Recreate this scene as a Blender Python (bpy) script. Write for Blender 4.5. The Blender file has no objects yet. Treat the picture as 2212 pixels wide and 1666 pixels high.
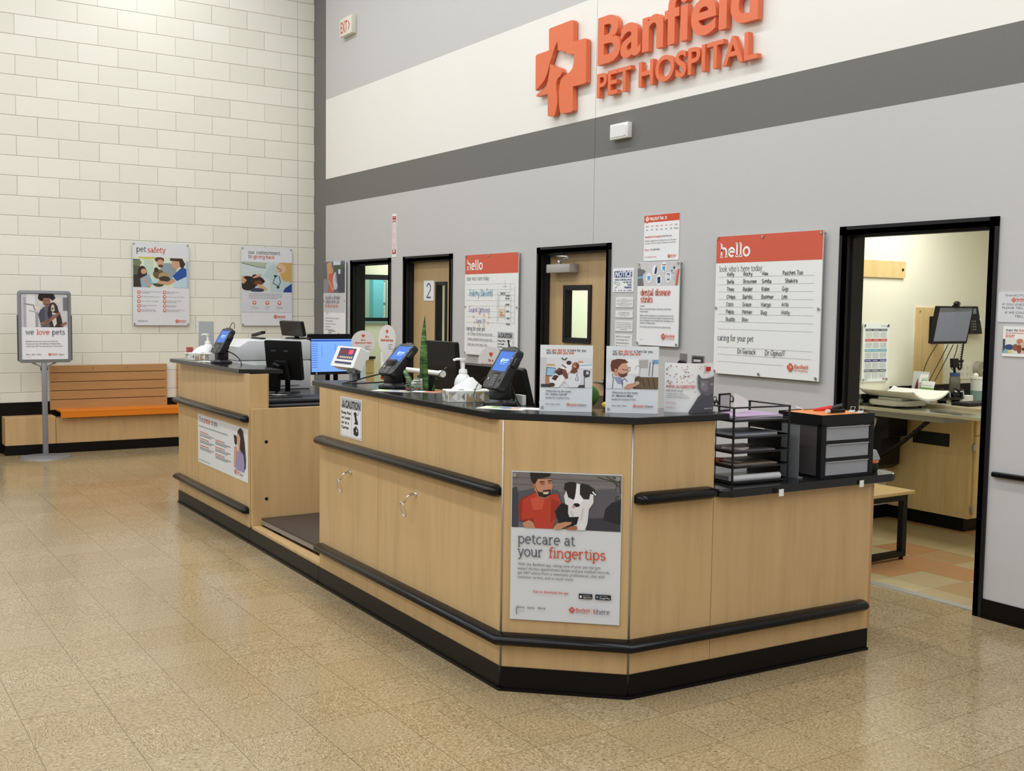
import bpy, bmesh, math, random
from mathutils import Vector, Matrix
SC = bpy.context.scene
COL = SC.collection

# ------------------------------------------------------------------ camera, world, lights, exposure
cam_data = bpy.data.cameras.new('camera')
cam_data.sensor_width = 36.0
cam_data.lens = 38.047
cam_data.clip_start = 0.05
cam = bpy.data.objects.new('camera', cam_data)
COL.objects.link(cam)
yaw, pitch, roll = math.radians(146.95329), math.radians(-4.14243), math.radians(0.77624)
fwd = Vector((math.cos(yaw)*math.cos(pitch), math.sin(yaw)*math.cos(pitch), math.sin(pitch)))
right = Vector((math.sin(yaw), -math.cos(yaw), 0.0))
up = right.cross(fwd)
r2 = right*math.cos(roll) + up*math.sin(roll)
u2 = -right*math.sin(roll) + up*math.cos(roll)
cam.matrix_world = Matrix(((r2.x, u2.x, -fwd.x, 12.20022), (r2.y, u2.y, -fwd.y, -5.09362), (r2.z, u2.z, -fwd.z, 1.58046), (0, 0, 0, 1)))
SC.camera = cam

world = bpy.data.worlds.new('store_ambient')
SC.world = world
world.use_nodes = True
wb = world.node_tree.nodes['Background']
wb.inputs[0].default_value = (0.93, 0.96, 0.98, 1)
wb.inputs[1].default_value = 0.42

def area_light(name, loc, sx, sy, power, color=(0.95, 0.98, 0.99), rot=(0, 0, 0)):
    d = bpy.data.lights.new(name, 'AREA')
    d.shape = 'RECTANGLE'; d.size = sx; d.size_y = sy; d.energy = power; d.color = color
    o = bpy.data.objects.new(name, d); COL.objects.link(o)
    o.location = loc; o.rotation_euler = rot
    return o
# rows of ceiling strip lights over the shop floor
area_light('ceiling_strip_light', (8.4, -1.9, 5.9), 16.0, 0.35, 290)
area_light('ceiling_strip_light', (8.6, -5.2, 5.9), 16.5, 0.35, 300)
area_light('ceiling_strip_light', (9.0, -8.6, 5.9), 16.5, 0.35, 290)
area_light('ceiling_strip_light', (11.0, -11.8, 5.9), 16.0, 0.35, 220)
# lamps of the two small rooms behind the wall
area_light('exam_room_light', (7.75, 1.75, 2.52), 1.2, 0.6, 27, (0.98, 1.0, 0.93))
area_light('small_room_light', (0.75, 1.3, 2.52), 0.9, 0.6, 22, (0.96, 1.0, 0.92))
area_light('corridor_light', (3.9, 2.5, 2.52), 2.4, 0.6, 60, (0.97, 1.0, 0.95))

vs = SC.view_settings
vs.view_transform = 'Standard'; vs.look = 'None'; vs.exposure = 0.0; vs.gamma = 1.0
try: vs.use_curve_mapping = False
except Exception: pass

# ------------------------------------------------------------------ materials
def lin(c):
    return tuple(((x/255.0)/12.92 if x/255.0 <= 0.04045 else ((x/255.0+0.055)/1.055)**2.4) for x in c)
MATS = {}
def mat(name, rgb, rough=0.5, spec=0.5, metal=0.0, var=0.04, scale=30.0, emit=None, estr=0.0, trans=0.0, coat=0.0, bump=0.0, alpha=1.0):
    """Procedural surface: a base colour (sRGB) broken up by a little noise."""
    if name in MATS: return MATS[name]
    m = bpy.data.materials.new(name); m.use_nodes = True
    nt = m.node_tree; b = nt.nodes['Principled BSDF']
    col = lin(rgb)
    b.inputs['Roughness'].default_value = rough
    b.inputs['Specular IOR Level'].default_value = spec
    b.inputs['Metallic'].default_value = metal
    if coat: b.inputs['Coat Weight'].default_value = coat; b.inputs['Coat Roughness'].default_value = 0.08
    if trans: b.inputs['Transmission Weight'].default_value = trans; b.inputs['IOR'].default_value = 1.05
    if alpha < 1: b.inputs['Alpha'].default_value = alpha
    geo = nt.nodes.new('ShaderNodeNewGeometry')
    nz = nt.nodes.new('ShaderNodeTexNoise'); nz.inputs['Scale'].default_value = scale; nz.inputs['Detail'].default_value = 2.0
    nt.links.new(geo.outputs['Position'], nz.inputs['Vector'])
    mx = nt.nodes.new('ShaderNodeMix'); mx.data_type = 'RGBA'
    mx.inputs['A'].default_value = tuple(max(0, c*(1-var)) for c in col)+(1,)
    mx.inputs['B'].default_value = tuple(min(1, c*(1+var)) for c in col)+(1,)
    nt.links.new(nz.outputs['Fac'], mx.inputs['Factor'])
    nt.links.new(mx.outputs['Result'], b.inputs['Base Color'])
    if emit:
        b.inputs['Emission Color'].default_value = lin(emit)+(1,); b.inputs['Emission Strength'].default_value = estr
    if bump:
        bp = nt.nodes.new('ShaderNodeBump'); bp.inputs['Strength'].default_value = bump; bp.inputs['Distance'].default_value = 0.002
        nt.links.new(nz.outputs['Fac'], bp.inputs['Height']); nt.links.new(bp.outputs['Normal'], b.inputs['Normal'])
    MATS[name] = m
    return m

class NT:
    """Tiny helper for wiring node trees."""
    def __init__(s, name):
        s.m = bpy.data.materials.new(name); s.m.use_nodes = True; s.t = s.m.node_tree
        s.b = s.t.nodes['Principled BSDF']; MATS[name] = s.m
        s.pos = s.t.nodes.new('ShaderNodeNewGeometry').outputs['Position']
        sp = s.t.nodes.new('ShaderNodeSeparateXYZ'); s.t.links.new(s.pos, sp.inputs[0]); s.x, s.y, s.z = sp.outputs
    def put(s, sock, v):
        if isinstance(v, (int, float)): sock.default_value = v
        elif isinstance(v, tuple): sock.default_value = v if len(v) != 3 or sock.type == 'VECTOR' else v+(1,)
        else: s.t.links.new(v, sock)
    def math(s, op, a, b=0.0, c=0.0):
        n = s.t.nodes.new('ShaderNodeMath'); n.operation = op
        s.put(n.inputs[0], a); s.put(n.inputs[1], b); s.put(n.inputs[2], c)
        return n.outputs[0]
    def vec(s, x, y, z):
        n = s.t.nodes.new('ShaderNodeCombineXYZ'); s.put(n.inputs[0], x); s.put(n.inputs[1], y); s.put(n.inputs[2], z); return n.outputs[0]
    def noise(s, v, scale, detail=2.0, rough=0.5):
        n = s.t.nodes.new('ShaderNodeTexNoise'); s.put(n.inputs['Vector'], v); n.inputs['Scale'].default_value = scale
        n.inputs['Detail'].default_value = detail; n.inputs['Roughness'].default_value = rough; return n.outputs['Fac']
    def rand(s, v):
        n = s.t.nodes.new('ShaderNodeTexWhiteNoise'); n.noise_dimensions = '3D'; s.put(n.inputs['Vector'], v); return n.outputs['Value']
    def ramp(s, f, stops):
        n = s.t.nodes.new('ShaderNodeValToRGB'); s.put(n.inputs[0], f); e = n.color_ramp.elements
        while len(e) < len(stops): e.new(0.5)
        for k, (p, c) in enumerate(stops): e[k].position = p; e[k].color = c+(1,)
        return n.outputs[0]
    def mix(s, f, a, b):
        n = s.t.nodes.new('ShaderNodeMix'); n.data_type = 'RGBA'; s.put(n.inputs['Factor'], f); s.put(n.inputs['A'], a); s.put(n.inputs['B'], b); return n.outputs['Result']
    def bump(s, h, strength, dist):
        n = s.t.nodes.new('ShaderNodeBump'); n.inputs['Strength'].default_value = strength; n.inputs['Distance'].default_value = dist
        s.put(n.inputs['Height'], h); s.t.links.new(n.outputs[0], s.b.inputs['Normal'])

def maple(name, base, horiz=False, dark=0.86, rough=0.38):
    n = NT(name)
    v = n.vec(n.math('MULTIPLY', n.x, 9.0 if not horiz else 1.2), n.math('MULTIPLY', n.y, 9.0 if not horiz else 1.2), n.math('MULTIPLY', n.z, 0.7 if not horiz else 12.0))
    g1 = n.noise(v, 2.2, 4.0, 0.62)
    v2 = n.vec(n.math('MULTIPLY', n.x, 60.0 if not horiz else 4.0), n.math('MULTIPLY', n.y, 60.0 if not horiz else 4.0), n.math('MULTIPLY', n.z, 5.0 if not horiz else 80.0))
    g2 = n.noise(v2, 2.0, 2.0)
    c = lin(base); d = tuple(x*dark for x in c); l = tuple(min(1, x*1.05) for x in c)
    a = n.ramp(g1, [(0.3, d), (0.52, c), (0.7, l)])
    k = n.math('MULTIPLY', g2, 0.35)
    n.put(n.b.inputs['Base Color'], n.mix(k, a, tuple(x*0.86 for x in c)))
    n.b.inputs['Roughness'].default_value = rough; n.b.inputs['Specular IOR Level'].default_value = 0.35
    return n.m
MAPLE = maple('maple_laminate', (205, 171, 122))
MAPLE2 = maple('maple_laminate_warm', (190, 146, 98))
SLATWOOD = maple('bench_slat_wood', (188, 142, 92), True, 0.9)
PALEWOOD = maple('pale_maple', (226, 196, 140))
PALEWOODH = maple('pale_maple_slats', (216, 186, 132), True)
DOORWOOD = maple('door_veneer', (196, 166, 122))

def floor_mat():
    n = NT('vinyl_composition_tile'); T = 0.3048
    gx = n.math('DIVIDE', n.math('SUBTRACT', n.x, 7.5543), T); gy = n.math('DIVIDE', n.math('SUBTRACT', n.y, -4.462), T)
    ix, iy = n.math('FLOOR', gx), n.math('FLOOR', gy)
    fx, fy = n.math('FRACT', gx), n.math('FRACT', gy)
    fx = n.math('ABSOLUTE', fx); fy = n.math('ABSOLUTE', fy)
    ch = n.math('GREATER_THAN', n.math('FRACT', n.math('MULTIPLY', n.math('ADD', ix, iy), 0.5)), 0.25)
    rnd = n.rand(n.vec(ix, iy, 3.0))
    off = n.math('MULTIPLY', rnd, 40.0)
    va = n.vec(n.math('MULTIPLY', n.x, 75.0), n.math('MULTIPLY', n.y, 240.0), off)
    vb = n.vec(n.math('MULTIPLY', n.x, 240.0), n.math('MULTIPLY', n.y, 75.0), off)
    na, nb = n.noise(va, 1.0, 3.0, 0.6), n.noise(vb, 1.0, 3.0, 0.6)
    fleck = n.math('ADD', n.math('MULTIPLY', na, ch), n.math('MULTIPLY', nb, n.math('SUBTRACT', 1.0, ch)))
    c = n.ramp(fleck, [(0.30, lin((100, 82, 54))), (0.43, lin((152, 134, 102))), (0.56, lin((172, 155, 124))), (0.70, lin((206, 190, 160)))])
    tint = n.mix(rnd, lin((246, 238, 226)), lin((255, 252, 246)))
    mm = n.t.nodes.new('ShaderNodeMix'); mm.data_type = 'RGBA'; mm.blend_type = 'MULTIPLY'; mm.inputs['Factor'].default_value = 1.0
    n.put(mm.inputs['A'], c); n.put(mm.inputs['B'], tint)
    c = mm.outputs['Result']
    w = 0.0045
    ex = n.math('MINIMUM', fx, n.math('SUBTRACT', 1.0, fx)); ey = n.math('MINIMUM', fy, n.math('SUBTRACT', 1.0, fy))
    seam = n.math('LESS_THAN', n.math('MINIMUM', ex, ey), w)
    c = n.mix(n.math('MULTIPLY', seam, 0.75), c, lin((88, 72, 50)))
    scuff = n.noise(n.pos, 1.3, 3.0)
    c = n.mix(n.math('MULTIPLY', n.math('GREATER_THAN', scuff, 0.7), 0.08), c, lin((110, 96, 74)))
    n.put(n.b.inputs['Base Color'], c)
    n.put(n.b.inputs['Roughness'], n.math('ADD', 0.11, n.math('MULTIPLY', n.noise(n.pos, 2.0), 0.10)))
    n.b.inputs['Specular IOR Level'].default_value = 0.45
    n.bump(n.noise(n.pos, 6.0, 2.0), 0.12, 0.004)
    return n.m
FLOOR = floor_mat()

def exam_floor_mat():
    n = NT('slate_look_tile'); T = 0.3048
    gx = n.math('DIVIDE', n.math('SUBTRACT', n.x, 8.095), T); gy = n.math('DIVIDE', n.math('SUBTRACT', n.y, 0.29), T)
    ix, iy = n.math('FLOOR', gx), n.math('FLOOR', gy)
    fx, fy = n.math('FRACT', gx), n.math('FRACT', gy)
    rnd = n.rand(n.vec(ix, iy, 7.0))
    base = n.ramp(rnd, [(0.0, lin((180, 160, 118))), (0.55, lin((196, 178, 138))), (0.74, lin((172, 146, 104))), (0.84, lin((184, 126, 78)))])
    cl = n.noise(n.pos, 7.0, 4.0, 0.6)
    c = n.mix(n.math('MULTIPLY', cl, 0.55), base, lin((150, 132, 98)))
    ex = n.math('MINIMUM', fx, n.math('SUBTRACT', 1.0, fx)); ey = n.math('MINIMUM', fy, n.math('SUBTRACT', 1.0, fy))
    seam = n.math('LESS_THAN', n.math('MINIMUM', ex, ey), 0.007)
    c = n.mix(n.math('MULTIPLY', seam, 0.6), c, lin((104, 88, 62)))
    n.put(n.b.inputs['Base Color'], c); n.b.inputs['Roughness'].default_value = 0.4
    return n.m
EXFLOOR = exam_floor_mat()

def block_mat():
    """Painted concrete block: 8 in courses, running bond, a straight control joint near the corner."""
    n = NT('painted_block'); H, L = 0.2032, 0.4064
    gz = n.math('DIVIDE', n.math('SUBTRACT', n.z, 0.0125), H); iz = n.math('FLOOR', gz); fz = n.math('FRACT', gz)
    odd = n.math('MULTIPLY', n.math('GREATER_THAN', n.math('FRACT', n.math('MULTIPLY', iz, 0.5)), 0.25), 0.5)
    gy = n.math('ADD', n.math('DIVIDE', n.math('ADD', n.y, 0.2032), L), odd); iy = n.math('FLOOR', gy); fy = n.math('FRACT', gy)
    dz = n.math('MULTIPLY', n.math('MINIMUM', fz, n.math('SUBTRACT', 1.0, fz)), H)
    dy = n.math('MULTIPLY', n.math('MINIMUM', fy, n.math('SUBTRACT', 1.0, fy)), L)
    dc = n.math('ABSOLUTE', n.math('ADD', n.y, 0.2032))
    rb = n.rand(n.vec(iy, iz, 1.0))
    soft = n.math('ADD', dy, n.math('MULTIPLY', rb, 0.0035))         # some head joints are almost filled
    d = n.math('MINIMUM', n.math('MINIMUM', dz, soft), dc)
    g = n.math('MULTIPLY', n.math('MINIMUM', d, 0.006), 166.0)
    pores = n.noise(n.pos, 55.0, 3.0)
    h = n.math('ADD', g, n.math('MULTIPLY', pores, 0.10))
    h = n.math('ADD', h, n.math('MULTIPLY', rb, 0.12))
    a = n.mix(rb, lin((232, 228, 214)), lin((240, 236, 223)))
    line = n.math('SUBTRACT', 1.0, n.math('MINIMUM', n.math('MULTIPLY', d, 400.0), 1.0))
    a = n.mix(n.math('MULTIPLY', line, 0.35), a, lin((196, 190, 172)))
    n.put(n.b.inputs['Base Color'], a); n.b.inputs['Roughness'].default_value = 0.42
    n.bump(h, 0.9, 0.006)
    return n.m
BLOCK = block_mat()

def paint(name, c, rough=0.5):
    n = NT(name); l = lin(c)
    f = n.noise(n.pos, 0.8, 3.0)
    n.put(n.b.inputs['Base Color'], n.mix(f, tuple(x*0.97 for x in l), tuple(min(1, x*1.03) for x in l)))
    n.b.inputs['Roughness'].default_value = rough
    n.bump(n.noise(n.pos, 90.0, 2.0), 0.25, 0.0015)
    return n.m
P_GREY = paint('light_grey_paint', (197, 195, 194))
P_DARK = paint('dark_grey_paint', (108, 107, 103))
P_WHITE = paint('warm_white_paint', (236, 233, 226))
P_CREAM = paint('cream_paint', (238, 235, 219))
P_GREEN = paint('pale_green_paint', (230, 234, 214))
BLACKBASE = mat('black_vinyl_base', (13, 11, 10), 0.35, 0.2)
FRAMEBLK = mat('black_door_frame_paint', (26, 26, 28), 0.4, 0.3)
BLACKTOP = mat('black_laminate', (26, 26, 27), 0.18, 0.4, scale=120, var=0.15)
BLACK = mat('black_plastic', (14, 14, 16), 0.4, 0.3)
DARKPL = mat('dark_grey_plastic', (58, 58, 60), 0.42)
RUBBER = mat('black_rubber_rail', (15, 14, 14), 0.24, 0.25)
STEEL = mat('brushed_steel', (190, 190, 186), 0.3, metal=1.0)
CHROME = mat('chrome', (220, 220, 220), 0.15, metal=1.0)
ALU = mat('grey_aluminium', (138, 140, 143), 0.42, metal=0.35)
WHITE = mat('white_plastic', (236, 235, 230), 0.35)
LGREY = mat('light_grey_plastic', (206, 207, 205), 0.4)
PAPER = mat('white_paper', (242, 242, 242), 0.6)
# ------------------------------------------------------------------ builders
WM = {}                                              # world matrix of each thing's root
def root_matrix(o):
    while o.parent: o = o.parent
    return WM.get(o.name, Matrix.Identity(4))
I4 = Matrix.Identity(4)
def TR(x, y, z, rz=0.0, rx=0.0, ry=0.0):
    return Matrix.Translation((x, y, z)) @ Matrix.Rotation(rz, 4, 'Z') @ Matrix.Rotation(rx, 4, 'X') @ Matrix.Rotation(ry, 4, 'Y')

class MB:
    """Collects shapes (world space, or through a frame M) and links them as one mesh object."""
    def __init__(s, m=None, M=None):
        s.bm = bmesh.new(); s.mats = []; s.M = M or I4; s.dm = m
    def mi(s, m):
        m = m or s.dm
        if m not in s.mats: s.mats.append(m)
        return s.mats.index(m)
    def v(s, p): return s.bm.verts.new(s.M @ Vector(p))
    def face(s, pts, m=None):
        try: f = s.bm.faces.new([s.v(p) for p in pts])
        except ValueError: return None
        f.material_index = s.mi(m); return f
    def box(s, x0, x1, y0, y1, z0, z1, m=None, bev=0.0, seg=2):
        c = [(x0, y0, z0), (x1, y0, z0), (x1, y1, z0), (x0, y1, z0), (x0, y0, z1), (x1, y0, z1), (x1, y1, z1), (x0, y1, z1)]
        vs_ = [s.v(p) for p in c]; k = s.mi(m); fs = []
        for q in ((3, 2, 1, 0), (4, 5, 6, 7), (0, 1, 5, 4), (1, 2, 6, 5), (2, 3, 7, 6), (3, 0, 4, 7)):
            f = s.bm.faces.new([vs_[i] for i in q]); f.material_index = k; fs.append(f)
        if bev:
            es = list({e for f in fs for e in f.edges})
            r = bmesh.ops.bevel(s.bm, geom=es, offset=bev, segments=seg, affect='EDGES', profile=0.5)
            for f in r['faces']: f.material_index = k
        return s
    def prism(s, poly, z0, z1, m=None, bev=0.0, seg=2, axis='z'):
        """Extrude a 2-D polygon; axis says which coordinate is the extrusion (x: (y,z), y: (x,z), z: (x,y))."""
        def P(p, h): return (p[0], p[1], h) if axis == 'z' else ((p[0], h, p[1]) if axis == 'y' else (h, p[0], p[1]))
        k = s.mi(m); a = [s.v(P(p, z0)) for p in poly]; b = [s.v(P(p, z1)) for p in poly]; n = len(poly); fs = []
        fs.append(s.bm.faces.new(list(reversed(a)))); fs.append(s.bm.faces.new(b))
        for i in range(n): fs.append(s.bm.faces.new([a[i], a[(i+1) % n], b[(i+1) % n], b[i]]))
        for f in fs: f.material_index = k
        if bev:
            es = list({e for f in fs[:2] for e in f.edges})
            r = bmesh.ops.bevel(s.bm, geom=es, offset=bev, segments=seg, affect='EDGES', profile=0.5)
            for f in r['faces']: f.material_index = k
        return s
    def ring(s, c, ax, r, n, ry=None):
        ax = Vector(ax).normalized(); t = Vector((0, 0, 1)) if abs(ax.z) < 0.9 else Vector((1, 0, 0))
        u = ax.cross(t).normalized(); w = ax.cross(u)
        return [s.v(Vector(c) + u*r*math.cos(2*math.pi*i/n) + w*(ry or r)*math.sin(2*math.pi*i/n)) for i in range(n)]
    def loft(s, rings, m=None, cap=True):
        k = s.mi(m); n = len(rings[0])
        for a, b in zip(rings, rings[1:]):
            for i in range(n):
                f = s.bm.faces.new([a[i], a[(i+1) % n], b[(i+1) % n], b[i]]); f.material_index = k; f.smooth = True
        if cap:
            for r in (rings[0], rings[-1]):
                f = s.bm.faces.new(r); f.material_index = k
        return s
    def cyl(s, p0, p1, r0, r1=None, m=None, n=16, cap=True):
        p0, p1 = Vector(p0), Vector(p1); d = p1-p0
        return s.loft([s.ring(p0, d, r0, n), s.ring(p1, d, r0 if r1 is None else r1, n)], m, cap)
    def tube(s, pts, r, m=None, n=8, cap=True):
        """Round bar along a path, with mitred bends."""
        P = [Vector(p) for p in pts]; rings = []; u = None
        for i, p in enumerate(P):
            d = (P[min(i+1, len(P)-1)]-P[max(i-1, 0)]).normalized()
            if u is None:
                t = Vector((0, 0, 1)) if abs(d.z) < 0.9 else Vector((1, 0, 0)); u = d.cross(t).normalized()
            else:
                u = (u-d*u.dot(d)).normalized()
            w = d.cross(u); st = 1.0
            if 0 < i < len(P)-1:
                a, b = (P[i]-P[i-1]).normalized(), (P[i+1]-P[i]).normalized(); st = 1.0/max(0.5, math.sqrt(max(0.02, (1+a.dot(b))/2)))
            rr = r[i] if isinstance(r, (list, tuple)) else r
            rings.append([s.v(p + (u*math.cos(2*math.pi*j/n)+w*math.sin(2*math.pi*j/n))*rr*(st if n <= 4 else 1.0)) for j in range(n)])
        return s.loft(rings, m, cap)
    def lathe(s, c, prof, m=None, n=24, sx=1.0, sy=1.0):
        """Profile of (radius, height) turned about a vertical axis through c."""
        rings = []
        for r, h in prof:
            rings.append([s.v((c[0]+sx*r*math.cos(2*math.pi*i/n), c[1]+sy*r*math.sin(2*math.pi*i/n), c[2]+h)) for i in range(n)])
        return s.loft(rings, m)
    def ball(s, c, rx, ry=None, rz=None, m=None, n=14, k=8):
        ry = ry or rx; rz = rz or rx; rings = []
        for j in range(k+1):
            t = math.pi*j/k; rr = max(math.sin(t), 0.02); h = -math.cos(t)
            rings.append([s.v((c[0]+rx*rr*math.cos(2*math.pi*i/n), c[1]+ry*rr*math.sin(2*math.pi*i/n), c[2]+rz*h)) for i in range(n)])
        return s.loft(rings, m)
    def build(s, name, parent=None, smooth=None):
        bm = s.bm
        bmesh.ops.recalc_face_normals(bm, faces=bm.faces)
        me = bpy.data.meshes.new(name)
        if parent is not None:
            bmesh.ops.transform(bm, matrix=root_matrix(parent).inverted(), verts=bm.verts)
        else:
            co = [v_.co for v_ in bm.verts]
            o_ = Vector(((min(c.x for c in co)+max(c.x for c in co))/2, (min(c.y for c in co)+max(c.y for c in co))/2, min(c.z for c in co)))
            bmesh.ops.translate(bm, vec=-o_, verts=bm.verts)
        bm.to_mesh(me); bm.free()
        for m in s.mats: me.materials.append(m)
        if smooth:
            me.shade_smooth(); me.set_sharp_from_angle(angle=math.radians(smooth))
        o = bpy.data.objects.new(name, me); COL.objects.link(o)
        if parent is not None: o.parent = parent
        else:
            o.location = o_; WM[o.name] = Matrix.Translation(o_)
        return o

def thing(name, label, cat, loc=(0, 0, 0), rz=0.0, group=None):
    """An Empty at the thing's base that parents its parts."""
    o = bpy.data.objects.new(name, None); COL.objects.link(o); o.empty_display_size = 0.05
    o.location = loc; o.rotation_euler = (0, 0, rz); WM[o.name] = TR(loc[0], loc[1], loc[2], rz)
    o['label'] = label; o['category'] = cat
    if group: o['group'] = group
    return o
def tag(o, label, cat, group=None):
    o['label'] = label; o['category'] = cat
    if group: o['group'] = group
    return o
def struct(o):
    o['kind'] = 'structure'; return o
def dup(root, M, label=None, group=None):
    """A copy of a thing with copies of its parts and sub-parts."""
    def cp(o, parent):
        c = o.copy(); COL.objects.link(c)
        if parent: c.parent = parent
        for ch in [q for q in o.children]: cp(ch, c)
        return c
    r = cp(root, None); r.matrix_world = M; r.location = M.translation; r.rotation_euler = M.to_euler(); WM[r.name] = M.copy()
    if label: r['label'] = label
    if group: r['group'] = group
    return r
def arc(cx, cy, r, a0, a1, n=8, ry=None):
    return [(cx+r*math.cos(math.radians(a0+(a1-a0)*i/n)), cy+(ry or r)*math.sin(math.radians(a0+(a1-a0)*i/n))) for i in range(n+1)]
def rrect(x0, x1, y0, y1, r, n=5):
    return arc(x1-r, y0+r, r, -90, 0, n)+arc(x1-r, y1-r, r, 0, 90, n)+arc(x0+r, y1-r, r, 90, 180, n)+arc(x0+r, y0+r, r, 180, 270, n)
def bez(p0, p1, p2, p3, n=10):
    p0, p1, p2, p3 = map(Vector, (p0, p1, p2, p3)); out = []
    for i in range(n+1):
        t = i/n; out.append(p0*(1-t)**3+p1*3*t*(1-t)**2+p2*3*t*t*(1-t)+p3*t**3)
    return out

# ------------------------------------------------------------------ the shell of the room
b = MB(FLOOR); b.box(-0.2, 17.0, -13.0, 0.09, -0.12, 0.0); struct(b.build('floor'))
b = MB(BLOCK); b.box(-0.2, 0.0, -13.0, 0.0, 0.0, 6.2); wl = struct(b.build('wall_left'))
# grey partition wall with four openings, painted in bands
DOORS = [(1.045, 2.041), (2.323, 3.325), (4.736, 5.722), (7.885, 8.897)]
DH = 2.075; WT = 0.14; FW = 0.05
def wall_grid():
    b = MB(P_GREY)
    xs = sorted({-0.2, 0.345, 5.489, 5.4915, 17.0} | {x+(0.02 if i == 0 else -0.02) for d in DOORS for i, x in enumerate(d)})
    zs = [0.0, DH-0.02, 2.727, 3.033, 3.939, 6.2]
    seam = mat('panel_joint', (150, 148, 144), 0.8)
    for x0, x1 in zip(xs, xs[1:]):
        for z0, z1 in zip(zs, zs[1:]):
            xm, zm = (x0+x1)/2, (z0+z1)/2
            if zm < DH and any(d[0] < xm < d[1] for d in DOORS): continue
            m = P_GREY if (zm < 2.727 or zm > 3.939) else (P_DARK if zm < 3.033 else P_WHITE)
            if xm < 0.345: m = P_DARK
            if x1-x0 < 0.005 and zm > DH:
                b.box(x0, x1, 0.003, WT, z0, z1, seam); continue
            b.face([(x0, 0, z0), (x1, 0, z0), (x1, 0, z1), (x0, 0, z1)], m)
            b.face([(x0, WT, z0), (x0, WT, z1), (x1, WT, z1), (x1, WT, z0)], P_CREAM)
            if z0 == 0.0: pass
    for d in DOORS:                                   # reveals behind the frames
        x0, x1 = d[0]+0.02, d[1]-0.02
        b.face([(x0, 0, 0), (x0, WT, 0), (x0, WT, DH-0.02), (x0, 0, DH-0.02)], P_CREAM)
        b.face([(x1, 0, 0), (x1, 0, DH-0.02), (x1, WT, DH-0.02), (x1, WT, 0)], P_CREAM)
        b.face([(x0, 0, DH-0.02), (x0, WT, DH-0.02), (x1, WT, DH-0.02), (x1, 0, DH-0.02)], P_CREAM)
    for z in (6.2,): b.face([(-0.2, 0, z), (17, 0, z), (17, WT, z), (-0.2, WT, z)], P_GREY)
    return struct(b.build('wall_back'))
wall_grid()
# rooms behind the partition: inner walls, floors and ceilings
def room(x0, x1, y1, h, floor_m, wall_m, tagname, left=True):
    b = MB(floor_m); b.box(x0-0.1, x1+0.1, 0.09, y1+0.1, -0.12, 0.0); struct(b.build('floor'))
    b = MB(wall_m); b.box(x0-0.1, x0, WT, y1, 0, h); struct(b.build('wall_left'))
    b = MB(wall_m); b.box(x1, x1+0.1, WT, y1, 0, h); struct(b.build('wall_right'))
    b = MB(wall_m); b.box(x0-0.1, x1+0.1, y1, y1+0.1, 0, h); struct(b.build('wall_back'))
    b = MB(mat('ceiling_tile', (236, 236, 230), 0.8)); b.box(x0-0.1, x1+0.1, WT, y1+0.1, h, h+0.08); struct(b.build('ceiling'))
room(6.83, 9.5, 3.6, 2.6, EXFLOOR, P_CREAM, 'exam')

def door_frame(n, x0, x1, depth=WT):
    """Black steel frame: two-inch face, stepped return with a stop."""
    b = MB(FRAMEBLK); z1 = DH
    for xa, xb, s in ((x0, x0+FW, 1), (x1-FW, x1, -1)):
        b.box(xa, xb, -0.012, 0.0, 0, z1)
        xi = xb if s > 0 else xa
        b.box(min(xi-s*0.03, xi), max(xi-s*0.03, xi), -0.012, depth+0.012, 0, z1-FW)
        b.box(min(xi, xi+s*0.014), max(xi, xi+s*0.014), 0.035, 0.075, 0, z1-FW-0.012)
    b.box(x0, x1, -0.012, 0.0, z1-FW, z1)
    b.box(x0+FW-0.03, x1-FW+0.03, -0.012, depth+0.012, z1-FW, z1-FW+0.03)
    b.box(x0+FW, x1-FW, 0.035, 0.075, z1-FW-0.014, z1-FW)
    f = b.build('door_%d' % n); struct(f); return f
dfr = [door_frame(i+1, *d) for i, d in enumerate(DOORS)]

# door 2: closed maple leaf with a narrow window, seen through the frame
y0 = 0.088
b = MB(DOORWOOD); x0, x1 = 2.323+FW+0.003, 3.325-FW-0.003
wx0, wx1, wz0, wz1 = 2.878, 3.042, 1.20, 1.79
b.box(x0, wx0, y0, y0+0.045, 0.006, DH-FW-0.003); b.box(wx1, x1, y0, y0+0.045, 0.006, DH-FW-0.003)
b.box(wx0, wx1, y0, y0+0.045, 0.006, wz0); b.box(wx0, wx1, y0, y0+0.045, wz1, DH-FW-0.003)
leaf = b.build('door_leaf', dfr[1])
def window_kit(parent, wx0, wx1, wz0, wz1, y, glass, t=0.028):
    b = MB(FRAMEBLK)
    b.box(wx0-t, wx1+t, y-0.014, y, wz1, wz1+t); b.box(wx0-t, wx1+t, y-0.014, y, wz0-t, wz0)
    b.box(wx0-t, wx0, y-0.014, y, wz0, wz1); b.box(wx1, wx1+t, y-0.014, y, wz0, wz1)
    for a in ((wx0-0.001, wx0+0.008, wz0, wz1), (wx1-0.008, wx1+0.001, wz0, wz1)): b.box(a[0], a[1], y-0.01, y+0.05, a[2], a[3])
    b.box(wx0, wx1, y-0.01, y+0.05, wz0-0.001, wz0+0.008); b.box(wx0, wx1, y-0.01, y+0.05, wz1-0.008, wz1+0.001)
    b.build('window_frame', parent)
    g = MB(glass); g.box(wx0, wx1, y+0.028, y+0.034, wz0, wz1); g.build('window_pane', parent)
GLASS = mat('clear_glass', (240, 248, 244), 0.02, 0.5, var=0.0, trans=1.0)
window_kit(leaf, wx0, wx1, wz0, wz1, y0, GLASS)
b = MB(STEEL); b.cyl((3.215, y0, 1.0), (3.215, y0-0.05, 1.0), 0.026, n=18); b.box(3.12, 3.225, y0-0.06, y0-0.045, 0.99, 1.012, bev=0.004); b.build('door_handle', leaf, 40)
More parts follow.
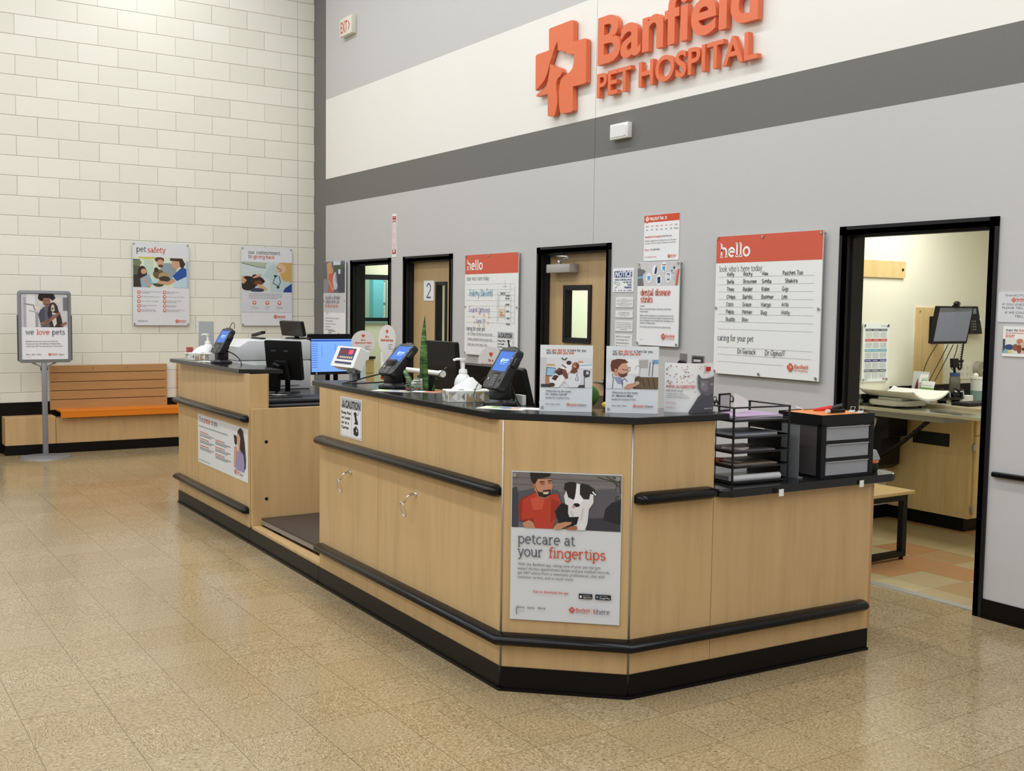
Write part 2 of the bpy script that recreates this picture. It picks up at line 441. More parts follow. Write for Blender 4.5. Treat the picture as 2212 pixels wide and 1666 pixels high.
# door 3: closed maple leaf with a window and a closer
b = MB(DOORWOOD); x0, x1 = 4.736+FW+0.003, 5.722-FW-0.003
wx0, wx1, wz0, wz1 = 5.034, 5.338, 1.333, 1.73
b.box(x0, wx0, y0, y0+0.045, 0.006, DH-FW-0.003); b.box(wx1, x1, y0, y0+0.045, 0.006, DH-FW-0.003)
b.box(wx0, wx1, y0, y0+0.045, 0.006, wz0); b.box(wx0, wx1, y0, y0+0.045, wz1, DH-FW-0.003)
leaf = b.build('door_leaf', dfr[2])
window_kit(leaf, wx0, wx1, wz0, wz1, y0, GLASS, 0.034)
b = MB(ALU); b.box(4.872, 5.195, y0-0.095, y0, 1.863, 1.932, mat('closer_silver', (178, 176, 170), 0.35, metal=0.3), bev=0.004)
b.build('door_closer', leaf, 40)
b = MB(STEEL)
b.cyl((5.02, 0.02, 1.93), (5.02, 0.02, 1.962), 0.016, n=12); b.tube([(5.02, 0.02, 1.958), (5.24, -0.06, 1.975)], 0.008, n=6); b.tube([(5.24, -0.06, 1.982), (4.83, 0.05, 2.008)], 0.008, n=6)
b.build('closer_arm', leaf)
b = MB(STEEL); b.cyl((5.60, y0, 1.005), (5.60, y0-0.05, 1.005), 0.027, n=18); b.box(5.49, 5.615, y0-0.062, y0-0.045, 0.995, 1.02, bev=0.004); b.build('door_handle', leaf, 40)
b = MB(mat('kick_plate_bronze', (120, 104, 88), 0.35, metal=0.5)); b.box(4.80, 5.66, y0-0.003, y0, 0.02, 0.9); b.build('kick_plate', leaf)

# base, rail and threshold
b = MB(BLACKBASE); b.box(8.897, 17.0, -0.008, 0.0, 0.0, 0.10); b.box(8.897, 17.0, -0.016, -0.008, 0.0, 0.012); struct(b.build('baseboard_back'))
b = MB(BLACKBASE); b.box(5.722, 7.885, -0.008, 0.0, 0.0, 0.10); b.box(3.325, 4.736, -0.008, 0.0, 0.0, 0.10); struct(b.build('baseboard_back'))
b = MB(BLACKBASE); b.box(0.0, 0.012, -13.0, -0.35, 0.0, 0.522); struct(b.build('baseboard_left'))
b = MB(RUBBER); b.box(8.925, 17.0, -0.026, 0.0, 0.745, 0.772, bev=0.006); struct(b.build('trim_1'))
b = MB(STEEL); b.box(7.94, 8.845, 0.055, 0.115, 0.0, 0.006, mat('threshold_aluminium', (196, 194, 186), 0.35, metal=0.6)); struct(b.build('trim_2'))
b = MB(BLACKBASE); b.box(6.83, 6.838, 1.0, 3.6, 0.0, 0.10); struct(b.build('baseboard_left'))
b = MB(BLACKBASE); b.box(6.83, 6.845, 1.46, 1.86, 0.9, 0.965); b.box(6.83, 6.845, 1.86, 3.6, 0.91, 1.012); struct(b.build('trim_3'))
# ------------------------------------------------------------------ reception counter, left section
L0, A1, N2, C1, C2, R1, E1 = (3.639, -2.66), (5.335, -2.68), (6.554, -2.704), (8.512, -2.733), (8.867, -2.346), (8.891, -1.924), (8.935, -0.966)
def lerp2(a, b, t): return (a[0]+(b[0]-a[0])*t, a[1]+(b[1]-a[1])*t)
def slab(b, p, q, z0, z1, th, m=None, off=0.0):
    """Upright panel whose outer face runs from p to q (seen from the shop side) with thickness th behind it."""
    d = Vector((q[0]-p[0], q[1]-p[1])).normalized(); n = Vector((d.y, -d.x))      # outward
    P = [Vector(p)+n*off, Vector(q)+n*off, Vector(q)+n*(off-th), Vector(p)+n*(off-th)]
    b.prism([(v.x, v.y) for v in P], z0, z1, m)
def rail(name, parent, pts, z, r=0.034, m=None, miter=None):
    """Half-round bumper rail standing off the panels; pts are points on the panel faces in order, with outward offset."""
    b = MB(m or RUBBER); P = [Vector(p) for p in pts]; n = len(P)
    N = []
    for i in range(n-1):
        d = (P[i+1]-P[i]).normalized(); N.append(Vector((d.y, -d.x)))
    path = []
    for i in range(n):
        if i == 0: o = N[0]
        elif i == n-1: o = N[-1]
        else:
            o = (N[i-1]+N[i]).normalized(); o = o/max(0.4, o.dot(N[i]))
        path.append(P[i]+o*0.006)
    prof = [(0.0, -r)]+[(0.052*math.cos(math.radians(a)), r*math.sin(math.radians(a))) for a in range(-80, 81, 16)]+[(0.0, r)]
    rings = []
    for i in range(n):
        if i == 0: o = N[0]
        elif i == n-1: o = N[-1]
        else:
            o = (N[i-1]+N[i]).normalized(); o = o/max(0.4, o.dot(N[i]))
        ring_ = [(P[i].x+o.x*u, P[i].y+o.y*u, z+w) for u, w in prof]
        ends = []
        if i in (0, n-1):
            d = (P[1]-P[0]).normalized() if i == 0 else (P[-2]-P[-1]).normalized()
            for s_, back in ((0.55, 0.0), (0.86, 0.014), (1.0, 0.034)):
                ends.append([(P[i].x+d.x*back+o.x*u*s_, P[i].y+d.y*back+o.y*u*s_, z+w*s_) for u, w in prof])
        seq = ends if i == 0 else (list(reversed(ends)) if i == n-1 else [ring_])
        rings += seq
    b.loft([[b.v(p) for p in r_] for r_ in rings])
    return b.build(name, parent, 50)

la = thing('reception_counter', 'maple reception counter section at left with promise poster, left of the floor scale', 'counter', (4.5, -2.6, 0))
sA = lerp2(L0, A1, 0.265)
TOPA = 1.118
b = MB(MAPLE); slab(b, L0, (sA[0]-0.004, sA[1]), 0.10, TOPA, 0.02); b.build('front_panel', la)
b = MB(MAPLE); slab(b, sA, A1, 0.10, TOPA, 0.02); b.build('front_panel', la)
b = MB(MAPLE2); b.box(sA[0]-0.004, sA[0], sA[1]+0.004, sA[1]+0.03, 0.1, TOPA); b.build('panel_joint', la)
b = MB(MAPLE); b.box(L0[0], L0[0]+0.02, L0[1]+0.02, -2.54, 0.10, TOPA); b.box(L0[0], L0[0]+0.02, -2.54, -1.4, 0.10, 0.862); b.build('end_panel', la)
b = MB(MAPLE); b.prism([(5.315, -2.66), (5.335, -2.68), (5.335, -2.555), (5.315, -2.555)], 0.10, TOPA); b.box(3.66, 5.315, -2.557, -2.54, 0.10, TOPA); b.build('rear_panel', la)
b = MB(MAPLE); b.box(5.342, 5.372, -2.676, -1.6, 0.115, 0.892, bev=0.0015, seg=1); sp = b.build('side_panel', la)
for yy, zz in ((-2.36, 0.765), (-2.36, 0.395)):
    pass
b = MB(BLACKBASE); slab(b, L0, A1, 0.0, 0.10, 0.03, off=0.006); b.box(L0[0]-0.006, L0[0]+0.02, L0[1], -1.45, 0, 0.10); slab(b, L0, A1, 0.0, 0.014, 0.03, off=0.016); b.build('kick_base', la)
rail('bumper_rail', la, [(L0[0]-0.03, L0[1]), (A1[0]-0.012, A1[1])], 0.819, 0.026)
rail('bumper_rail', la, [(L0[0]-0.03, L0[1]), (A1[0]-0.012, A1[1])], 0.211, 0.026)
for px_, pz_ in ((-2.58, 0.672), (-2.58, 0.292)):
    b = MB(BLACK); b.cyl((5.372, px_, pz_), (5.3745, px_, pz_), 0.011, n=14); b.build('screw_cap', la)
b = MB(BLACKTOP)
b.prism([(3.705, -2.743), (5.215, -2.71), (5.36, -2.46), (3.69, -2.46)], 1.1185, 1.146, bev=0.002, seg=1)
tag(b.build('transaction_top'), 'black laminate shelf top on the left counter section', 'worktop')
b = MB(BLACKTOP); b.box(3.665, 5.34, -2.535, -1.10, 0.866, 0.898)
tag(b.build('work_surface'), 'black low work surface behind the left counter section, holding the printer', 'worktop')

# ------------------------------------------------------------------ scale bay between the two sections
b = MB(MAPLE); b.prism([(5.374, -2.68), (6.55, -2.7035), (6.55, -2.635), (5.374, -2.62)], 0.10, 0.117)
sb = thing('scale_bay_plinth', 'low maple ledge with black base in the gap between counter sections', 'plinth', (5.95, -2.66, 0))
b.build('ledge', sb)
b = MB(BLACKBASE); slab(b, (5.338, A1[1]), (6.55, N2[1]), 0.0, 0.099, 0.03, off=0.006); slab(b, (5.338, A1[1]), (6.55, N2[1]), 0.0, 0.014, 0.03, off=0.016); b.build('kick_base', sb)
b = MB(MAPLE2); b.box(5.375, 6.53, -1.62, -1.60, 0.0, 0.86); b.build('rear_panel', sb)
sc = thing('floor_scale', 'brown platform scale for pets set in the gap between counter sections', 'scale', (5.95, -2.2, 0))
b = MB(mat('scale_mat_brown', (64, 54, 46), 0.55, var=0.1)); b.box(5.40, 6.51, -2.625, -1.66, 0.160, 0.172, bev=0.003); b.build('platform_mat', sc)
b = MB(mat('scale_edge_steel', (150, 142, 136), 0.5, metal=0.3)); b.box(5.405, 6.505, -2.620, -1.665, 0.128, 0.160); b.build('platform_edge', sc)
b = MB(BLACK)
for x_, y_ in ((5.46, -2.54), (6.44, -2.54), (5.46, -1.76), (6.44, -1.76)): b.cyl((x_, y_, 0.0), (x_, y_, 0.128), 0.03, n=12)
b.build('foot', sc)

# ------------------------------------------------------------------ reception counter, right section with the clipped corner
rc = thing('reception_counter', 'long maple reception counter section with clipped corner and petcare poster', 'counter', (8.0, -2.3, 0))
TOPB = 1.121
sB = (7.325, N2[1]+(C1[1]-N2[1])*((7.325-N2[0])/(C1[0]-N2[0])))
G = 0.003
b = MB(MAPLE); slab(b, N2, (sB[0]-G, sB[1]), 0.10, TOPB, 0.02); b.build('front_panel', rc)
b = MB(MAPLE); slab(b, sB, (C1[0]-G, C1[1]), 0.10, TOPB, 0.02); b.build('front_panel', rc)
c1b, c2a = lerp2(C1, C2, 0.008), lerp2(C1, C2, 0.992)
b = MB(MAPLE); slab(b, c1b, c2a, 0.10, TOPB, 0.02); b.build('corner_panel', rc)
b = MB(MAPLE); slab(b, lerp2(C2, R1, 0.01), R1, 0.10, TOPB, 0.02); b.build('front_panel', rc)
b = MB(MAPLE); slab(b, lerp2(R1, E1, 0.003), E1, 0.10, 0.794, 0.02); b.build('front_panel', rc)
b = MB(MAPLE2); b.box(E1[0]-0.6, E1[0], E1[1], E1[1]+0.018, 0.10, 0.794); b.build('end_panel', rc)
b = MB(MAPLE)
b.box(N2[0], N2[0]+0.02, N2[1]+0.02, -2.58, 0.10, TOPB); b.box(N2[0], N2[0]+0.02, -2.58, -1.64, 0.10, 0.738); b.build('end_panel', rc)
b = MB(MAPLE); b.prism([(6.575, -2.60), (8.45, -2.625), (8.72, -2.32), (8.74, -1.945), (8.76, -1.945), (8.735, -2.31), (8.46, -2.61), (6.575, -2.585)], 0.10, TOPB); b.box(8.765, 8.868, -1.945, -1.925, 0.10, TOPB); b.build('rear_panel', rc)
b = MB(mat('corner_strip_aluminium', (170, 164, 152), 0.35, metal=0.6))
b.bm.free()
for c in (C1, C2):
    b = MB(MATS['corner_strip_aluminium']); b.cyl((c[0], c[1], 0.10), (c[0], c[1], TOPB), 0.0045, n=10); b.build('corner_strip', rc)
b = MB(BLACKBASE)
for p, q in ((N2, C1), (C1, C2), (C2, R1), (R1, E1)): slab(b, p, q, 0.0, 0.10, 0.03, off=0.006); slab(b, p, q, 0.0, 0.012, 0.03, off=0.015)
for c, o in ((C1, (0.004, -0.006)), (C2, (0.007, -0.003))): b.cyl((c[0], c[1], 0), (c[0], c[1], 0.0995), 0.0065, n=12); b.cyl((c[0], c[1], 0), (c[0], c[1], 0.012), 0.0155, n=12)
b.build('kick_base', rc)
rail('bumper_rail', rc, [(N2[0]+0.004, N2[1]), (C1[0]-0.01, C1[1])], 0.827, 0.027)
rail('bumper_rail', rc, [(C2[0], C2[1]+0.012), (R1[0], R1[1]-0.004)], 0.818, 0.027)
rail('bumper_rail', rc, [(N2[0]+0.004, N2[1]), C1, C2, (E1[0]-0.002, E1[1]-0.02)], 0.218, 0.027)
def leash_hook(x, z, flip=1):
    y = N2[1]+(C1[1]-N2[1])*((x-N2[0])/(C1[0]-N2[0]))
    b = MB(CHROME); b.cyl((x, y, z), (x, y-0.004, z), 0.014, n=14); b.cyl((x, y, z), (x, y-0.035, z-0.004), 0.006, n=8)
    h = b.build('leash_hook', rc, 40)
    b = MB(CHROME)
    b.tube([(x, y-0.03, z), (x-0.012, y-0.045, z-0.02), (x-0.02, y-0.05, z-0.04)], 0.004, n=6)
    loop = [(x-0.035+0.022*math.sin(t), y-0.05-0.01*math.cos(t), z-0.075+0.036*math.cos(t)) for t in [i*math.pi/8 for i in range(17)]]
    b.tube(loop, 0.0035, n=6)
    b.build('snap_clip', h)
leash_hook(6.985, 0.70); leash_hook(7.739, 0.70)
b = MB(BLACKTOP)
b.prism([(6.44, -2.702), (8.449, -2.766), (8.896, -2.357), (8.921, -1.872), (8.62, -1.87), (8.585, -2.215), (8.34, -2.475), (7.595, -2.462), (6.50, -2.436)], 1.1215, 1.150, bev=0.003, seg=1)
tag(b.build('transaction_top'), 'long black laminate counter top wrapping the clipped corner', 'worktop')
b = MB(BLACKTOP)
poly = [(8.34, -1.915), (8.88, -1.915)]+arc(8.885, -1.86, 0.055, -80, 0, 5)[1:]+arc(8.915, -0.875, 0.062, 0, 90, 6)+[(8.34, -0.813)]
b.prism(poly, 0.795, 0.830, bev=0.006, seg=2)
tag(b.build('low_worktop'), 'lower black laminate top at right end, holding trays and drawer unit', 'worktop')
b = MB(BLACKTOP); b.prism([(6.58, -2.58), (8.44, -2.603), (8.715, -2.30), (8.735, -1.95), (8.24, -1.95), (8.24, -1.65), (6.58, -1.65)], 0.74, 0.772)
tag(b.build('work_surface'), 'black work surface hidden behind the long counter section', 'worktop')
b = MB(MAPLE2); b.box(8.25, 8.30, -1.93, -0.83, 0.0, 0.794); b.build('rear_panel', rc)
b = MB(PAPER)
for t in (0.335, 0.87):
    p = lerp2(R1, E1, t); b2 = MB(mat('tape_white', (236, 236, 232), 0.7)); d = 0.052 if t < 0.5 else 0.048
    b2.box(p[0]+0.0, p[0]+0.058, p[1]-0.014, p[1]+0.014, 0.793, 0.794) if False else b2.box(8.973-(0.003 if t < 0.5 else -0.004), 8.9745-(0.003 if t < 0.5 else -0.004), p[1]-0.014, p[1]+0.014, 0.785, 0.815)
    tag(b2.build('tape_tab'), 'white tape tab on the low top edge below the %s' % ('letter trays' if t < 0.5 else 'drawer unit'), 'tape')
b.bm.free()

# ------------------------------------------------------------------ bench along the block wall
wb_ = thing('wall_bench', 'wooden wall bench with orange seat and slatted backrest beneath the pet safety poster', 'bench', (0.15, -2.0, 0))
PX = 0.24
b = MB(maple('bench_plinth_maple', (206, 168, 118))); b.box(0.013, PX, -3.445, -2.964, 0.10, 0.386, bev=0.002, seg=1); b.box(0.013, PX, -2.96, -1.0, 0.10, 0.36, bev=0.002, seg=1); b.build('plinth', wb_)
b = MB(BLACKBASE); b.box(0.013, PX+0.006, -3.45, -1.0, 0.0, 0.10); b.build('kick_base', wb_)
ORG = mat('orange_laminate', (226, 126, 20), 0.4)
b = MB(ORG); b.box(0.04, PX+0.08, -2.925, -1.0, 0.425, 0.445, bev=0.002, seg=1); b.box(PX+0.06, PX+0.08, -2.925, -1.0, 0.372, 0.425); b.build('seat', wb_)
b = MB(MAPLE2); b.box(0.03, 0.20, -2.85, -2.80, 0.36, 0.425); b.box(0.03, 0.20, -1.2, -1.15, 0.36, 0.425); b.build('seat_support', wb_)
for ya, yb in ((-2.982, -1.765), (-1.655, -1.0)):
    b = MB(SLATWOOD)
    zz = [0.43, 0.540, 0.634, 0.728, 0.824, 0.907]
    for za, zb in zip(zz, zz[1:]): b.box(0.030, 0.055, ya, yb, za+0.0035, zb-0.0035, bev=0.003, seg=1)
    b.box(0.013, 0.031, ya+0.01, yb-0.01, 0.44, 0.90, MAPLE2)
    bk = b.build('backrest', wb_)
    b = MB(CHROME)
    for k in range(4):
        y_ = ya+0.08+(yb-ya-0.16)*k/3; b.cyl((0.055, y_, 0.872), (0.058, y_, 0.872), 0.008, n=10)
    b.build('screw_head', bk)
# ------------------------------------------------------------------ flat printing: lettering, emblems and pictures on boards and screens
_TXT = {}
def glyphs(s, bold=0.0):
    """Triangles of a line of sans lettering at size 1: (points, faces, width)."""
    k = (s, bold)
    if k not in _TXT:
        c = bpy.data.curves.new('lettering_source', 'FONT'); c.body = s; c.size = 1.0; c.resolution_u = 3; c.offset = bold; c.fill_mode = 'FRONT'
        o = bpy.data.objects.new('lettering_source', c)
        me = bpy.data.meshes.new_from_object(o)
        P = [(v.co.x, v.co.y) for v in me.vertices]; F = [tuple(p.vertices) for p in me.polygons]
        bpy.data.objects.remove(o); bpy.data.meshes.remove(me); bpy.data.curves.remove(c)
        x1 = max([p[0] for p in P], default=0.3); x0 = min([p[0] for p in P], default=0.0)
        _TXT[k] = ([(p[0]-x0, p[1]) for p in P], F, x1-x0)
    return _TXT[k]

def _A(cx, cy, rx, ry, a0, a1, n=9):
    return [(cx+rx*math.cos(math.radians(a0+(a1-a0)*i/n)), cy+ry*math.sin(math.radians(a0+(a1-a0)*i/n))) for i in range(n+1)]
# stroke letters on an x-height of 1: advance, strokes, serif bars
SK = {
 'a': (0.84, [_A(.38,.70,.29,.30,150,0)+[(.67,.0)], _A(.38,.29,.29,.29,40,400,14)], [(.62,0,.82,0)]),
 'b': (0.94, [[(.14,1.5),(.14,0)], _A(.48,.5,.36,.5,0,360,16)], [(-.02,1.5,.14,1.5)]),
 'c': (0.80, [_A(.46,.5,.38,.5,48,312,14)], []),
 'd': (0.98, [[(.80,1.5),(.80,0)], _A(.45,.5,.36,.5,0,360,16)], [(.64,1.5,.80,1.5),(.80,0,.95,0)]),
 'e': (0.86, [[(.08,.54),(.80,.54)]+_A(.45,.5,.37,.5,5,310,14)], []),
 'f': (0.56, [_A(.52,1.2,.24,.3,50,180)+[(.28,0)]], [(.06,1,.56,1),(.08,0,.50,0)]),
 'g': (0.94, [[(.80,1.0),(.80,-.2)]+_A(.46,-.15,.34,.35,0,-150), _A(.45,.5,.36,.5,0,360,16)], [(.80,1,.95,1)]),
 'h': (0.98, [[(.16,1.5),(.16,0)], _A(.48,.62,.32,.38,180,0)+[(.80,0)]], [(0,1.5,.16,1.5),(0,0,.32,0),(.64,0,.96,0)]),
 'i': (0.42, [[(.22,1.0),(.22,0)], [(.22,1.30),(.22,1.42)]], [(.04,1,.22,1),(.03,0,.41,0)]),
 'j': (0.40, [[(.24,1.0),(.24,-.3),(.02,-.48)], [(.24,1.30),(.24,1.42)]], []),
 'k': (0.92, [[(.16,1.5),(.16,0)], [(.76,1.0),(.18,.42)], [(.40,.62),(.82,0)]], [(0,1.5,.16,1.5),(0,0,.32,0),(.66,0,.94,0),(.6,1,.9,1)]),
 'l': (0.42, [[(.22,1.5),(.22,0)]], [(.04,1.5,.22,1.5),(.03,0,.41,0)]),
 'm': (1.46, [[(.16,1.0),(.16,0)], _A(.44,.62,.28,.38,180,0)+[(.72,0)], _A(1.0,.62,.28,.38,180,0)+[(1.28,0)]], [(0,1,.16,1),(0,0,.32,0),(.58,0,.86,0),(1.14,0,1.44,0)]),
 'n': (0.98, [[(.16,1.0),(.16,0)], _A(.48,.62,.32,.38,180,0)+[(.80,0)]], [(0,1,.16,1),(0,0,.32,0),(.64,0,.96,0)]),
 'o': (0.92, [_A(.46,.5,.38,.5,0,360,18)], []),
 'p': (0.94, [[(.14,1.0),(.14,-.5)], _A(.48,.5,.36,.5,0,360,16)], [(-.02,1,.14,1),(-.02,-.5,.32,-.5)]),
 'r': (0.70, [[(.18,1.0),(.18,0)], _A(.50,.62,.32,.38,180,62)], [(.02,1,.18,1),(.02,0,.38,0)]),
 's': (0.76, [_A(.38,.755,.27,.245,25,270)+_A(.38,.255,.29,.255,90,-150)], []),
 't': (0.60, [[(.26,1.32),(.26,.25)]+_A(.49,.25,.23,.25,180,310)], [(.04,1,.56,1)]),
 'u': (0.98, [[(.16,1.0),(.16,.4)]+_A(.48,.38,.32,.38,180,360)+[(.80,1.0)], [(.80,1),(.80,0)]], [(0,1,.16,1),(.64,1,.80,1),(.80,0,.95,0)]),
 'v': (0.86, [[(.10,1.0),(.43,0),(.76,1.0)]], [(-.04,1,.24,1),(.62,1,.90,1)]),
 'w': (1.24, [[(.10,1.0),(.35,0),(.62,.9),(.89,0),(1.14,1.0)]], [(-.04,1,.24,1),(1.0,1,1.28,1)]),
 'x': (0.82, [[(.08,1),(.74,0)],[(.74,1),(.08,0)]], []),
 'y': (0.86, [[(.10,1.0),(.44,0)], [(.78,1.0),(.36,-.3),(.10,-.48)]], [(-.04,1,.24,1),(.64,1,.92,1)]),
 'A': (1.1, [[(.06,0),(.5,1.4),(.94,0)],[(.22,.5),(.78,.5)]], []),
 'B': (1.0, [[(.14,0),(.14,1.4),(.45,1.4)]+_A(.45,1.06,.32,.34,90,-90)+_A(.45,.36,.38,.36,90,-90)+[(.14,0)]], [(-.02,1.4,.2,1.4),(-.02,0,.2,0)]),
 'C': (1.05, [_A(.56,.7,.46,.7,50,310,16)], []),
 'D': (1.1, [[(.14,0),(.14,1.4),(.4,1.4)]+_A(.4,.7,.56,.7,90,-90,12)+[(.14,0)]], []),
 'G': (1.1, [_A(.56,.7,.46,.7,50,345,16)+[(.62,.6)]], []),
 'J': (0.7, [[(.5,1.4),(.5,.25)]+_A(.28,.25,.22,.25,0,-170)], []),
 'K': (1.0, [[(.14,1.4),(.14,0)],[(.85,1.4),(.16,.62),(.9,0)]], []),
 'L': (0.8, [[(.14,1.4),(.14,0),(.75,0)]], []),
 'M': (1.3, [[(.12,0),(.16,1.4),(.6,.3),(1.04,1.4),(1.1,0)]], []),
 'O': (1.15, [_A(.56,.7,.48,.7,0,360,20)], []),
 'P': (0.95, [[(.14,0),(.14,1.4),(.45,1.4)]+_A(.45,1.02,.38,.38,90,-90)+[(.14,.64)]], []),
 'R': (1.0, [[(.14,0),(.14,1.4),(.45,1.4)]+_A(.45,1.04,.36,.36,90,-90)+[(.14,.68)],[(.42,.68),(.88,0)]], []),
 'S': (0.9, [_A(.44,1.04,.34,.36,30,270)+_A(.44,.34,.38,.34,90,-150)], []),
 'T': (1.0, [[(.04,1.4),(.94,1.4)],[(.5,1.4),(.5,0)]], []),
 'Y': (1.0, [[(.06,1.4),(.5,.7),(.94,1.4)],[(.5,.7),(.5,0)]], []),
 '2': (0.85, [_A(.42,1.05,.32,.35,160,-20)+[(.08,0),(.78,0)]], []),
 '9': (0.85, [_A(.42,1.02,.32,.38,0,360,14)+[(.7,.6),(.56,0)]], []),
 '.': (0.36, [[(.16,.0),(.16,.13)]], []), ',': (0.36, [[(.18,.12),(.1,-.2)]], []), "'": (0.34, [[(.16,1.5),(.14,1.15)]], []), '-': (0.6, [[(.08,.5),(.5,.5)]], []), ' ': (0.5, [], []),
}
EMB = ([(0.261,0.013),(0.287,0.004),(0.702,0.0),(0.729,0.013),(0.735,0.24),(0.948,0.245),(0.974,0.262),(0.98,0.715),(0.957,0.728),(0.74,0.728),(0.748,0.984),(0.716,1.0),(0.529,0.994),(0.505,0.977),(0.482,0.894),(0.474,0.753),(0.487,0.672),(0.509,0.61),(0.566,0.583),(0.672,0.563),(0.725,0.528),(0.748,0.47),(0.757,0.417),(0.753,0.376),(0.702,0.369),(0.65,0.359),(0.606,0.34),(0.594,0.319),(0.553,0.313),(0.509,0.292),(0.441,0.279),(0.433,0.179),(0.396,0.216),(0.367,0.251),(0.339,0.299),(0.321,0.34),(0.287,0.387),(0.264,0.447),(0.233,0.512),(0.184,0.567),(0.109,0.611),(0.007,0.655),(0.0,0.262),(0.026,0.25),(0.268,0.247)],
       [(0.292,0.407),(0.342,0.42),(0.363,0.457),(0.411,0.451),(0.461,0.471),(0.515,0.495),(0.536,0.536),(0.498,0.572),(0.445,0.594),(0.417,0.641),(0.424,0.718),(0.445,0.791),(0.448,0.861),(0.426,0.942),(0.397,0.994),(0.363,1.0),(0.274,0.987),(0.264,0.974),(0.257,0.732),(0.027,0.728),(0.027,0.711),(0.085,0.687),(0.199,0.665),(0.252,0.593),(0.275,0.512),(0.288,0.444)])
def ink(rgb, rough=0.45, spec=0.4):
    return mat('print_%02x%02x%02x' % tuple(int(c) for c in rgb) + ('' if rough == 0.45 else '_satin'), rgb, rough, spec, var=0.02)
CORAL, GREYINK, DARKINK, NAVY = (214, 92, 58), (112, 113, 118), (62, 62, 66), (38, 52, 98)

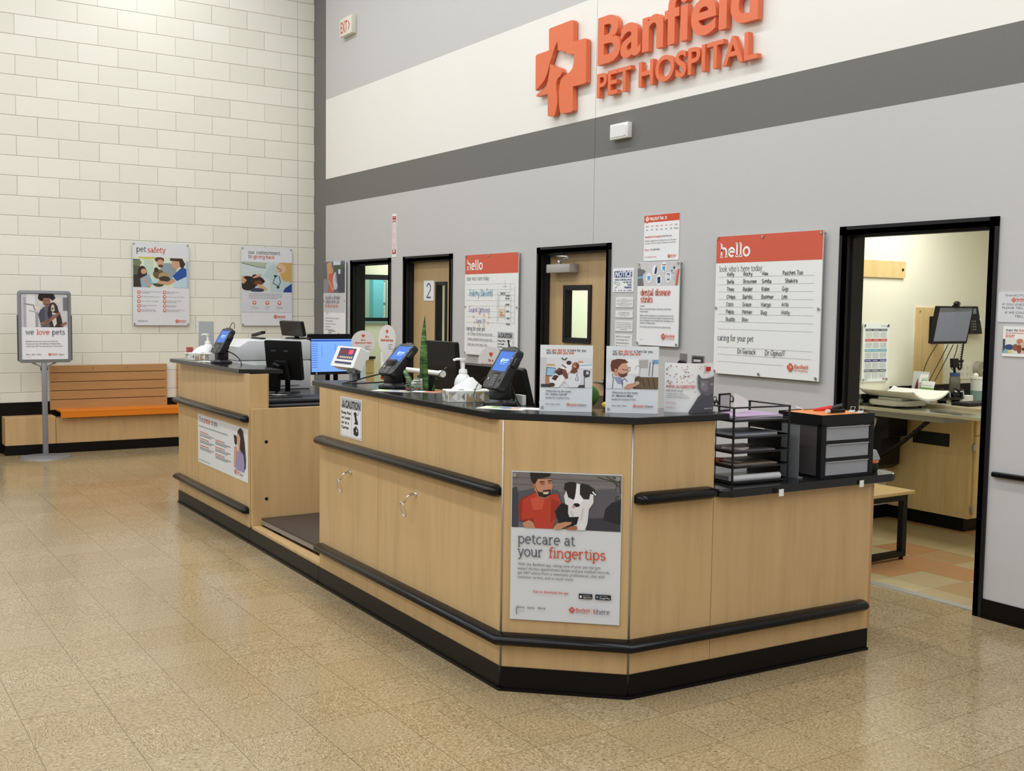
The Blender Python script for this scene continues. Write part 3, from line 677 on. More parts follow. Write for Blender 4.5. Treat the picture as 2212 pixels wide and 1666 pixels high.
class Gfx:
    """Draws on a flat face of size W x H: u runs right, d runs down from its top edge. Each later colour lies a hair further out."""
    STEP = 0.00011
    def __init__(s, M, W, H, w0=0.0003):
        s.M, s.W, s.H, s.w, s.parts = M, W, H, w0, {}
    def bucket(s, part):
        if part not in s.parts: s.parts[part] = MB(None, s.M)
        return s.parts[part]
    def poly(s, part, rgb, pts):
        m = rgb if isinstance(rgb, bpy.types.Material) else ink(rgb)
        s.w += s.STEP
        s.bucket(part).face([(u, s.H-d, s.w) for u, d in pts], m)
    def rect(s, part, rgb, u0, d0, u1, d1): s.poly(part, rgb, [(u0, d1), (u1, d1), (u1, d0), (u0, d0)])
    def ell(s, part, rgb, cu, cd, ru, rd=None, n=20, a0=0, a1=360):
        rd = rd or ru
        s.poly(part, rgb, [(cu+ru*math.cos(math.radians(a0+(a1-a0)*i/n)), cd+rd*math.sin(math.radians(a0+(a1-a0)*i/n))) for i in range(n if a1-a0 == 360 else n+1)])
    def line(s, part, rgb, pts, wd, closed=False, bump=True):
        """A stroke with mitred corners."""
        m = rgb if isinstance(rgb, bpy.types.Material) else ink(rgb)
        if bump: s.w += s.STEP
        b = s.bucket(part); P = [Vector(p) for p in pts]; n = len(P); L, Rr = [], []
        if n > 2 and (P[0]-P[-1]).length < 1e-7: closed = True
        for i in range(n):
            a = P[i-1] if i > 0 else (P[-2] if closed else None); c = P[i+1] if i < n-1 else (P[1] if closed else None)
            d1 = (P[i]-a).normalized() if a is not None and (P[i]-a).length > 1e-9 else None; d2 = (c-P[i]).normalized() if c is not None and (c-P[i]).length > 1e-9 else None
            d1 = d1 or d2; d2 = d2 or d1
            if d1 is None: return
            t = d1+d2
            t = t.normalized() if t.length > 1e-6 else d1
            nn = Vector((-t.y, t.x)); k = 1.0/max(0.45, nn.dot(Vector((-d1.y, d1.x))))
            L.append(P[i]+nn*wd*0.5*k); Rr.append(P[i]-nn*wd*0.5*k)
        for i in range(n-1):
            q = [L[i], L[i+1], Rr[i+1], Rr[i]]
            b.face([(p.x, s.H-p.y, s.w) for p in q], m)
    def text(s, part, rgb, t, u, d, size, w=None, bold=0.0, align='l', shear=0.0):
        """Sans lettering; d is the baseline, w squeezes or stretches the line to that width."""
        P, F, wd = glyphs(t, bold)
        sx = size if w is None else (w/wd if wd else size)
        W_ = wd*sx; u0 = u-(W_ if align == 'r' else (W_/2 if align == 'c' else 0))
        m = rgb if isinstance(rgb, bpy.types.Material) else ink(rgb)
        s.w += s.STEP; b = s.bucket(part); k = b.mi(m)
        vs_ = [b.v((u0+x*sx+y*size*shear, s.H-d+y*size, s.w)) for x, y in P]
        for f in F:
            try: b.bm.faces.new([vs_[i] for i in f]).material_index = k
            except ValueError: pass
        return W_
    def stroke(s, part, rgb, t, u, d, xh, wt, w=None, slab=True, slant=0.0, jit=0.0, seed=1):
        """Slab-serif (or, without serifs, handwritten) lettering with x-height xh and stroke weight wt."""
        adv = sum(SK.get(c, SK[' '])[0] for c in t)+0.08*(len(t)-1)
        k = xh if w is None else w/adv
        x = u; s.w += s.STEP; rng = random.Random(seed)
        for c in t:
            a, st, bars = SK.get(c, SK[' ']); jy = rng.uniform(-jit, jit)*xh; js = 1+rng.uniform(-jit, jit)
            for pl in st: s.line(part, rgb, [(x+px*k+py*xh*slant, d+jy-py*xh*js) for px, py in pl], wt, bump=False)
            if slab:
                for (xa, ya, xb, yb) in bars: s.line(part, rgb, [(x+xa*k, d-ya*xh+(wt*0.5 if ya else -wt*0.5)*0), (x+xb*k, d-yb*xh)], wt*0.9, bump=False)
            x += (a+0.08)*k
        return x-u
    def para(s, part, rgb, lines, u, d, size, lead, align='l', bold=0.0, widths=None):
        for i, t in enumerate(lines): s.text(part, rgb, t, u, d+i*lead, size, bold=bold, align=align, w=widths[i] if widths else None)
    def emblem(s, part, rgb, u, d, h):
        for pl in EMB: s.poly(part, rgb, [(u+x*h, d+y*h) for x, y in pl])
    def brand(s, u, d, h, tail=True, rgb=CORAL):
        """Emblem, two lines of lettering and the bar with bhere, as on the posters; h is the emblem's height."""
        s.emblem('logo', rgb, u, d, h)
        s.text('logo', rgb, 'Banfield', u+1.16*h, d+0.55*h, 0.66*h, w=2.05*h, bold=0.012)
        s.text('logo', rgb, 'PET HOSPITAL', u+1.16*h, d+0.92*h, 0.32*h, w=2.05*h, bold=0.012)
        if tail:
            s.rect('logo', (150, 150, 150), u+3.45*h, d+0.02*h, u+3.49*h, d+1.0*h)
            s.stroke('logo', CORAL, 'b', u+3.72*h, d+0.86*h, 0.40*h, 0.075*h); s.stroke('logo', GREYINK, 'here', u+4.12*h, d+0.86*h, 0.40*h, 0.075*h)
    def bars(s, part, rgb, u, d, widths, lead, t):
        """Lines of print too small to read in the photo, as broken rules."""
        rng = random.Random(int(u*1e4)+int(d*1e4)+len(widths))
        s.w += s.STEP; b = s.bucket(part); m = ink(rgb)
        for i, wd in enumerate(widths):
            x = u
            while x < u+wd-t:
                l = min(rng.uniform(1.5, 6.0)*t, u+wd-x)
                b.face([(x, s.H-(d+i*lead), s.w), (x+l, s.H-(d+i*lead), s.w), (x+l, s.H-(d+i*lead-t), s.w), (x, s.H-(d+i*lead-t), s.w)], m); x += l+0.7*t
    def pic(s, part, x0, d0, x1, d1, shapes):
        """A printed picture from flat shapes in unit coordinates, kept inside its rectangle."""
        cx = lambda x: x0+(x1-x0)*min(1, max(0, x)); cy = lambda y: d0+(d1-d0)*min(1, max(0, y))
        for sh in shapes:
            k, c, a = sh[0], sh[1], sh[2:]
            if k == 'r': s.rect(part, c, cx(a[0]), cy(a[1]), cx(a[2]), cy(a[3]))
            elif k == 'p': s.poly(part, c, [(cx(x), cy(y)) for x, y in a[0]])
            elif k == 'e':
                t = math.radians(a[4]) if len(a) > 4 else 0.0; asp = (x1-x0)/(d1-d0); n = 20; pts = []
                for i in range(n):
                    ex, ey = a[2]*math.cos(2*math.pi*i/n)*asp, a[3]*math.sin(2*math.pi*i/n)
                    pts.append((cx(a[0]+(ex*math.cos(t)-ey*math.sin(t))/asp), cy(a[1]+ex*math.sin(t)+ey*math.cos(t))))
                s.poly(part, c, pts)
            elif k == 'l': s.line(part, c, [(cx(x), cy(y)) for x, y in a[0]], a[1]*(x1-x0))
    def build(s, parent, labels=None):
        for n, b in s.parts.items():
            if len(b.bm.faces):
                o = b.build(n, parent)
                if labels and n in labels: o['label'] = labels[n]

def face_frame(o, u, v):
    """Matrix of a flat face: origin at its lower left, u right, v up, w out."""
    u = Vector(u).normalized(); v = Vector(v).normalized(); w = u.cross(v)
    return Matrix(((u.x, v.x, w.x, o[0]), (u.y, v.y, w.y, o[1]), (u.z, v.z, w.z, o[2]), (0, 0, 0, 1)))
def on_back(x0, z0, off=0.0): return face_frame((x0, -off, z0), (1, 0, 0), (0, 0, 1))
def on_left(y0, z0, off=0.0): return face_frame((off, y0, z0), (0, 1, 0), (0, 0, 1))

ACRYLIC = mat('clear_acrylic_edge', (196, 206, 202), 0.12, 0.5)
def board(name, label, cat, M, W, H, th=0.004, face=(240, 240, 241), pins=(), off=0.0, group=None, rough=0.35, r=0.0, edge=None):
    """A sign or poster board; its face lies on the plane M, the body behind it; pins are (u, d) stand-offs reaching back to the wall."""
    o = M @ Vector((W/2, 0, 0))
    t = thing(name, label, cat, o, 0.0, group)
    b = MB(None, M)
    m = ink(face, rough)
    if r: b.prism(rrect(0, W, 0, H, r), -th, 0, m)
    else: b.box(0, W, 0, H, -th, 0, m)
    if edge:
        b.box(-0.0015, W+0.0015, -0.0015, H+0.0015, -th-0.001, -0.001, edge)
    b.build('board', t)
    for u, d in pins:
        p = MB(STEEL, M); v_ = H-d
        p.cyl((u, v_, -max(off-0.0008, th)), (u, v_, 0.004), 0.0065, n=12); p.cyl((u, v_, 0.003), (u, v_, 0.0065), 0.0095, n=14); p.build('standoff_pin', t, 40)
    g = Gfx(M, W, H)
    return t, g
# ------------------------------------------------------------------ the big raised sign on the wall
sg = thing('wall_sign', 'large raised orange hospital name sign with cross emblem high on the grey wall', 'sign', (6.0, 0.0, 3.10))
ORANGE_SIGN = mat('sign_orange', (226, 112, 68), 0.42)
SIGNSIDE = mat('sign_orange_side', (214, 84, 36), 0.42)
for pl in EMB:
    b = MB(ORANGE_SIGN); b.prism([(4.738+x*0.705, 3.812-y*0.705) for x, y in pl], -0.052, -0.012, axis='y')
    for f in b.bm.faces:
        if abs(f.normal.y) < 0.5: pass
    b.build('emblem', sg)
def raised(text, x0, x1, zb, cap, bold):
    """Letters cut from 40 mm sheet, each a part of the sign."""
    capw = glyphs('B', bold); ch = max(p[1] for p in capw[0]); size = cap/ch
    full = glyphs(text, bold)[2]; sx = (x1-x0)/full
    for i, c in enumerate(text):
        if c == ' ': continue
        cv = bpy.data.curves.new('letter_source', 'FONT'); cv.body = c; cv.size = 1.0; cv.resolution_u = 5; cv.offset = bold; cv.extrude = 0.02; cv.fill_mode = 'BOTH'
        o = bpy.data.objects.new('letter_source', cv); me = bpy.data.meshes.new_from_object(o)
        wc = max(v.co.x for v in me.vertices); end = glyphs(text[:i+1], bold)[2]
        b = MB(ORANGE_SIGN); k = b.mi(ORANGE_SIGN)
        vs_ = [b.v((x0+(end-wc+v.co.x)*sx, -0.032-v.co.z, zb+v.co.y*size)) for v in me.vertices]
        for p in me.polygons:
            try: b.bm.faces.new([vs_[j] for j in p.vertices]).material_index = k
            except ValueError: pass
        bpy.data.objects.remove(o); bpy.data.meshes.remove(me); bpy.data.curves.remove(cv)
        b.build('letter', sg)
raised('Banfield', 5.568, 7.213, 3.414, 0.338, 0.022)
raised('PET HOSPITAL', 5.568, 7.218, 3.167, 0.172, 0.016)

# exit sign, alarm box
t = thing('exit_sign', 'white exit sign with red letters and arrow high near the corner', 'sign', (1.0, 0.0, 4.53))
b = MB(mat('exit_sign_case', (226, 222, 206), 0.4)); b.box(0.862, 1.172, -0.062, 0.0, 4.535, 4.727, bev=0.006); b.build('case', t, 40)
g = Gfx(on_back(0.862, 4.535, 0.062), 0.31, 0.192)
RED = (204, 48, 44)
g.text('lettering', RED, 'EXIT', 0.035, 0.158, 0.17, w=0.175, bold=0.012)
g.line('lettering', RED, [(0.228, 0.055), (0.262, 0.10), (0.228, 0.145)], 0.014)
g.build(t)
t = thing('wall_speaker', 'white box speaker mounted on the dark grey stripe', 'speaker', (5.83, 0, 2.83))
b = MB(WHITE); b.box(5.728, 5.937, -0.045, 0.0, 2.83, 2.943, bev=0.005); b.build('case', t, 40)
b = MB(mat('speaker_grille_white', (228, 228, 224), 0.5)); b.prism([(5.738, 2.845), (5.925, 2.845), (5.925, 2.918), (5.90, 2.926), (5.765, 2.926), (5.738, 2.918)], -0.049, -0.044, axis='y'); b.box(5.90, 5.915, -0.0505, -0.048, 2.85, 2.86, LGREY); b.build('front_cover', t)

# fire extinguisher arrow sign and the extinguisher under it
t, g = board('fire_extinguisher_sign', 'narrow vertical red and white fire extinguisher arrow sign', 'sign', on_back(2.063, 2.078, 0.003), 0.095, 0.444, 0.003, face=(242, 238, 236))
FR = (176, 44, 50)
g.line('lettering', FR, [(0.012, 0.028), (0.083, 0.028), (0.083, 0.408), (0.012, 0.408), (0.012, 0.028)], 0.006)
g.rect('lettering', FR, 0.012, 0.03, 0.083, 0.085); g.poly('lettering', (242, 238, 236), [(0.03, 0.034), (0.065, 0.034), (0.0475, 0.046)])
g.text('lettering', (242, 238, 236), 'FIRE', 0.0475, 0.078, 0.026, w=0.062, bold=0.02, align='c')
for i, c in enumerate('EXTINGUISHER'): g.text('lettering', FR, c, 0.0475, 0.118+i*0.0232, 0.027, align='c', bold=0.02)
g.poly('lettering', FR, [(0.012, 0.366), (0.083, 0.366), (0.083, 0.408), (0.012, 0.408)]); g.poly('lettering', (242, 238, 236), [(0.03, 0.37), (0.065, 0.37), (0.065, 0.384), (0.0475, 0.402), (0.03, 0.384)])
g.build(t)
t = thing('fire_extinguisher', 'red fire extinguisher with white label hanging on the wall under its arrow sign', 'fire extinguisher', (2.16, -0.10, 0.82))
RX = mat('extinguisher_red', (178, 32, 30), 0.25)
b = MB(RX); b.lathe((2.16, -0.10, 0.82), [(0.06, 0.0), (0.066, 0.01), (0.066, 0.29), (0.055, 0.325), (0.025, 0.345), (0.02, 0.36)], n=20); b.build('cylinder', t, 40)
b = MB(PAPER); b.lathe((2.16, -0.10, 0.92), [(0.0665, 0.0), (0.0665, 0.19)], n=20); b.build('label_wrap', t, 40)
b = MB(BLACK); b.cyl((2.16, -0.10, 1.175), (2.16, -0.10, 1.21), 0.02, n=12); b.box(2.08, 2.17, -0.112, -0.088, 1.212, 1.224); b.box(2.075, 2.165, -0.112, -0.088, 1.237, 1.249); b.build('valve', t)
b = MB(STEEL); b.tube([(2.13+0.03*math.cos(i*math.pi/6), -0.115, 1.265+0.022*math.sin(i*math.pi/6)) for i in range(13)], 0.004, n=6); b.build('pull_ring', t)
b = MB(STEEL); b.box(2.145, 2.175, -0.035, 0.0, 0.95, 1.15); b.build('bracket', t)

# ------------------------------------------------------------------ posters on the block wall
def pins4(W, H, e=0.014): return ((e, e), (W-e, e), (e, H-e), (W-e, H-e))
SKIN, HAIR = (206, 160, 128), (70, 48, 40)
t, g = board('pet_safety_poster', 'pet safety poster with a family and dog picture on the block wall', 'poster', on_left(-2.117, 1.328, 0.03), 0.612, 0.90, 0.006, pins=pins4(0.612, 0.9), off=0.03, face=(226, 226, 230), edge=ACRYLIC)
g.stroke('lettering', GREYINK, 'pet ', 0.042, 0.098, 0.040, 0.0085); g.stroke('lettering', (222, 104, 72), 'safety', 0.158, 0.102, 0.040, 0.0085)
g.pic('photo', 0.005, 0.152, 0.607, 0.483, [('r', (222, 226, 206), 0, 0, 1, 1), ('e', (206, 200, 96), .25, .02, .16, .06), ('r', (92, 100, 78), 0, .08, .12, 1), ('e', (120, 130, 92), .07, .2, .08, .1), ('r', (196, 214, 196), .2, .1, .36, .6), ('p', (60, 52, 44), [(0, .6), (.2, .55), (.3, 1), (0, 1)]),
  ('e', (62, 40, 40), .16, .55, .085, .25), ('e', SKIN, .185, .48, .05, .09), ('p', (150, 176, 190), [(.12, .72), (.28, .56), (.36, .9), (.24, 1), (.14, 1)]), ('l', SKIN, [(.17, .68), (.24, .85), (.3, .98)], .035),
  ('p', (146, 160, 170), [(.5, .2), (.66, .18), (.78, .4), (.74, .8), (.56, .78), (.48, .5)]), ('e', (92, 66, 48), .47, .08, .085, .09), ('e', SKIN, .485, .19, .06, .12), ('e', (92, 70, 52), .49, .29, .045, .05),
  ('e', (112, 92, 62), .45, .56, .10, .16), ('e', (176, 150, 108), .55, .62, .10, .13), ('e', (62, 54, 44), .41, .42, .04, .08), ('e', (70, 60, 46), .56, .72, .10, .1), ('e', (74, 78, 60), .45, .88, .1, .1),
  ('p', (192, 214, 226), [(.72, .62), (.98, .58), (.98, 1), (.72, 1)]), ('p', (44, 84, 160), [(.7, .62), (.88, .3), (.99, .4), (.98, .6), (.78, .78)]), ('l', (224, 232, 240), [(.7, .66), (.78, .8)], .02), ('l', SKIN, [(.75, .74), (.62, .86), (.42, .82)], .06), ('e', (186, 220, 226), .38, .8, .06, .07),
  ('e', SKIN, .76, .22, .075, .16), ('p', (70, 48, 40), [(.66, .02), (.88, .02), (.94, .2), (.9, .34), (.84, .3), (.83, .12), (.66, .1)]), ('p', (176, 190, 206), [(.95, .1), (1, .1), (1, 1), (.97, 1)])])
rowtxt = [('Know the signs of heat stroke', 'and hydrate'), ('ID and microchip your pets', ''), ('Calm. Say "no" to biting', ''), ('Beware of hot pavement', 'in cars'), ('Have a disaster plan', 'and kit for your pets')], [('Never leave pets in', 'parked cars'), ('Create a pet first aid kit', ''), ('Always provide access', 'to fresh water'), ('Know about pet', 'travel safety', ), ('Beware of household toxins', 'and poison hotline')]
for c in range(2):
    for r_ in range(5):
        u, d = 0.062+c*0.276, 0.536+r_*0.0495
        g.ell('icon', CORAL, u, d, 0.0175); g.ell('icon', (240, 232, 230), u, d, 0.0095)
        l1, l2 = rowtxt[c][r_]
        g.text('lettering', GREYINK, l1, u+0.027, d-(0.0 if l2 else -0.005), 0.0145, w=0.2*len(l1)/27)
        if l2: g.text('lettering', GREYINK, l2, u+0.027, d+0.0145, 0.0145, w=0.2*len(l2)/27)
g.text('lettering', GREYINK, 'banfield.com', 0.047, 0.858, 0.02, w=0.108, bold=0.012)
g.brand(0.455, 0.836, 0.037, False)
g.build(t)

t, g = board('giving_back_poster', 'commitment to giving back poster with a doctor picture on the block wall', 'poster', on_left(-0.904, 1.327, 0.03), 0.612, 0.902, 0.006, pins=pins4(0.612, 0.902), off=0.03, face=(226, 226, 230), edge=ACRYLIC)
g.stroke('lettering', GREYINK, 'our commitment', 0.082, 0.076, 0.027, 0.0062, w=0.385); g.stroke('lettering', GREYINK, 'to ', 0.082, 0.124, 0.027, 0.0062); g.stroke('lettering', (222, 110, 76), 'giving back', 0.142, 0.124, 0.027, 0.0062, w=0.255)
g.pic('photo', 0.004, 0.165, 0.608, 0.512, [('r', (206, 216, 216), 0, 0, 1, 1), ('p', (176, 188, 172), [(0, 0), (.5, .02), (.47, .2), (.2, .14), (0, .08)]), ('l', (80, 90, 80), [(0, .05), (.3, .17), (.48, .2)], .01), ('e', (214, 168, 150), .1, .52, .14, .05), ('e', (130, 110, 118), .1, .6, .09, .06),
  ('p', (186, 206, 208), [(.4, .5), (.56, .12), (.66, .05), (.72, .4), (.98, .55), (1, 1), (.58, 1), (.55, .55)]), ('e', (204, 166, 96), .88, .3, .12, .34), ('e', (222, 184, 150), .78, .2, .1, .18), ('p', (204, 166, 96), [(.74, 0), (1, 0), (1, .7), (.92, .6), (.9, .2), (.84, .08)]),
  ('l', (60, 60, 62), [(.69, .14), (.74, .22), (.8, .24)], .012), ('l', (170, 90, 80), [(.74, .3), (.8, .29)], .012), ('p', (40, 40, 44), [(.63, .42), (.72, .44), (.66, .52)]), ('l', (70, 78, 84), [(.66, .48), (.62, .7), (.72, .78)], .014), ('l', (70, 78, 84), [(.74, .46), (.77, .66), (.72, .82)], .014), ('e', (60, 66, 72), .72, .83, .03, .05),
  ('e', (46, 38, 34), .12, .72, .17, .24), ('e', (62, 44, 34), .3, .64, .14, .16), ('e', (120, 72, 40), .33, .7, .09, .08), ('e', (24, 22, 22), .42, .64, .035, .05), ('e', (34, 28, 26), .26, .5, .06, .08), ('p', SKIN, [(0, .48), (.1, .62), (.04, .74), (0, .7)]), ('e', SKIN, .3, .48, .09, .04, -20), ('e', (210, 170, 130), .4, .84, .11, .06, 25), ('e', (60, 70, 88), .3, .94, .14, .07), ('p', (38, 66, 142), [(.86, .86), (1, .7), (1, 1), (.82, 1)])])
g.rect('tint_panel', (214, 214, 219), 0.002, 0.512, 0.61, 0.745)
g.bars('lettering', (150, 148, 152), 0.088, 0.538, [0.40, 0.40, 0.40, 0.35], 0.0175, 0.007)
for u, a, b_ in ((0.152, 'wellness of', 'our profession'), (0.307, 'wellness', 'of pets'), (0.455, 'wellness of', 'communities')):
    g.ell('icon', CORAL, u, 0.637, 0.0235); g.ell('icon', (240, 228, 226), u, 0.634, 0.012); g.text('lettering', (150, 140, 142), a, u, 0.688, 0.0165, align='c'); g.text('lettering', (150, 140, 142), b_, u, 0.705, 0.0165, align='c')
g.emblem('logo', CORAL, 0.384, 0.776, 0.043); g.text('logo', CORAL, 'Banfield', 0.434, 0.803, 0.03, w=0.093, bold=0.012); g.text('logo', CORAL, 'FOUNDATION', 0.434, 0.817, 0.013, w=0.093, bold=0.012); g.bars('lettering', (190, 180, 182), 0.434, 0.836, [0.093], 0.01, 0.003)
g.build(t)

# ------------------------------------------------------------------ posters on the grey wall
t, g = board('wellness_poster', 'tall affordable wellness care poster beside the corner with a person and dog', 'poster', on_back(0.352, 1.165, 0.03), 0.615, 0.91, 0.006, pins=((0.58, 0.02), (0.59, 0.45), (0.02, 0.45)), off=0.03, edge=ACRYLIC)
g.pic('photo', 0, 0, 0.60, 0.36, [('r', (96, 104, 118), 0, 0, 1, 1), ('r', (70, 92, 70), .5, .1, 1, .6), ('r', (208, 214, 222), .46, 0, .8, .12), ('p', (198, 160, 116), [(.15, .05), (.38, 0), (.42, .7), (.2, .75)]), ('r', (142, 142, 150), 0, .55, .24, 1), ('e', (214, 148, 110), .36, .3, .1, .14), ('p', (206, 100, 78), [(.24, .4), (.46, .36), (.52, .75), (.44, 1), (.26, 1)]), ('l', SKIN, [(.26, .6), (.4, .85), (.5, .9)], .05), ('e', (196, 196, 206), .57, .62, .12, .28), ('e', (150, 150, 164), .64, .5, .08, .2), ('p', (70, 72, 84), [(.6, .3), (1, .2), (1, 1), (.7, 1)]), ('r', (214, 220, 226), .7, .26, .8, .4)])
g.rect('tint_panel', (206, 206, 211), 0, 0.36, 0.60, 0.58); g.poly('tint_panel', (206, 206, 211), [(0.06, 0.58), (0.15, 0.58), (0.10, 0.61)])
g.stroke('lettering', GREYINK, 'say hello to affordable,', 0.06, 0.434, 0.03, 0.006, w=0.42); g.stroke('lettering', GREYINK, 'wellness driven care', 0.06, 0.48, 0.03, 0.006, w=0.39); g.stroke('lettering', (214, 104, 82), 'for the pet you love', 0.06, 0.528, 0.03, 0.006, w=0.36)
for i, l in enumerate(('As low as 50 cents a day for comprehensive', 'Covid testing available', 'Preventive dental and care exam', 'Annual discounts', '24/7 video and live chat')): g.text('lettering', GREYINK, l, 0.06, 0.656+i*0.033, 0.024, w=0.0092*len(l))
g.bars('lettering', GREYINK, 0.14, 0.80, [0.2, 0.1, 0.15], 0.022, 0.008); g.emblem('logo', CORAL, 0.40, 0.815, 0.06); g.text('logo', CORAL, 'Banfield', 0.465, 0.845, 0.03, w=0.09, bold=0.012); g.text('logo', CORAL, 'PET HOSPITAL', 0.465, 0.865, 0.015, w=0.09)
g.build(t)

BOARDW = (240, 240, 237)
def hello_board(x0, W, z0, label, group=None):
    H = 0.903
    t, g = board('hello_board', label, 'sign board', on_back(x0, z0, 0.03), W, H, 0.006, pins=((0.012, 0.012), (W*0.46, 0.018), (W-0.014, 0.016), (0.012, 0.47), (W-0.016, 0.47), (0.012, H-0.014), (W*0.46, H-0.014), (W-0.02, H-0.016)), off=0.03, edge=ACRYLIC, face=BOARDW)
    g.rect('header_band', (212, 94, 70), 0.001, 0.001, W-0.001, 0.176)
    g.stroke('lettering', (252, 250, 248), 'hello', 0.038, 0.133, 0.054, 0.0135, w=0.268)
    g.stroke('lettering', (120, 120, 124), "look who's here today", 0.033, 0.232, 0.0245, 0.0042, w=0.382)
    for i in range(8): g.rect('ruled_lines', (150, 150, 152), 0.033, 0.267+i*0.0487, W-0.055, 0.2685+i*0.0487)
    g.stroke('lettering', (120, 120, 124), 'caring for your pet', 0.033, 0.683, 0.0245, 0.0042, w=0.325)
    for i in range(3): g.rect('ruled_lines', (150, 150, 152), 0.033, 0.727+i*0.0475, (W-0.055) if i < 2 else 0.62, 0.7285+i*0.0475)
    return t, g
t, g = hello_board(6.88, 0.90, 1.161, 'white hello board full of handwritten pet names, near the open doorway')
names = [('Kelly', 'Rocky', 'Max', 'Patches Too'), ('Bella', 'Brownee', 'Simba', 'Shakira'), ('Theo', 'Raider', 'Kobe', 'Gigi'), ('Chaps', 'Bandit', 'Boomer', 'Leo'), ('Coco', 'Grace', 'Margo', 'Arlo'), ('Pablo', 'Parker', 'Bug', 'Molly'), ('Buddy', 'Bow')]
PEN = (52, 54, 60)
for i, row in enumerate(names):
    for u, nm in zip((0.108, 0.255, 0.418, 0.590), row):
        if nm == 'Shakira': u += 0.022
        g.stroke('handwriting', PEN, nm, u, 0.2615+i*0.0487, 0.0165, 0.0035, slab=False, slant=0.04, jit=0.09, seed=i*7+len(nm))
g.stroke('handwriting', PEN, 'Dr.Garlock', 0.222, 0.763, 0.021, 0.0036, w=0.162, slab=False, slant=0.05, jit=0.09, seed=3); g.stroke('handwriting', PEN, 'Dr.Ophoff', 0.463, 0.763, 0.021, 0.0036, w=0.165, slab=False, slant=0.05, jit=0.09, seed=5)
g.brand(0.652, 0.805, 0.052, False)
g.build(t)
t, g = hello_board(3.604, 0.888, 1.146, 'white hello board with faded blue and purple handwriting, between the two wooden doors')
g.stroke('handwriting', (120, 176, 204), 'Ankeny Banfield', 0.075, 0.375, 0.042, 0.006, w=0.40, slab=False, slant=0.1, jit=0.12); g.stroke('handwriting', (168, 158, 206), 'Grand Opening', 0.075, 0.52, 0.036, 0.005, w=0.36, slab=False, slant=0.1, jit=0.12); g.stroke('handwriting', (176, 168, 206), 'June 29', 0.20, 0.616, 0.03, 0.005, w=0.16, slab=False, slant=0.1, jit=0.1)
for u, d in ((0.16, 0.56), (0.26, 0.53), (0.34, 0.54), (0.425, 0.56), (0.18, 0.61), (0.41, 0.61), (0.26, 0.635), (0.34, 0.635)): g.line('handwriting', (226, 160, 84), [(u-0.012, d+0.012), (u, d-0.012), (u+0.006, d+0.004), (u+0.014, d+0.012)], 0.005)
for l in ([(0.565, 0.33), (0.565, 0.60)], [(0.59, 0.36), (0.59, 0.59)], [(0.59, 0.34), (0.77, 0.34)], [(0.59, 0.365), (0.77, 0.365)], [(0.78, 0.365), (0.78, 0.60)], [(0.84, 0.28), (0.84, 0.61)], [(0.77, 0.27), (0.77, 0.33)], [(0.69, 0.44), (0.69, 0.58)], [(0.68, 0.24), (0.69, 0.3)], [(0.655, 0.29), (0.715, 0.29)]): g.line('handwriting', (150, 150, 152), l, 0.003)
for i, (u, d, w_) in enumerate(((0.615, 0.357, 0.09), (0.70, 0.375, 0.06), (0.695, 0.40, 0.07), (0.70, 0.452, 0.06), (0.71, 0.51, 0.05), (0.72, 0.57, 0.05), (0.71, 0.62, 0.06))): g.bars('handwriting', (120, 122, 124), u, d, [w_], 0.01, 0.012)
g.line('handwriting', (226, 160, 84), [(0.605, 0.49), (0.68, 0.49), (0.68, 0.55), (0.605, 0.55), (0.605, 0.49)], 0.004); g.bars('handwriting', (222, 150, 80), 0.615, 0.52, [0.055, 0.06], 0.022, 0.014)
for i, s_ in enumerate(('Dr. Thoms will be moving to the', 'Ankeny location later on you can', 'see you the next few')): g.stroke('handwriting', (130, 132, 134), s_, 0.065, 0.722+i*0.0475, 0.014, 0.003, w=0.42 if i < 2 else 0.34, slab=False, slant=0.06, jit=0.1, seed=i)
g.build(t)

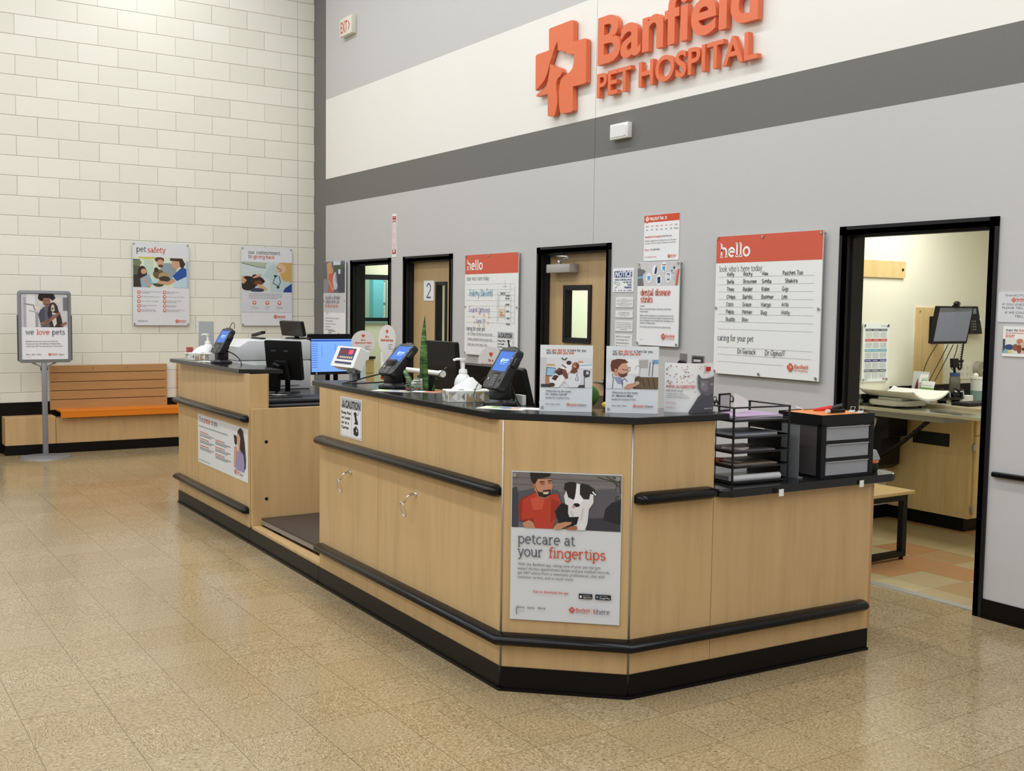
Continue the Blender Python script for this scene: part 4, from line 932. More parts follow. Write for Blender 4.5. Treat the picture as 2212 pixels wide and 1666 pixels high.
def caution(M, W, H, label, tilt=0.0, full=True):
    t, g = board('caution_sign', label, 'sign', M, W, H, 0.001, face=(236, 236, 236))
    a, k = W/0.15, H/0.205
    U = lambda pts: [(u*a, d*k) for u, d in pts]
    g.line('lettering', (60, 60, 62), U([(0.005, 0.006), (0.145, 0.006), (0.145, 0.199), (0.005, 0.199), (0.005, 0.006)]), 0.0016)
    g.rect('header_band', (176, 177, 180), 0.008*a, 0.010*k, 0.142*a, 0.058*k)
    g.poly('lettering', (34, 34, 36), U([(0.011, 0.053), (0.034, 0.053), (0.0225, 0.015)])); g.text('lettering', (236, 236, 236), '!', 0.0225*a, 0.050*k, 0.03*k, align='c', bold=0.02)
    g.text('lettering', (34, 34, 36), 'CAUTION', 0.037*a, 0.053*k, 0.052*k, w=0.102*a, bold=0.03)
    g.rect('lettering', (90, 90, 92), 0.0805*a, 0.060*k, 0.0813*a, 0.188*k)
    for i, l in enumerate(('Keep Pets', 'on Leash', 'or in a', 'Carrier')): g.text('lettering', (40, 40, 42), l, 0.010*a, 0.086*k+i*0.0255*k, 0.021*k, w=0.0074*a*len(l), bold=0.024)
    K = (30, 30, 32)
    g.poly('pictogram', K, U([(0.098, 0.072), (0.105, 0.066), (0.112, 0.068), (0.117, 0.076), (0.111, 0.081), (0.116, 0.098), (0.124, 0.116), (0.124, 0.128), (0.098, 0.128), (0.106, 0.118), (0.103, 0.1), (0.1, 0.084), (0.094, 0.078)]))
    g.line('pictogram', K, U([(0.112, 0.084), (0.125, 0.078), (0.132, 0.062)]), 0.0022)
    g.poly('pictogram', K, U([(0.094, 0.152), (0.11, 0.142), (0.126, 0.15), (0.128, 0.177), (0.116, 0.188), (0.097, 0.182)])); g.poly('pictogram', (196, 196, 198), U([(0.114, 0.152), (0.122, 0.155), (0.121, 0.166), (0.114, 0.166)]))
    g.line('pictogram', K, U([(0.103, 0.147), (0.11, 0.138), (0.119, 0.146)]), 0.004)
    g.build(t); return t
caution(on_back(4.173, 1.155, 0.0345), 0.262, 0.215, 'caution notice taped onto the lower right of the faded hello board')

# room number on door 2
t, g = board('room_number_sign', 'white plate with a large grey number two on the wooden door', 'sign', on_back(2.600, 1.633, -0.084), 0.203, 0.20, 0.004, face=(232, 234, 238), r=0.012)
g.line('lettering', (92, 96, 106), _A(0.101, 0.075, 0.040, 0.043, 195, 380, 12)+[(0.064, 0.168), (0.146, 0.168)], 0.017)
g.build(t)

t, g = board('hours_poster', 'hospital hours notice pinned above the dental poster', 'poster', on_back(6.102, 1.925, 0.004), 0.377, 0.325, 0.002)
g.rect('header_band', (212, 76, 48), 0, 0, 0.377, 0.05); g.poly('header_band', (212, 76, 48), [(0.022, 0.05), (0.042, 0.05), (0.032, 0.058)]); g.emblem('logo', (250, 246, 244), 0.016, 0.008, 0.034)
g.stroke('lettering', (250, 246, 244), 'hospital hours', 0.058, 0.034, 0.0165, 0.0046, w=0.186)
for i, (a, b_) in enumerate(zip(('MON', 'TUE', 'WED', 'THU', 'FRI', 'SAT', 'SUN'), ('8-6', '8-6', '8-6', '8-6', '8-6', '8-5', 'Closed'))):
    u = 0.036+i*0.0515; g.text('lettering', CORAL, a, u, 0.082, 0.013, align='c', bold=0.01); g.text('lettering', DARKINK, b_, u, 0.108, 0.0145, align='c', bold=0.006)
g.text('lettering', CORAL, 'Banfield Pet Hospital', 0.014, 0.158, 0.018, w=0.17, bold=0.014); g.text('lettering', DARKINK, 'is here for you.', 0.19, 0.158, 0.018, w=0.115, bold=0.008)
g.text('lettering', GREYINK, 'Health, happiness and safety for you, the pets', 0.014, 0.186, 0.0165, w=0.335); g.text('lettering', GREYINK, 'you love, and our teams is always our priority.', 0.014, 0.203, 0.0165, w=0.332)
g.text('lettering', CORAL, 'Phone:', 0.014, 0.25, 0.017, bold=0.014); g.text('lettering', DARKINK, '515-457-0301', 0.074, 0.25, 0.017, w=0.105, bold=0.008)
g.text('lettering', GREYINK, 'Book', 0.014, 0.30, 0.011); g.text('lettering', CORAL, 'banfield.com/visits', 0.044, 0.30, 0.013, w=0.1, bold=0.01); g.brand(0.264, 0.282, 0.027, False)
g.build(t)

t, g = board('dental_poster', 'dental disease poster with a grey dog and toothbrush drawing', 'poster', on_back(6.072, 1.32, 0.03), 0.45, 0.596, 0.006, pins=pins4(0.45, 0.596), off=0.03, edge=ACRYLIC)
g.rect('picture', (210, 206, 208), 0.001, 0.001, 0.449, 0.170)
g.poly('picture', (112, 112, 116), [(0.0, 0.17), (0.0, 0.03), (0.012, 0.05), (0.024, 0.028), (0.034, 0.05), (0.06, 0.052), (0.088, 0.062), (0.08, 0.08), (0.06, 0.084), (0.058, 0.11), (0.07, 0.17)]); g.poly('picture', (120, 178, 206), [(0.0, 0.104), (0.06, 0.1), (0.06, 0.114), (0.0, 0.118)])
for u, d in ((0.125, 0.112), (0.19, 0.06), (0.235, 0.13), (0.285, 0.04), (0.335, 0.11)): g.ell('picture', (240, 242, 246), u, d, 0.031, 0.036)
TOOTH = (86, 164, 206)
for u, d in ((0.125, 0.118), (0.285, 0.052)): g.poly('picture', TOOTH, [(u-0.016, d-0.018), (u+0.016, d-0.018), (u+0.014, d+0.004), (u+0.01, d+0.022), (u+0.003, d+0.006), (u-0.003, d+0.006), (u-0.01, d+0.022), (u-0.014, d+0.004)])
g.poly('picture', NAVY, [(0.185, 0.085), (0.205, 0.088), (0.215, 0.05), (0.207, 0.036), (0.198, 0.036), (0.192, 0.05)]); g.rect('picture', (196, 150, 120), 0.2, 0.03, 0.212, 0.04); g.poly('picture', NAVY, [(0.218, 0.11), (0.25, 0.106), (0.252, 0.15), (0.222, 0.154)]); g.rect('picture', (60, 62, 96), 0.322, 0.085, 0.348, 0.133); g.rect('picture', (226, 234, 242), 0.325, 0.093, 0.345, 0.124); g.rect('picture', (176, 92, 66), 0.268, 0.02, 0.308, 0.026)
for u, d, k in ((0.395, 0.045, 0.016), (0.372, 0.066, 0.01), (0.386, 0.083, 0.007)): g.poly('picture', NAVY, [(u, d-k), (u+k*0.25, d-k*0.25), (u+k, d), (u+k*0.25, d+k*0.25), (u, d+k), (u-k*0.25, d+k*0.25), (u-k, d), (u-k*0.25, d-k*0.25)])
g.poly('picture', CORAL, [(0.41, 0.168), (0.43, 0.168), (0.449, 0.06), (0.446, 0.054), (0.432, 0.062)])
for i in range(9): g.line('picture', (190, 186, 188), [(0.425-i*0.0014, 0.07+i*0.008), (0.406-i*0.0014, 0.066+i*0.008)], 0.003)
g.stroke('lettering', (214, 98, 70), 'dental disease', 0.04, 0.237, 0.030, 0.0062, w=0.322); g.stroke('lettering', (214, 98, 70), 'stinks', 0.04, 0.287, 0.030, 0.0062, w=0.135)
for i, (l, d, w_) in enumerate((('Literally.', 0.318, 0.05), ('But it can also lead to pain, tooth loss, and internal', 0.340, 0.335), ('organ disease.', 0.358, 0.092), ('Regular dental cleanings are an important part of your', 0.387, 0.365), ("pet's health, and since we're big fans of preventive care", 0.405, 0.367), ("here at Banfield, we've included dental cleanings in our", 0.423, 0.367), ('Optimum Wellness Plans.', 0.441, 0.175), ("Ask us about your pet's dental care options today.", 0.468, 0.337))): g.text('lettering', DARKINK, l, 0.038, d, 0.0165, w=w_, bold=0.004)
g.brand(0.275, 0.507, 0.044, False); g.bars('lettering', (190, 190, 190), 0.04, 0.555, [0.035], 0.01, 0.003)
g.build(t)

t, g = board('notice_sign', 'blue and white video surveillance notice beside the door with closer', 'sign', on_back(5.750, 1.704, 0.004), 0.244, 0.176, 0.003, face=(240, 241, 242), r=0.008)
BL = (30, 58, 122)
g.rect('header_band', BL, 0.018, 0.020, 0.226, 0.068); g.text('lettering', (244, 244, 246), 'NOTICE', 0.026, 0.062, 0.055, w=0.19, bold=0.03, shear=0.16)
g.text('lettering', BL, 'VIDEO SURVEILLANCE', 0.222, 0.092, 0.02, w=0.2, bold=0.03, align='r')
for i, l in enumerate(('IN USE ON', 'THESE', 'PREMISES')): g.text('lettering', BL, l, 0.222, 0.111+i*0.019, 0.019, w=0.0105*len(l), bold=0.03, align='r')
g.line('pictogram', (90, 96, 110), [(0.02, 0.1), (0.07, 0.108), (0.084, 0.112), (0.078, 0.128), (0.066, 0.124), (0.022, 0.112), (0.02, 0.1)], 0.003); g.line('pictogram', (90, 96, 110), [(0.026, 0.154), (0.03, 0.142), (0.05, 0.14), (0.054, 0.13)], 0.003)
for u, w_ in ((0.025, 0.012), (0.068, 0.012), (0.095, 0.018), (0.13, 0.024), (0.172, 0.05)): g.bars('lettering', (70, 84, 120), u, 0.166, [w_], 0.01, 0.005)
g.build(t)
def small_notice(z0, H, lines, label, bold0=False):
    t, g = board('wall_notice', label, 'sign', on_back(5.788, z0, 0.004), 0.204, H, 0.003, face=(234, 234, 233), r=0.008, group=None)
    n = len(lines); lead = min(0.0205, (H-0.018)/n)
    for i, l in enumerate(lines): g.text('lettering', DARKINK if bold0 and i == 0 else (96, 97, 100), l, 0.102, 0.008+lead*(i+0.85), lead*0.78, w=min(0.18, 0.0052*len(l)) if lead < 0.018 else min(0.178, 0.0085*len(l)), align='c', bold=0.012 if bold0 and i == 0 else 0.002)
    g.build(t)
small_notice(1.590, 0.076, ('NOTICE', 'If you are experiencing symptoms of illness', 'cough or sore throat please do not', 'enter and let', 'us know by phone so we may arrange', 'curbside care for you and your pet', 'Thank you for your help'), 'small grey notice directly under the blue surveillance notice')
small_notice(1.514, 0.051, ('SICK or INJURED PATIENTS', 'are seen FIRST for everyones', 'safety. Thank you.'), 'smallest grey notice about sick patients, second under the surveillance sign', True)
small_notice(1.412, 0.080, ('Payments for services rendered are due', 'at time of discharge including deposits', 'of the estimate for surgery. Additional', 'payments are due during an extended', 'hospital stay.'), 'grey payment notice, third under the surveillance sign')
t, g = board('wall_notice', 'lowest grey notice about lost property, partly hidden by a doctor sign', 'sign', on_back(5.788, 1.225, 0.004), 0.204, 0.165, 0.003, face=(236, 236, 234))
for i, l in enumerate(('Banfield is not responsible', 'for any damaged, lost, or', 'stolen personal property.', 'Please be aware of the items', 'you bring into the hospital')): g.text('lettering', (84, 85, 88), l, 0.012, 0.024+i*0.0235, 0.02, w=0.0062*len(l))
g.build(t)

t, g = board('thank_you_sign', 'white thank you sign right of the doorway, cut off by the picture edge', 'sign', on_back(8.908, 1.538, 0.004), 0.32, 0.152, 0.003, face=(216, 217, 220), r=0.012)
for l, u, d, w_ in (('THANKS FOR COMING TO', 0.037, 0.022, 0.235), ('IF YOU ENJOYED YOUR VISIT', 0.026, 0.067, 0.268), ('PLEASE TELL YOUR FRIENDS', 0.026, 0.084, 0.262), ('IF WE COULD DO BETTER', 0.042, 0.108, 0.24), ('TELL US', 0.095, 0.126, 0.08)): g.text('lettering', (104, 105, 110), l, u, d, 0.0152, w=w_)
g.brand(0.075, 0.028, 0.023, False)
g.build(t)
t, g = board('share_poster', 'small share the love card with dog picture below the thank you sign', 'poster', on_back(8.946, 1.366, 0.006), 0.26, 0.151, 0.004, face=(240, 238, 234))
g.stroke('lettering', GREYINK, 'share the', 0.014, 0.024, 0.0085, 0.0022, w=0.066); g.stroke('lettering', CORAL, 'love', 0.086, 0.024, 0.0085, 0.0022, w=0.032)
g.bars('lettering', (206, 130, 112), 0.014, 0.035, [0.2], 0.01, 0.004); g.bars('lettering', CORAL, 0.014, 0.046, [0.055, 0.045], 0.008, 0.004)
g.pic('photo', 0.001, 0.06, 0.259, 0.134, [('r', (226, 224, 214), 0, 0, 1, 1), ('r', (70, 78, 82), 0, .05, .05, 1), ('e', (60, 76, 120), .14, .6, .1, .2), ('e', (130, 180, 190), .1, .9, .09, .14), ('e', (222, 206, 130), .16, .9, .05, .12), ('e', (150, 92, 66), .27, .6, .06, .24), ('e', (196, 130, 104), .36, .2, .07, .2), ('e', (206, 180, 158), .42, .6, .1, .36), ('e', (140, 74, 54), .35, .7, .05, .3), ('e', (70, 50, 44), .44, .7, .035, .1), ('r', (130, 130, 138), .55, .4, 1, 1)])
g.build(t)

# wall plates behind the counter
t = thing('wall_outlet', 'steel plate with a black knob under the dental poster', 'outlet', (6.552, 0, 1.1))
b = MB(STEEL); b.box(6.517, 6.588, -0.006, 0, 1.16, 1.278, bev=0.002); b.build('plate', t)
b = MB(BLACK); b.cyl((6.553, -0.006, 1.205), (6.553, -0.035, 1.205), 0.024, n=16); b.build('knob', t, 40)
t = thing('wall_outlet', 'steel plate with a dark insert right of the knob plate', 'outlet', (6.70, 0, 1.1))
b = MB(STEEL); b.box(6.638, 6.760, -0.006, 0, 1.15, 1.27, bev=0.002); b.build('plate', t)
b = MB(DARKPL); b.box(6.65, 6.75, -0.009, -0.005, 1.16, 1.26); b.box(6.665, 6.735, -0.011, -0.008, 1.225, 1.24, LGREY); b.build('insert', t)
# ------------------------------------------------------------------ signs fixed to the counter fronts
def on_panel(p, q, s, z0, off=0.001):
    d = Vector((q[0]-p[0], q[1]-p[1])).normalized(); n = Vector((d.y, -d.x)); o = Vector(p)+d*s+n*off
    return face_frame((o.x, o.y, z0), (d.x, d.y, 0), (0, 0, 1))
caution(on_panel(N2, C1, 0.298, 0.880, 0.0024), 0.278, 0.212, 'caution sticker near left end of the long counter front, above the upper rail')
t, g = board('promise_poster', 'wide white promise poster with a woman holding a cat on the left counter section', 'poster', on_panel(L0, A1, 0.534, 0.394, 0.0026), 1.136, 0.361, 0.0012, face=(228, 230, 232))
g.stroke('lettering', GREYINK, 'Our ', 0.03, 0.052, 0.027, 0.006, w=0.13); g.stroke('lettering', CORAL, 'promise', 0.145, 0.052, 0.027, 0.006, w=0.165); g.stroke('lettering', GREYINK, 'to you', 0.335, 0.052, 0.027, 0.006, w=0.14)
g.text('lettering', GREYINK, 'Our commitment to you and your pet starts with people who care every day for pets and their families.', 0.03, 0.092, 0.02, w=0.68)
for c, n in ((0.05, 3), (0.43, 3)):
    for r_ in range(n):
        d = 0.132+r_*0.05+(0.02 if c > 0.1 else 0); g.bars('lettering', CORAL, c, d, [0.22], 0.01, 0.006); g.bars('lettering', GREYINK, c, d+0.014, [0.35, 0.28], 0.012, 0.005)
for i, l in enumerate(('blove', 'byou', 'bhere', 'bwell')): g.text('lettering', GREYINK, l, 0.03+i*0.07, 0.342, 0.016, w=0.05)
g.pic('photo', 0.83, 0.0, 1.12, 0.30, [('p', (52, 34, 32), [(.3, .3), (.36, .1), (.55, .02), (.72, .08), (.84, .35), (.92, .7), (.9, .9), (.78, .95), (.5, .5)]), ('p', (156, 146, 186), [(.2, .95), (.2, .68), (.36, .56), (.6, .52), (.78, .62), (.84, .82), (.8, 1), (.2, 1)]), ('e', (214, 160, 134), .42, .3, .12, .14), ('p', (214, 160, 134), [(.36, .38), (.52, .38), (.5, .56), (.38, .58)]), ('e', (46, 34, 36), .2, .33, .1, .11), ('p', (46, 34, 36), [(.08, .3), (.06, .2), (.16, .26)]), ('e', (70, 52, 48), .16, .36, .04, .05), ('p', (214, 160, 134), [(.05, .95), (.1, .5), (.24, .46), (.3, .6), (.18, .95)]), ('p', (52, 34, 32), [(.4, .14), (.56, .1), (.64, .3), (.66, .6), (.58, .54), (.54, .24)]), ('e', (246, 240, 240), .36, .36, .03, .012, 20)])
g.brand(0.86, 0.302, 0.032)
g.build(t)

# the petcare poster on the clipped corner
t, g = board('petcare_poster', 'large petcare app poster with man and dog picture on the clipped counter corner', 'poster', on_panel(C1, C2, 0.039, 0.304, 0.008), 0.447, 0.611, 0.005, face=(214, 216, 220), rough=0.25, edge=ACRYLIC, pins=((0.012, 0.014), (0.431, 0.014)))
SK1, SK2, RD = (196, 138, 106), (164, 104, 78), (186, 62, 44)
g.pic('photo', 0.002, 0.002, 0.445, 0.229, [
 ('r', (104, 100, 102), 0, 0, 1, 1), ('r', (118, 112, 112), 0, 0, 1, .33), ('l', (92, 86, 86), [(0, .1), (1, .11)], .006), ('l', (138, 132, 130), [(.3, .2), (1, .21)], .006), ('l', (140, 134, 132), [(.55, .05), (.9, .06)], .006), ('l', (88, 84, 84), [(0, .22), (.2, .225)], .005), ('l', (84, 80, 80), [(.5, .3), (1, .31)], .006),
 ('p', (66, 66, 74), [(0, .3), (.04, .26), (.06, .4), (.06, 1), (0, 1)]), ('p', (84, 84, 92), [(.06, .36), (.2, .28), (.42, .3), (.46, .44), (.44, .8), (.06, .9)]), ('p', (92, 90, 96), [(.74, .32), (.8, .26), (.96, .24), (.96, .62), (.9, .72), (.7, .78)]), ('p', (58, 58, 66), [(.66, .8), (.86, .76), (1, .9), (1, 1), (.62, 1)]), ('p', (38, 38, 44), [(.84, .8), (.86, .6), (.92, .48), (1, .44), (1, .88)]),
 ('l', (58, 60, 44), [(.78, .04), (.92, .1), (.98, .2)], .008), ('l', (70, 72, 52), [(.86, .02), (.96, .12), (.95, .26)], .008), ('l', (52, 54, 42), [(.92, .02), (.98, .08), (.99, .3)], .008), ('l', (64, 66, 48), [(.94, .4), (.98, .36)], .01), ('l', (64, 66, 48), [(.94, .44), (1, .42)], .01),
 ('p', (150, 48, 36), [(.055, .6), (.08, .48), (.2, .36), (.25, .34), (.25, .55), (.22, .9), (.08, .88)]), ('p', RD, [(.1, .5), (.22, .36), (.33, .4), (.42, .36), (.46, .56), (.42, .72), (.38, 1), (.22, 1), (.2, .82), (.09, .86)]), ('p', (204, 84, 62), [(.17, .48), (.24, .42), (.3, .5), (.28, .66), (.2, .68)]), ('p', (160, 50, 38), [(.36, .46), (.44, .5), (.41, .78), (.36, .9)]), ('p', SK1, [(.1, .92), (.16, .86), (.2, .9), (.22, 1), (.12, 1)]),
 ('p', SK2, [(.22, .28), (.34, .34), (.34, .44), (.29, .48), (.23, .42)]), ('p', SK1, [(.18, .12), (.36, .1), (.375, .22), (.36, .36), (.31, .43), (.26, .42), (.21, .32)]), ('p', SK2, [(.18, .16), (.21, .16), (.22, .28), (.19, .27)]), ('p', (38, 30, 28), [(.165, 0), (.36, 0), (.34, .06), (.24, .1), (.215, .2), (.19, .2), (.17, .1)]), ('p', (48, 36, 32), [(.21, .24), (.24, .34), (.3, .35), (.36, .31), (.355, .38), (.31, .44), (.25, .42)]), ('p', (226, 208, 196), [(.285, .355), (.345, .335), (.33, .375), (.295, .38)]), ('l', (40, 30, 28), [(.285, .325), (.36, .3)], .012), ('l', (46, 34, 30), [(.255, .165), (.3, .155)], .010), ('l', (46, 34, 30), [(.33, .14), (.365, .13)], .010), ('l', (60, 40, 34), [(.262, .2), (.3, .195)], .006), ('l', (60, 40, 34), [(.335, .175), (.362, .17)], .006), ('p', (210, 152, 122), [(.315, .18), (.335, .25), (.31, .265)]),
 ('p', (222, 220, 220), [(.48, .4), (.5, .3), (.56, .22), (.68, .22), (.75, .34), (.75, .5), (.71, .62), (.7, .86), (.68, 1), (.6, 1), (.54, .8), (.5, .6)]), ('p', (36, 34, 30), [(.48, .28), (.485, .17), (.53, .14), (.58, .14), (.6, .2), (.6, .34), (.57, .46), (.52, .42), (.5, .3)]), ('p', (40, 38, 34), [(.62, .22), (.64, .16), (.7, .18), (.76, .26), (.765, .36), (.72, .34), (.71, .44), (.66, .44), (.62, .34)]), ('p', (240, 238, 238), [(.595, .16), (.625, .18), (.625, .36), (.66, .46), (.62, .56), (.57, .52), (.585, .36)]), ('e', (26, 24, 26), .597, .55, .03, .035), ('e', (188, 150, 144), .57, .58, .014, .03), ('e', (64, 52, 42), .655, .4, .012, .018), ('e', (30, 26, 24), .56, .38, .01, .016), ('l', (240, 240, 240), [(.74, .3), (.77, .36)], .012), ('l', (196, 194, 196), [(.55, .66), (.57, .8)], .012), ('l', (200, 198, 200), [(.66, .6), (.64, .8)], .012), ('e', (228, 226, 226), .65, .94, .03, .06),
 ('p', (30, 30, 34), [(.4, .68), (.46, .52), (.52, .56), (.52, .82), (.44, .9)]), ('p', (22, 22, 26), [(.49, .78), (.62, .76), (.6, .9), (.5, .95)]), ('p', SK1, [(.38, 1), (.42, .9), (.5, .86), (.56, .86), (.54, .91), (.48, .96), (.46, 1)]), ('p', SK2, [(.5, 1), (.54, .94), (.6, .92), (.61, .98), (.58, 1)]), ('l', SK1, [(.48, .95), (.55, .88)], .016)])
g.stroke('lettering', (104, 106, 114), 'petcare at', 0.030, 0.293, 0.0275, 0.0050, w=0.232); g.stroke('lettering', (104, 106, 114), 'your ', 0.030, 0.346, 0.0275, 0.0050); g.stroke('lettering', (206, 88, 58), 'fingertips', 0.156, 0.346, 0.0275, 0.0050, w=0.232)
for i, (l, w_) in enumerate((('With the Banfield app, taking care of your pet just got', 0.338), ('easier! Access appointment details and pet medical records,', 0.376), ('get 24/7 advice from a veterinary professional, chat with', 0.355), ('customer service, and so much more.', 0.230))): g.text('lettering', (110, 112, 118), l, 0.030, 0.384+i*0.0178, 0.0165, w=w_, bold=0.004)
g.text('lettering', (206, 88, 58), 'Scan to download the app', 0.094, 0.4945, 0.0150, w=0.146, bold=0.014)
for u, l1, l2 in ((0.282, 'Download on the', 'App Store'), (0.349, 'GET IT ON', 'Google Play')):
    g.poly('logo', (34, 34, 36), [(a_+u, b_+0.488) for a_, b_ in rrect(0, 0.0555 if u < 0.3 else 0.0635, 0, 0.021, 0.003, 3)]); g.text('logo', (230, 230, 230), l1, u+0.0175, 0.4955, 0.0045, w=0.03); g.text('logo', (236, 236, 236), l2, u+0.0175, 0.505, 0.0095, w=0.034 if u < 0.3 else 0.042)
g.ell('logo', (236, 236, 236), 0.2905, 0.5, 0.0045, 0.005); g.poly('logo', (116, 160, 200), [(0.354, 0.4925), (0.364, 0.4985), (0.354, 0.5045)])
for i, l in enumerate(('blove', 'byou', 'bhere')): g.text('lettering', (104, 106, 112), l, 0.030+i*0.043, 0.562, 0.015, w=0.031 if i != 1 else 0.029, bold=0.01)
g.bars('lettering', (150, 152, 156), 0.036, 0.575, [0.025], 0.01, 0.002)
g.emblem('logo', (198, 72, 52), 0.243, 0.546, 0.0245); g.text('logo', (198, 72, 52), 'Banfield', 0.272, 0.561, 0.018, w=0.056, bold=0.014); g.text('logo', (198, 72, 52), 'PET HOSPITAL', 0.272, 0.5695, 0.0078, w=0.056, bold=0.012); g.rect('logo', (150, 150, 152), 0.3355, 0.544, 0.3363, 0.572)
g.stroke('logo', (206, 88, 58), 'b', 0.343, 0.567, 0.0130, 0.0025); g.stroke('logo', (104, 106, 114), 'here', 0.356, 0.567, 0.0130, 0.0025, w=0.052)
g.line('lettering', (120, 122, 126), [(0.030, 0.556), (0.0265, 0.57), (0.030, 0.588)], 0.004)
g.build(t)

# ------------------------------------------------------------------ card terminals on their swivel stands
SCREENBLUE = mat('terminal_screen_blue', (18, 84, 170), 0.25, emit=(30, 112, 204), estr=0.42, var=0.02)
SCRWHITE = mat('terminal_screen_print', (190, 214, 240), 0.3, emit=(200, 220, 244), estr=0.5)
KEYM = mat('terminal_key', (120, 122, 124), 0.4)
TERMBLK = mat('terminal_black', (27, 27, 29), 0.35); TERMGREY = mat('terminal_keypad_face', (54, 55, 57), 0.45)
def terminal(loc, rz, tilt, label, W=0.165, L=0.200):
    t = thing('payment_terminal', label, 'card terminal', loc, rz, 'card terminals on the counter tops')
    F = TR(loc[0], loc[1], loc[2], rz)
    b = MB(TERMBLK, F); b.prism([(0.082*math.cos(a), 0.075*math.sin(a)) for a in [math.radians(22.5+45*i) for i in range(8)]], 0.0, 0.016, bev=0.004); b.cyl((0, 0.005, 0.016), (0, 0.005, 0.026), 0.06, 0.052, n=24); b.build('base_plate', t, 40)
    th = math.radians(tilt); c, s_ = math.cos(th), math.sin(th)
    b = MB(TERMBLK, F); b.box(-0.045, 0.03, -0.035, 0.045, 0.024, 0.105, bev=0.008); b.box(-0.05, 0.035, -0.02, 0.05, 0.10, 0.15, bev=0.01); b.build('post', t, 40)
    O = F @ Vector((-W/2, -0.052, 0.078)); R3 = F.to_3x3()
    Mf = face_frame(O, R3 @ Vector((1, 0, 0)), R3 @ Vector((0, c, s_)))
    b = MB(TERMBLK, Mf); b.prism(rrect(0, W, 0, L, 0.018), -0.036, 0, bev=0.005); b.prism([(W*0.2, 0.02), (W*0.8, 0.02), (W*0.75, L*0.8), (W*0.25, L*0.8)], -0.06, -0.034, bev=0.006); b.build('body', t, 40)
    b = MB(TERMBLK, Mf); b.box(W-0.002, W+0.016, L*0.58, L*0.8, -0.03, -0.004, bev=0.005); b.box(-0.012, 0.002, L*0.45, L*0.62, -0.03, -0.004, bev=0.005); b.box(W*0.3, W*0.72, L-0.004, L+0.01, -0.03, -0.002, DARKPL, bev=0.003); b.build('holder_clamp', t, 40)
    g = Gfx(Mf, W, L, 0.0002)
    g.poly('keypad_face', TERMGREY, [(p[0], p[1]) for p in rrect(0.004, W-0.004, L*0.605, L-0.004, 0.015)])
    g.rect('screen', ink((30, 34, 44)), 0.012, 0.012, W-0.014, L*0.6); g.rect('screen', SCREENBLUE, 0.016, 0.020, W-0.018, L*0.578)
    g.rect('screen', ink((22, 60, 130)), 0.016, 0.016, W-0.018, 0.020)
    g.emblem('screen', SCRWHITE, W*0.34, L*0.265, 0.022); g.stroke('screen', SCRWHITE, 'Banfield', W*0.49, L*0.325, 0.0075, 0.0018, w=W*0.28); g.rect('screen', SCRWHITE, W*0.50, L*0.355, W*0.74, L*0.365); g.rect('screen', SCRWHITE, W*0.36, L*0.40, W*0.70, L*0.406)
    g.rect('keypad', TERMBLK, W*0.36, L*0.65, W*0.68, L*0.985)
    for i in range(3):
        for j in range(5): g.rect('keypad', KEYM, W*(0.40+i*0.088), L*(0.678+j*0.06), W*(0.455+i*0.088), L*(0.705+j*0.06))
    g.ell('reader_mark', ink((196, 198, 200)), W*0.19, L*0.79, 0.006, 0.006, 10); g.ell('reader_mark', TERMBLK, W*0.82, L*0.79, 0.008, 0.008, 12); g.poly('reader_mark', KEYM, [(W*0.81, L*0.79), (W*0.84, L*0.78), (W*0.84, L*0.80)])
    for j in range(3): g.rect('reader_mark', ink((210, 212, 214)), W-0.010, 0.02+j*0.028, W-0.005, 0.026+j*0.028)
    g.build(t)
    return t, F
def cable(parent, F, pts, r=0.0028, m=None, name='cable'):
    b = MB(m or BLACK, F); P = []
    for i in range(0, len(pts)-3, 3): P += bez(*pts[i:i+4], n=10)[(1 if i else 0):]
    b.tube(P, r, n=6); b.build(name, parent)
t, F = terminal((8.195, -2.55, 1.150), math.radians(-6), 60, 'card terminal with blue screen nearest the camera, beside the front tissue box')
cable(t, F, [(-0.07, -0.03, 0.12), (-0.13, -0.06, 0.10), (-0.15, -0.07, 0.02), (-0.10, -0.07, 0.006), (-0.06, -0.07, 0.006), (-0.03, -0.05, 0.006), (0.02, 0.05, 0.006)], 0.0018)
cable(t, F, [(0.05, 0.03, 0.09), (0.08, 0.03, 0.06), (0.09, 0.03, 0.03), (0.10, 0.05, 0.004)], 0.003)
t, F = terminal((7.125, -2.535, 1.150), math.radians(0), 48, 'middle card terminal on the long counter, left of the tall spiky plant', 0.17, 0.205)
cable(t, F, [(-0.07, 0.02, 0.08), (-0.20, -0.06, 0.05), (-0.30, -0.10, 0.012), (-0.36, -0.125, 0.005)], 0.004)
cable(t, F, [(-0.36, -0.125, 0.005), (-0.28, -0.13, 0.004), (-0.12, -0.10, 0.02), (-0.03, -0.04, 0.03)], 0.004)
t, F = terminal((4.47, -2.585, 1.146), math.radians(4), 60, 'farthest card terminal, on the left counter section before the printer', 0.175, 0.20)
cable(t, F, [(0.02, 0.03, 0.09), (0.16, 0.06, 0.07), (0.26, 0.05, 0.02), (0.36, 0.0, 0.004)], 0.004)
cable(t, F, [(-0.10, 0.08, 0.18), (-0.14, 0.12, 0.28), (-0.02, 0.12, 0.34), (0.0, 0.10, 0.25)], 0.0025)

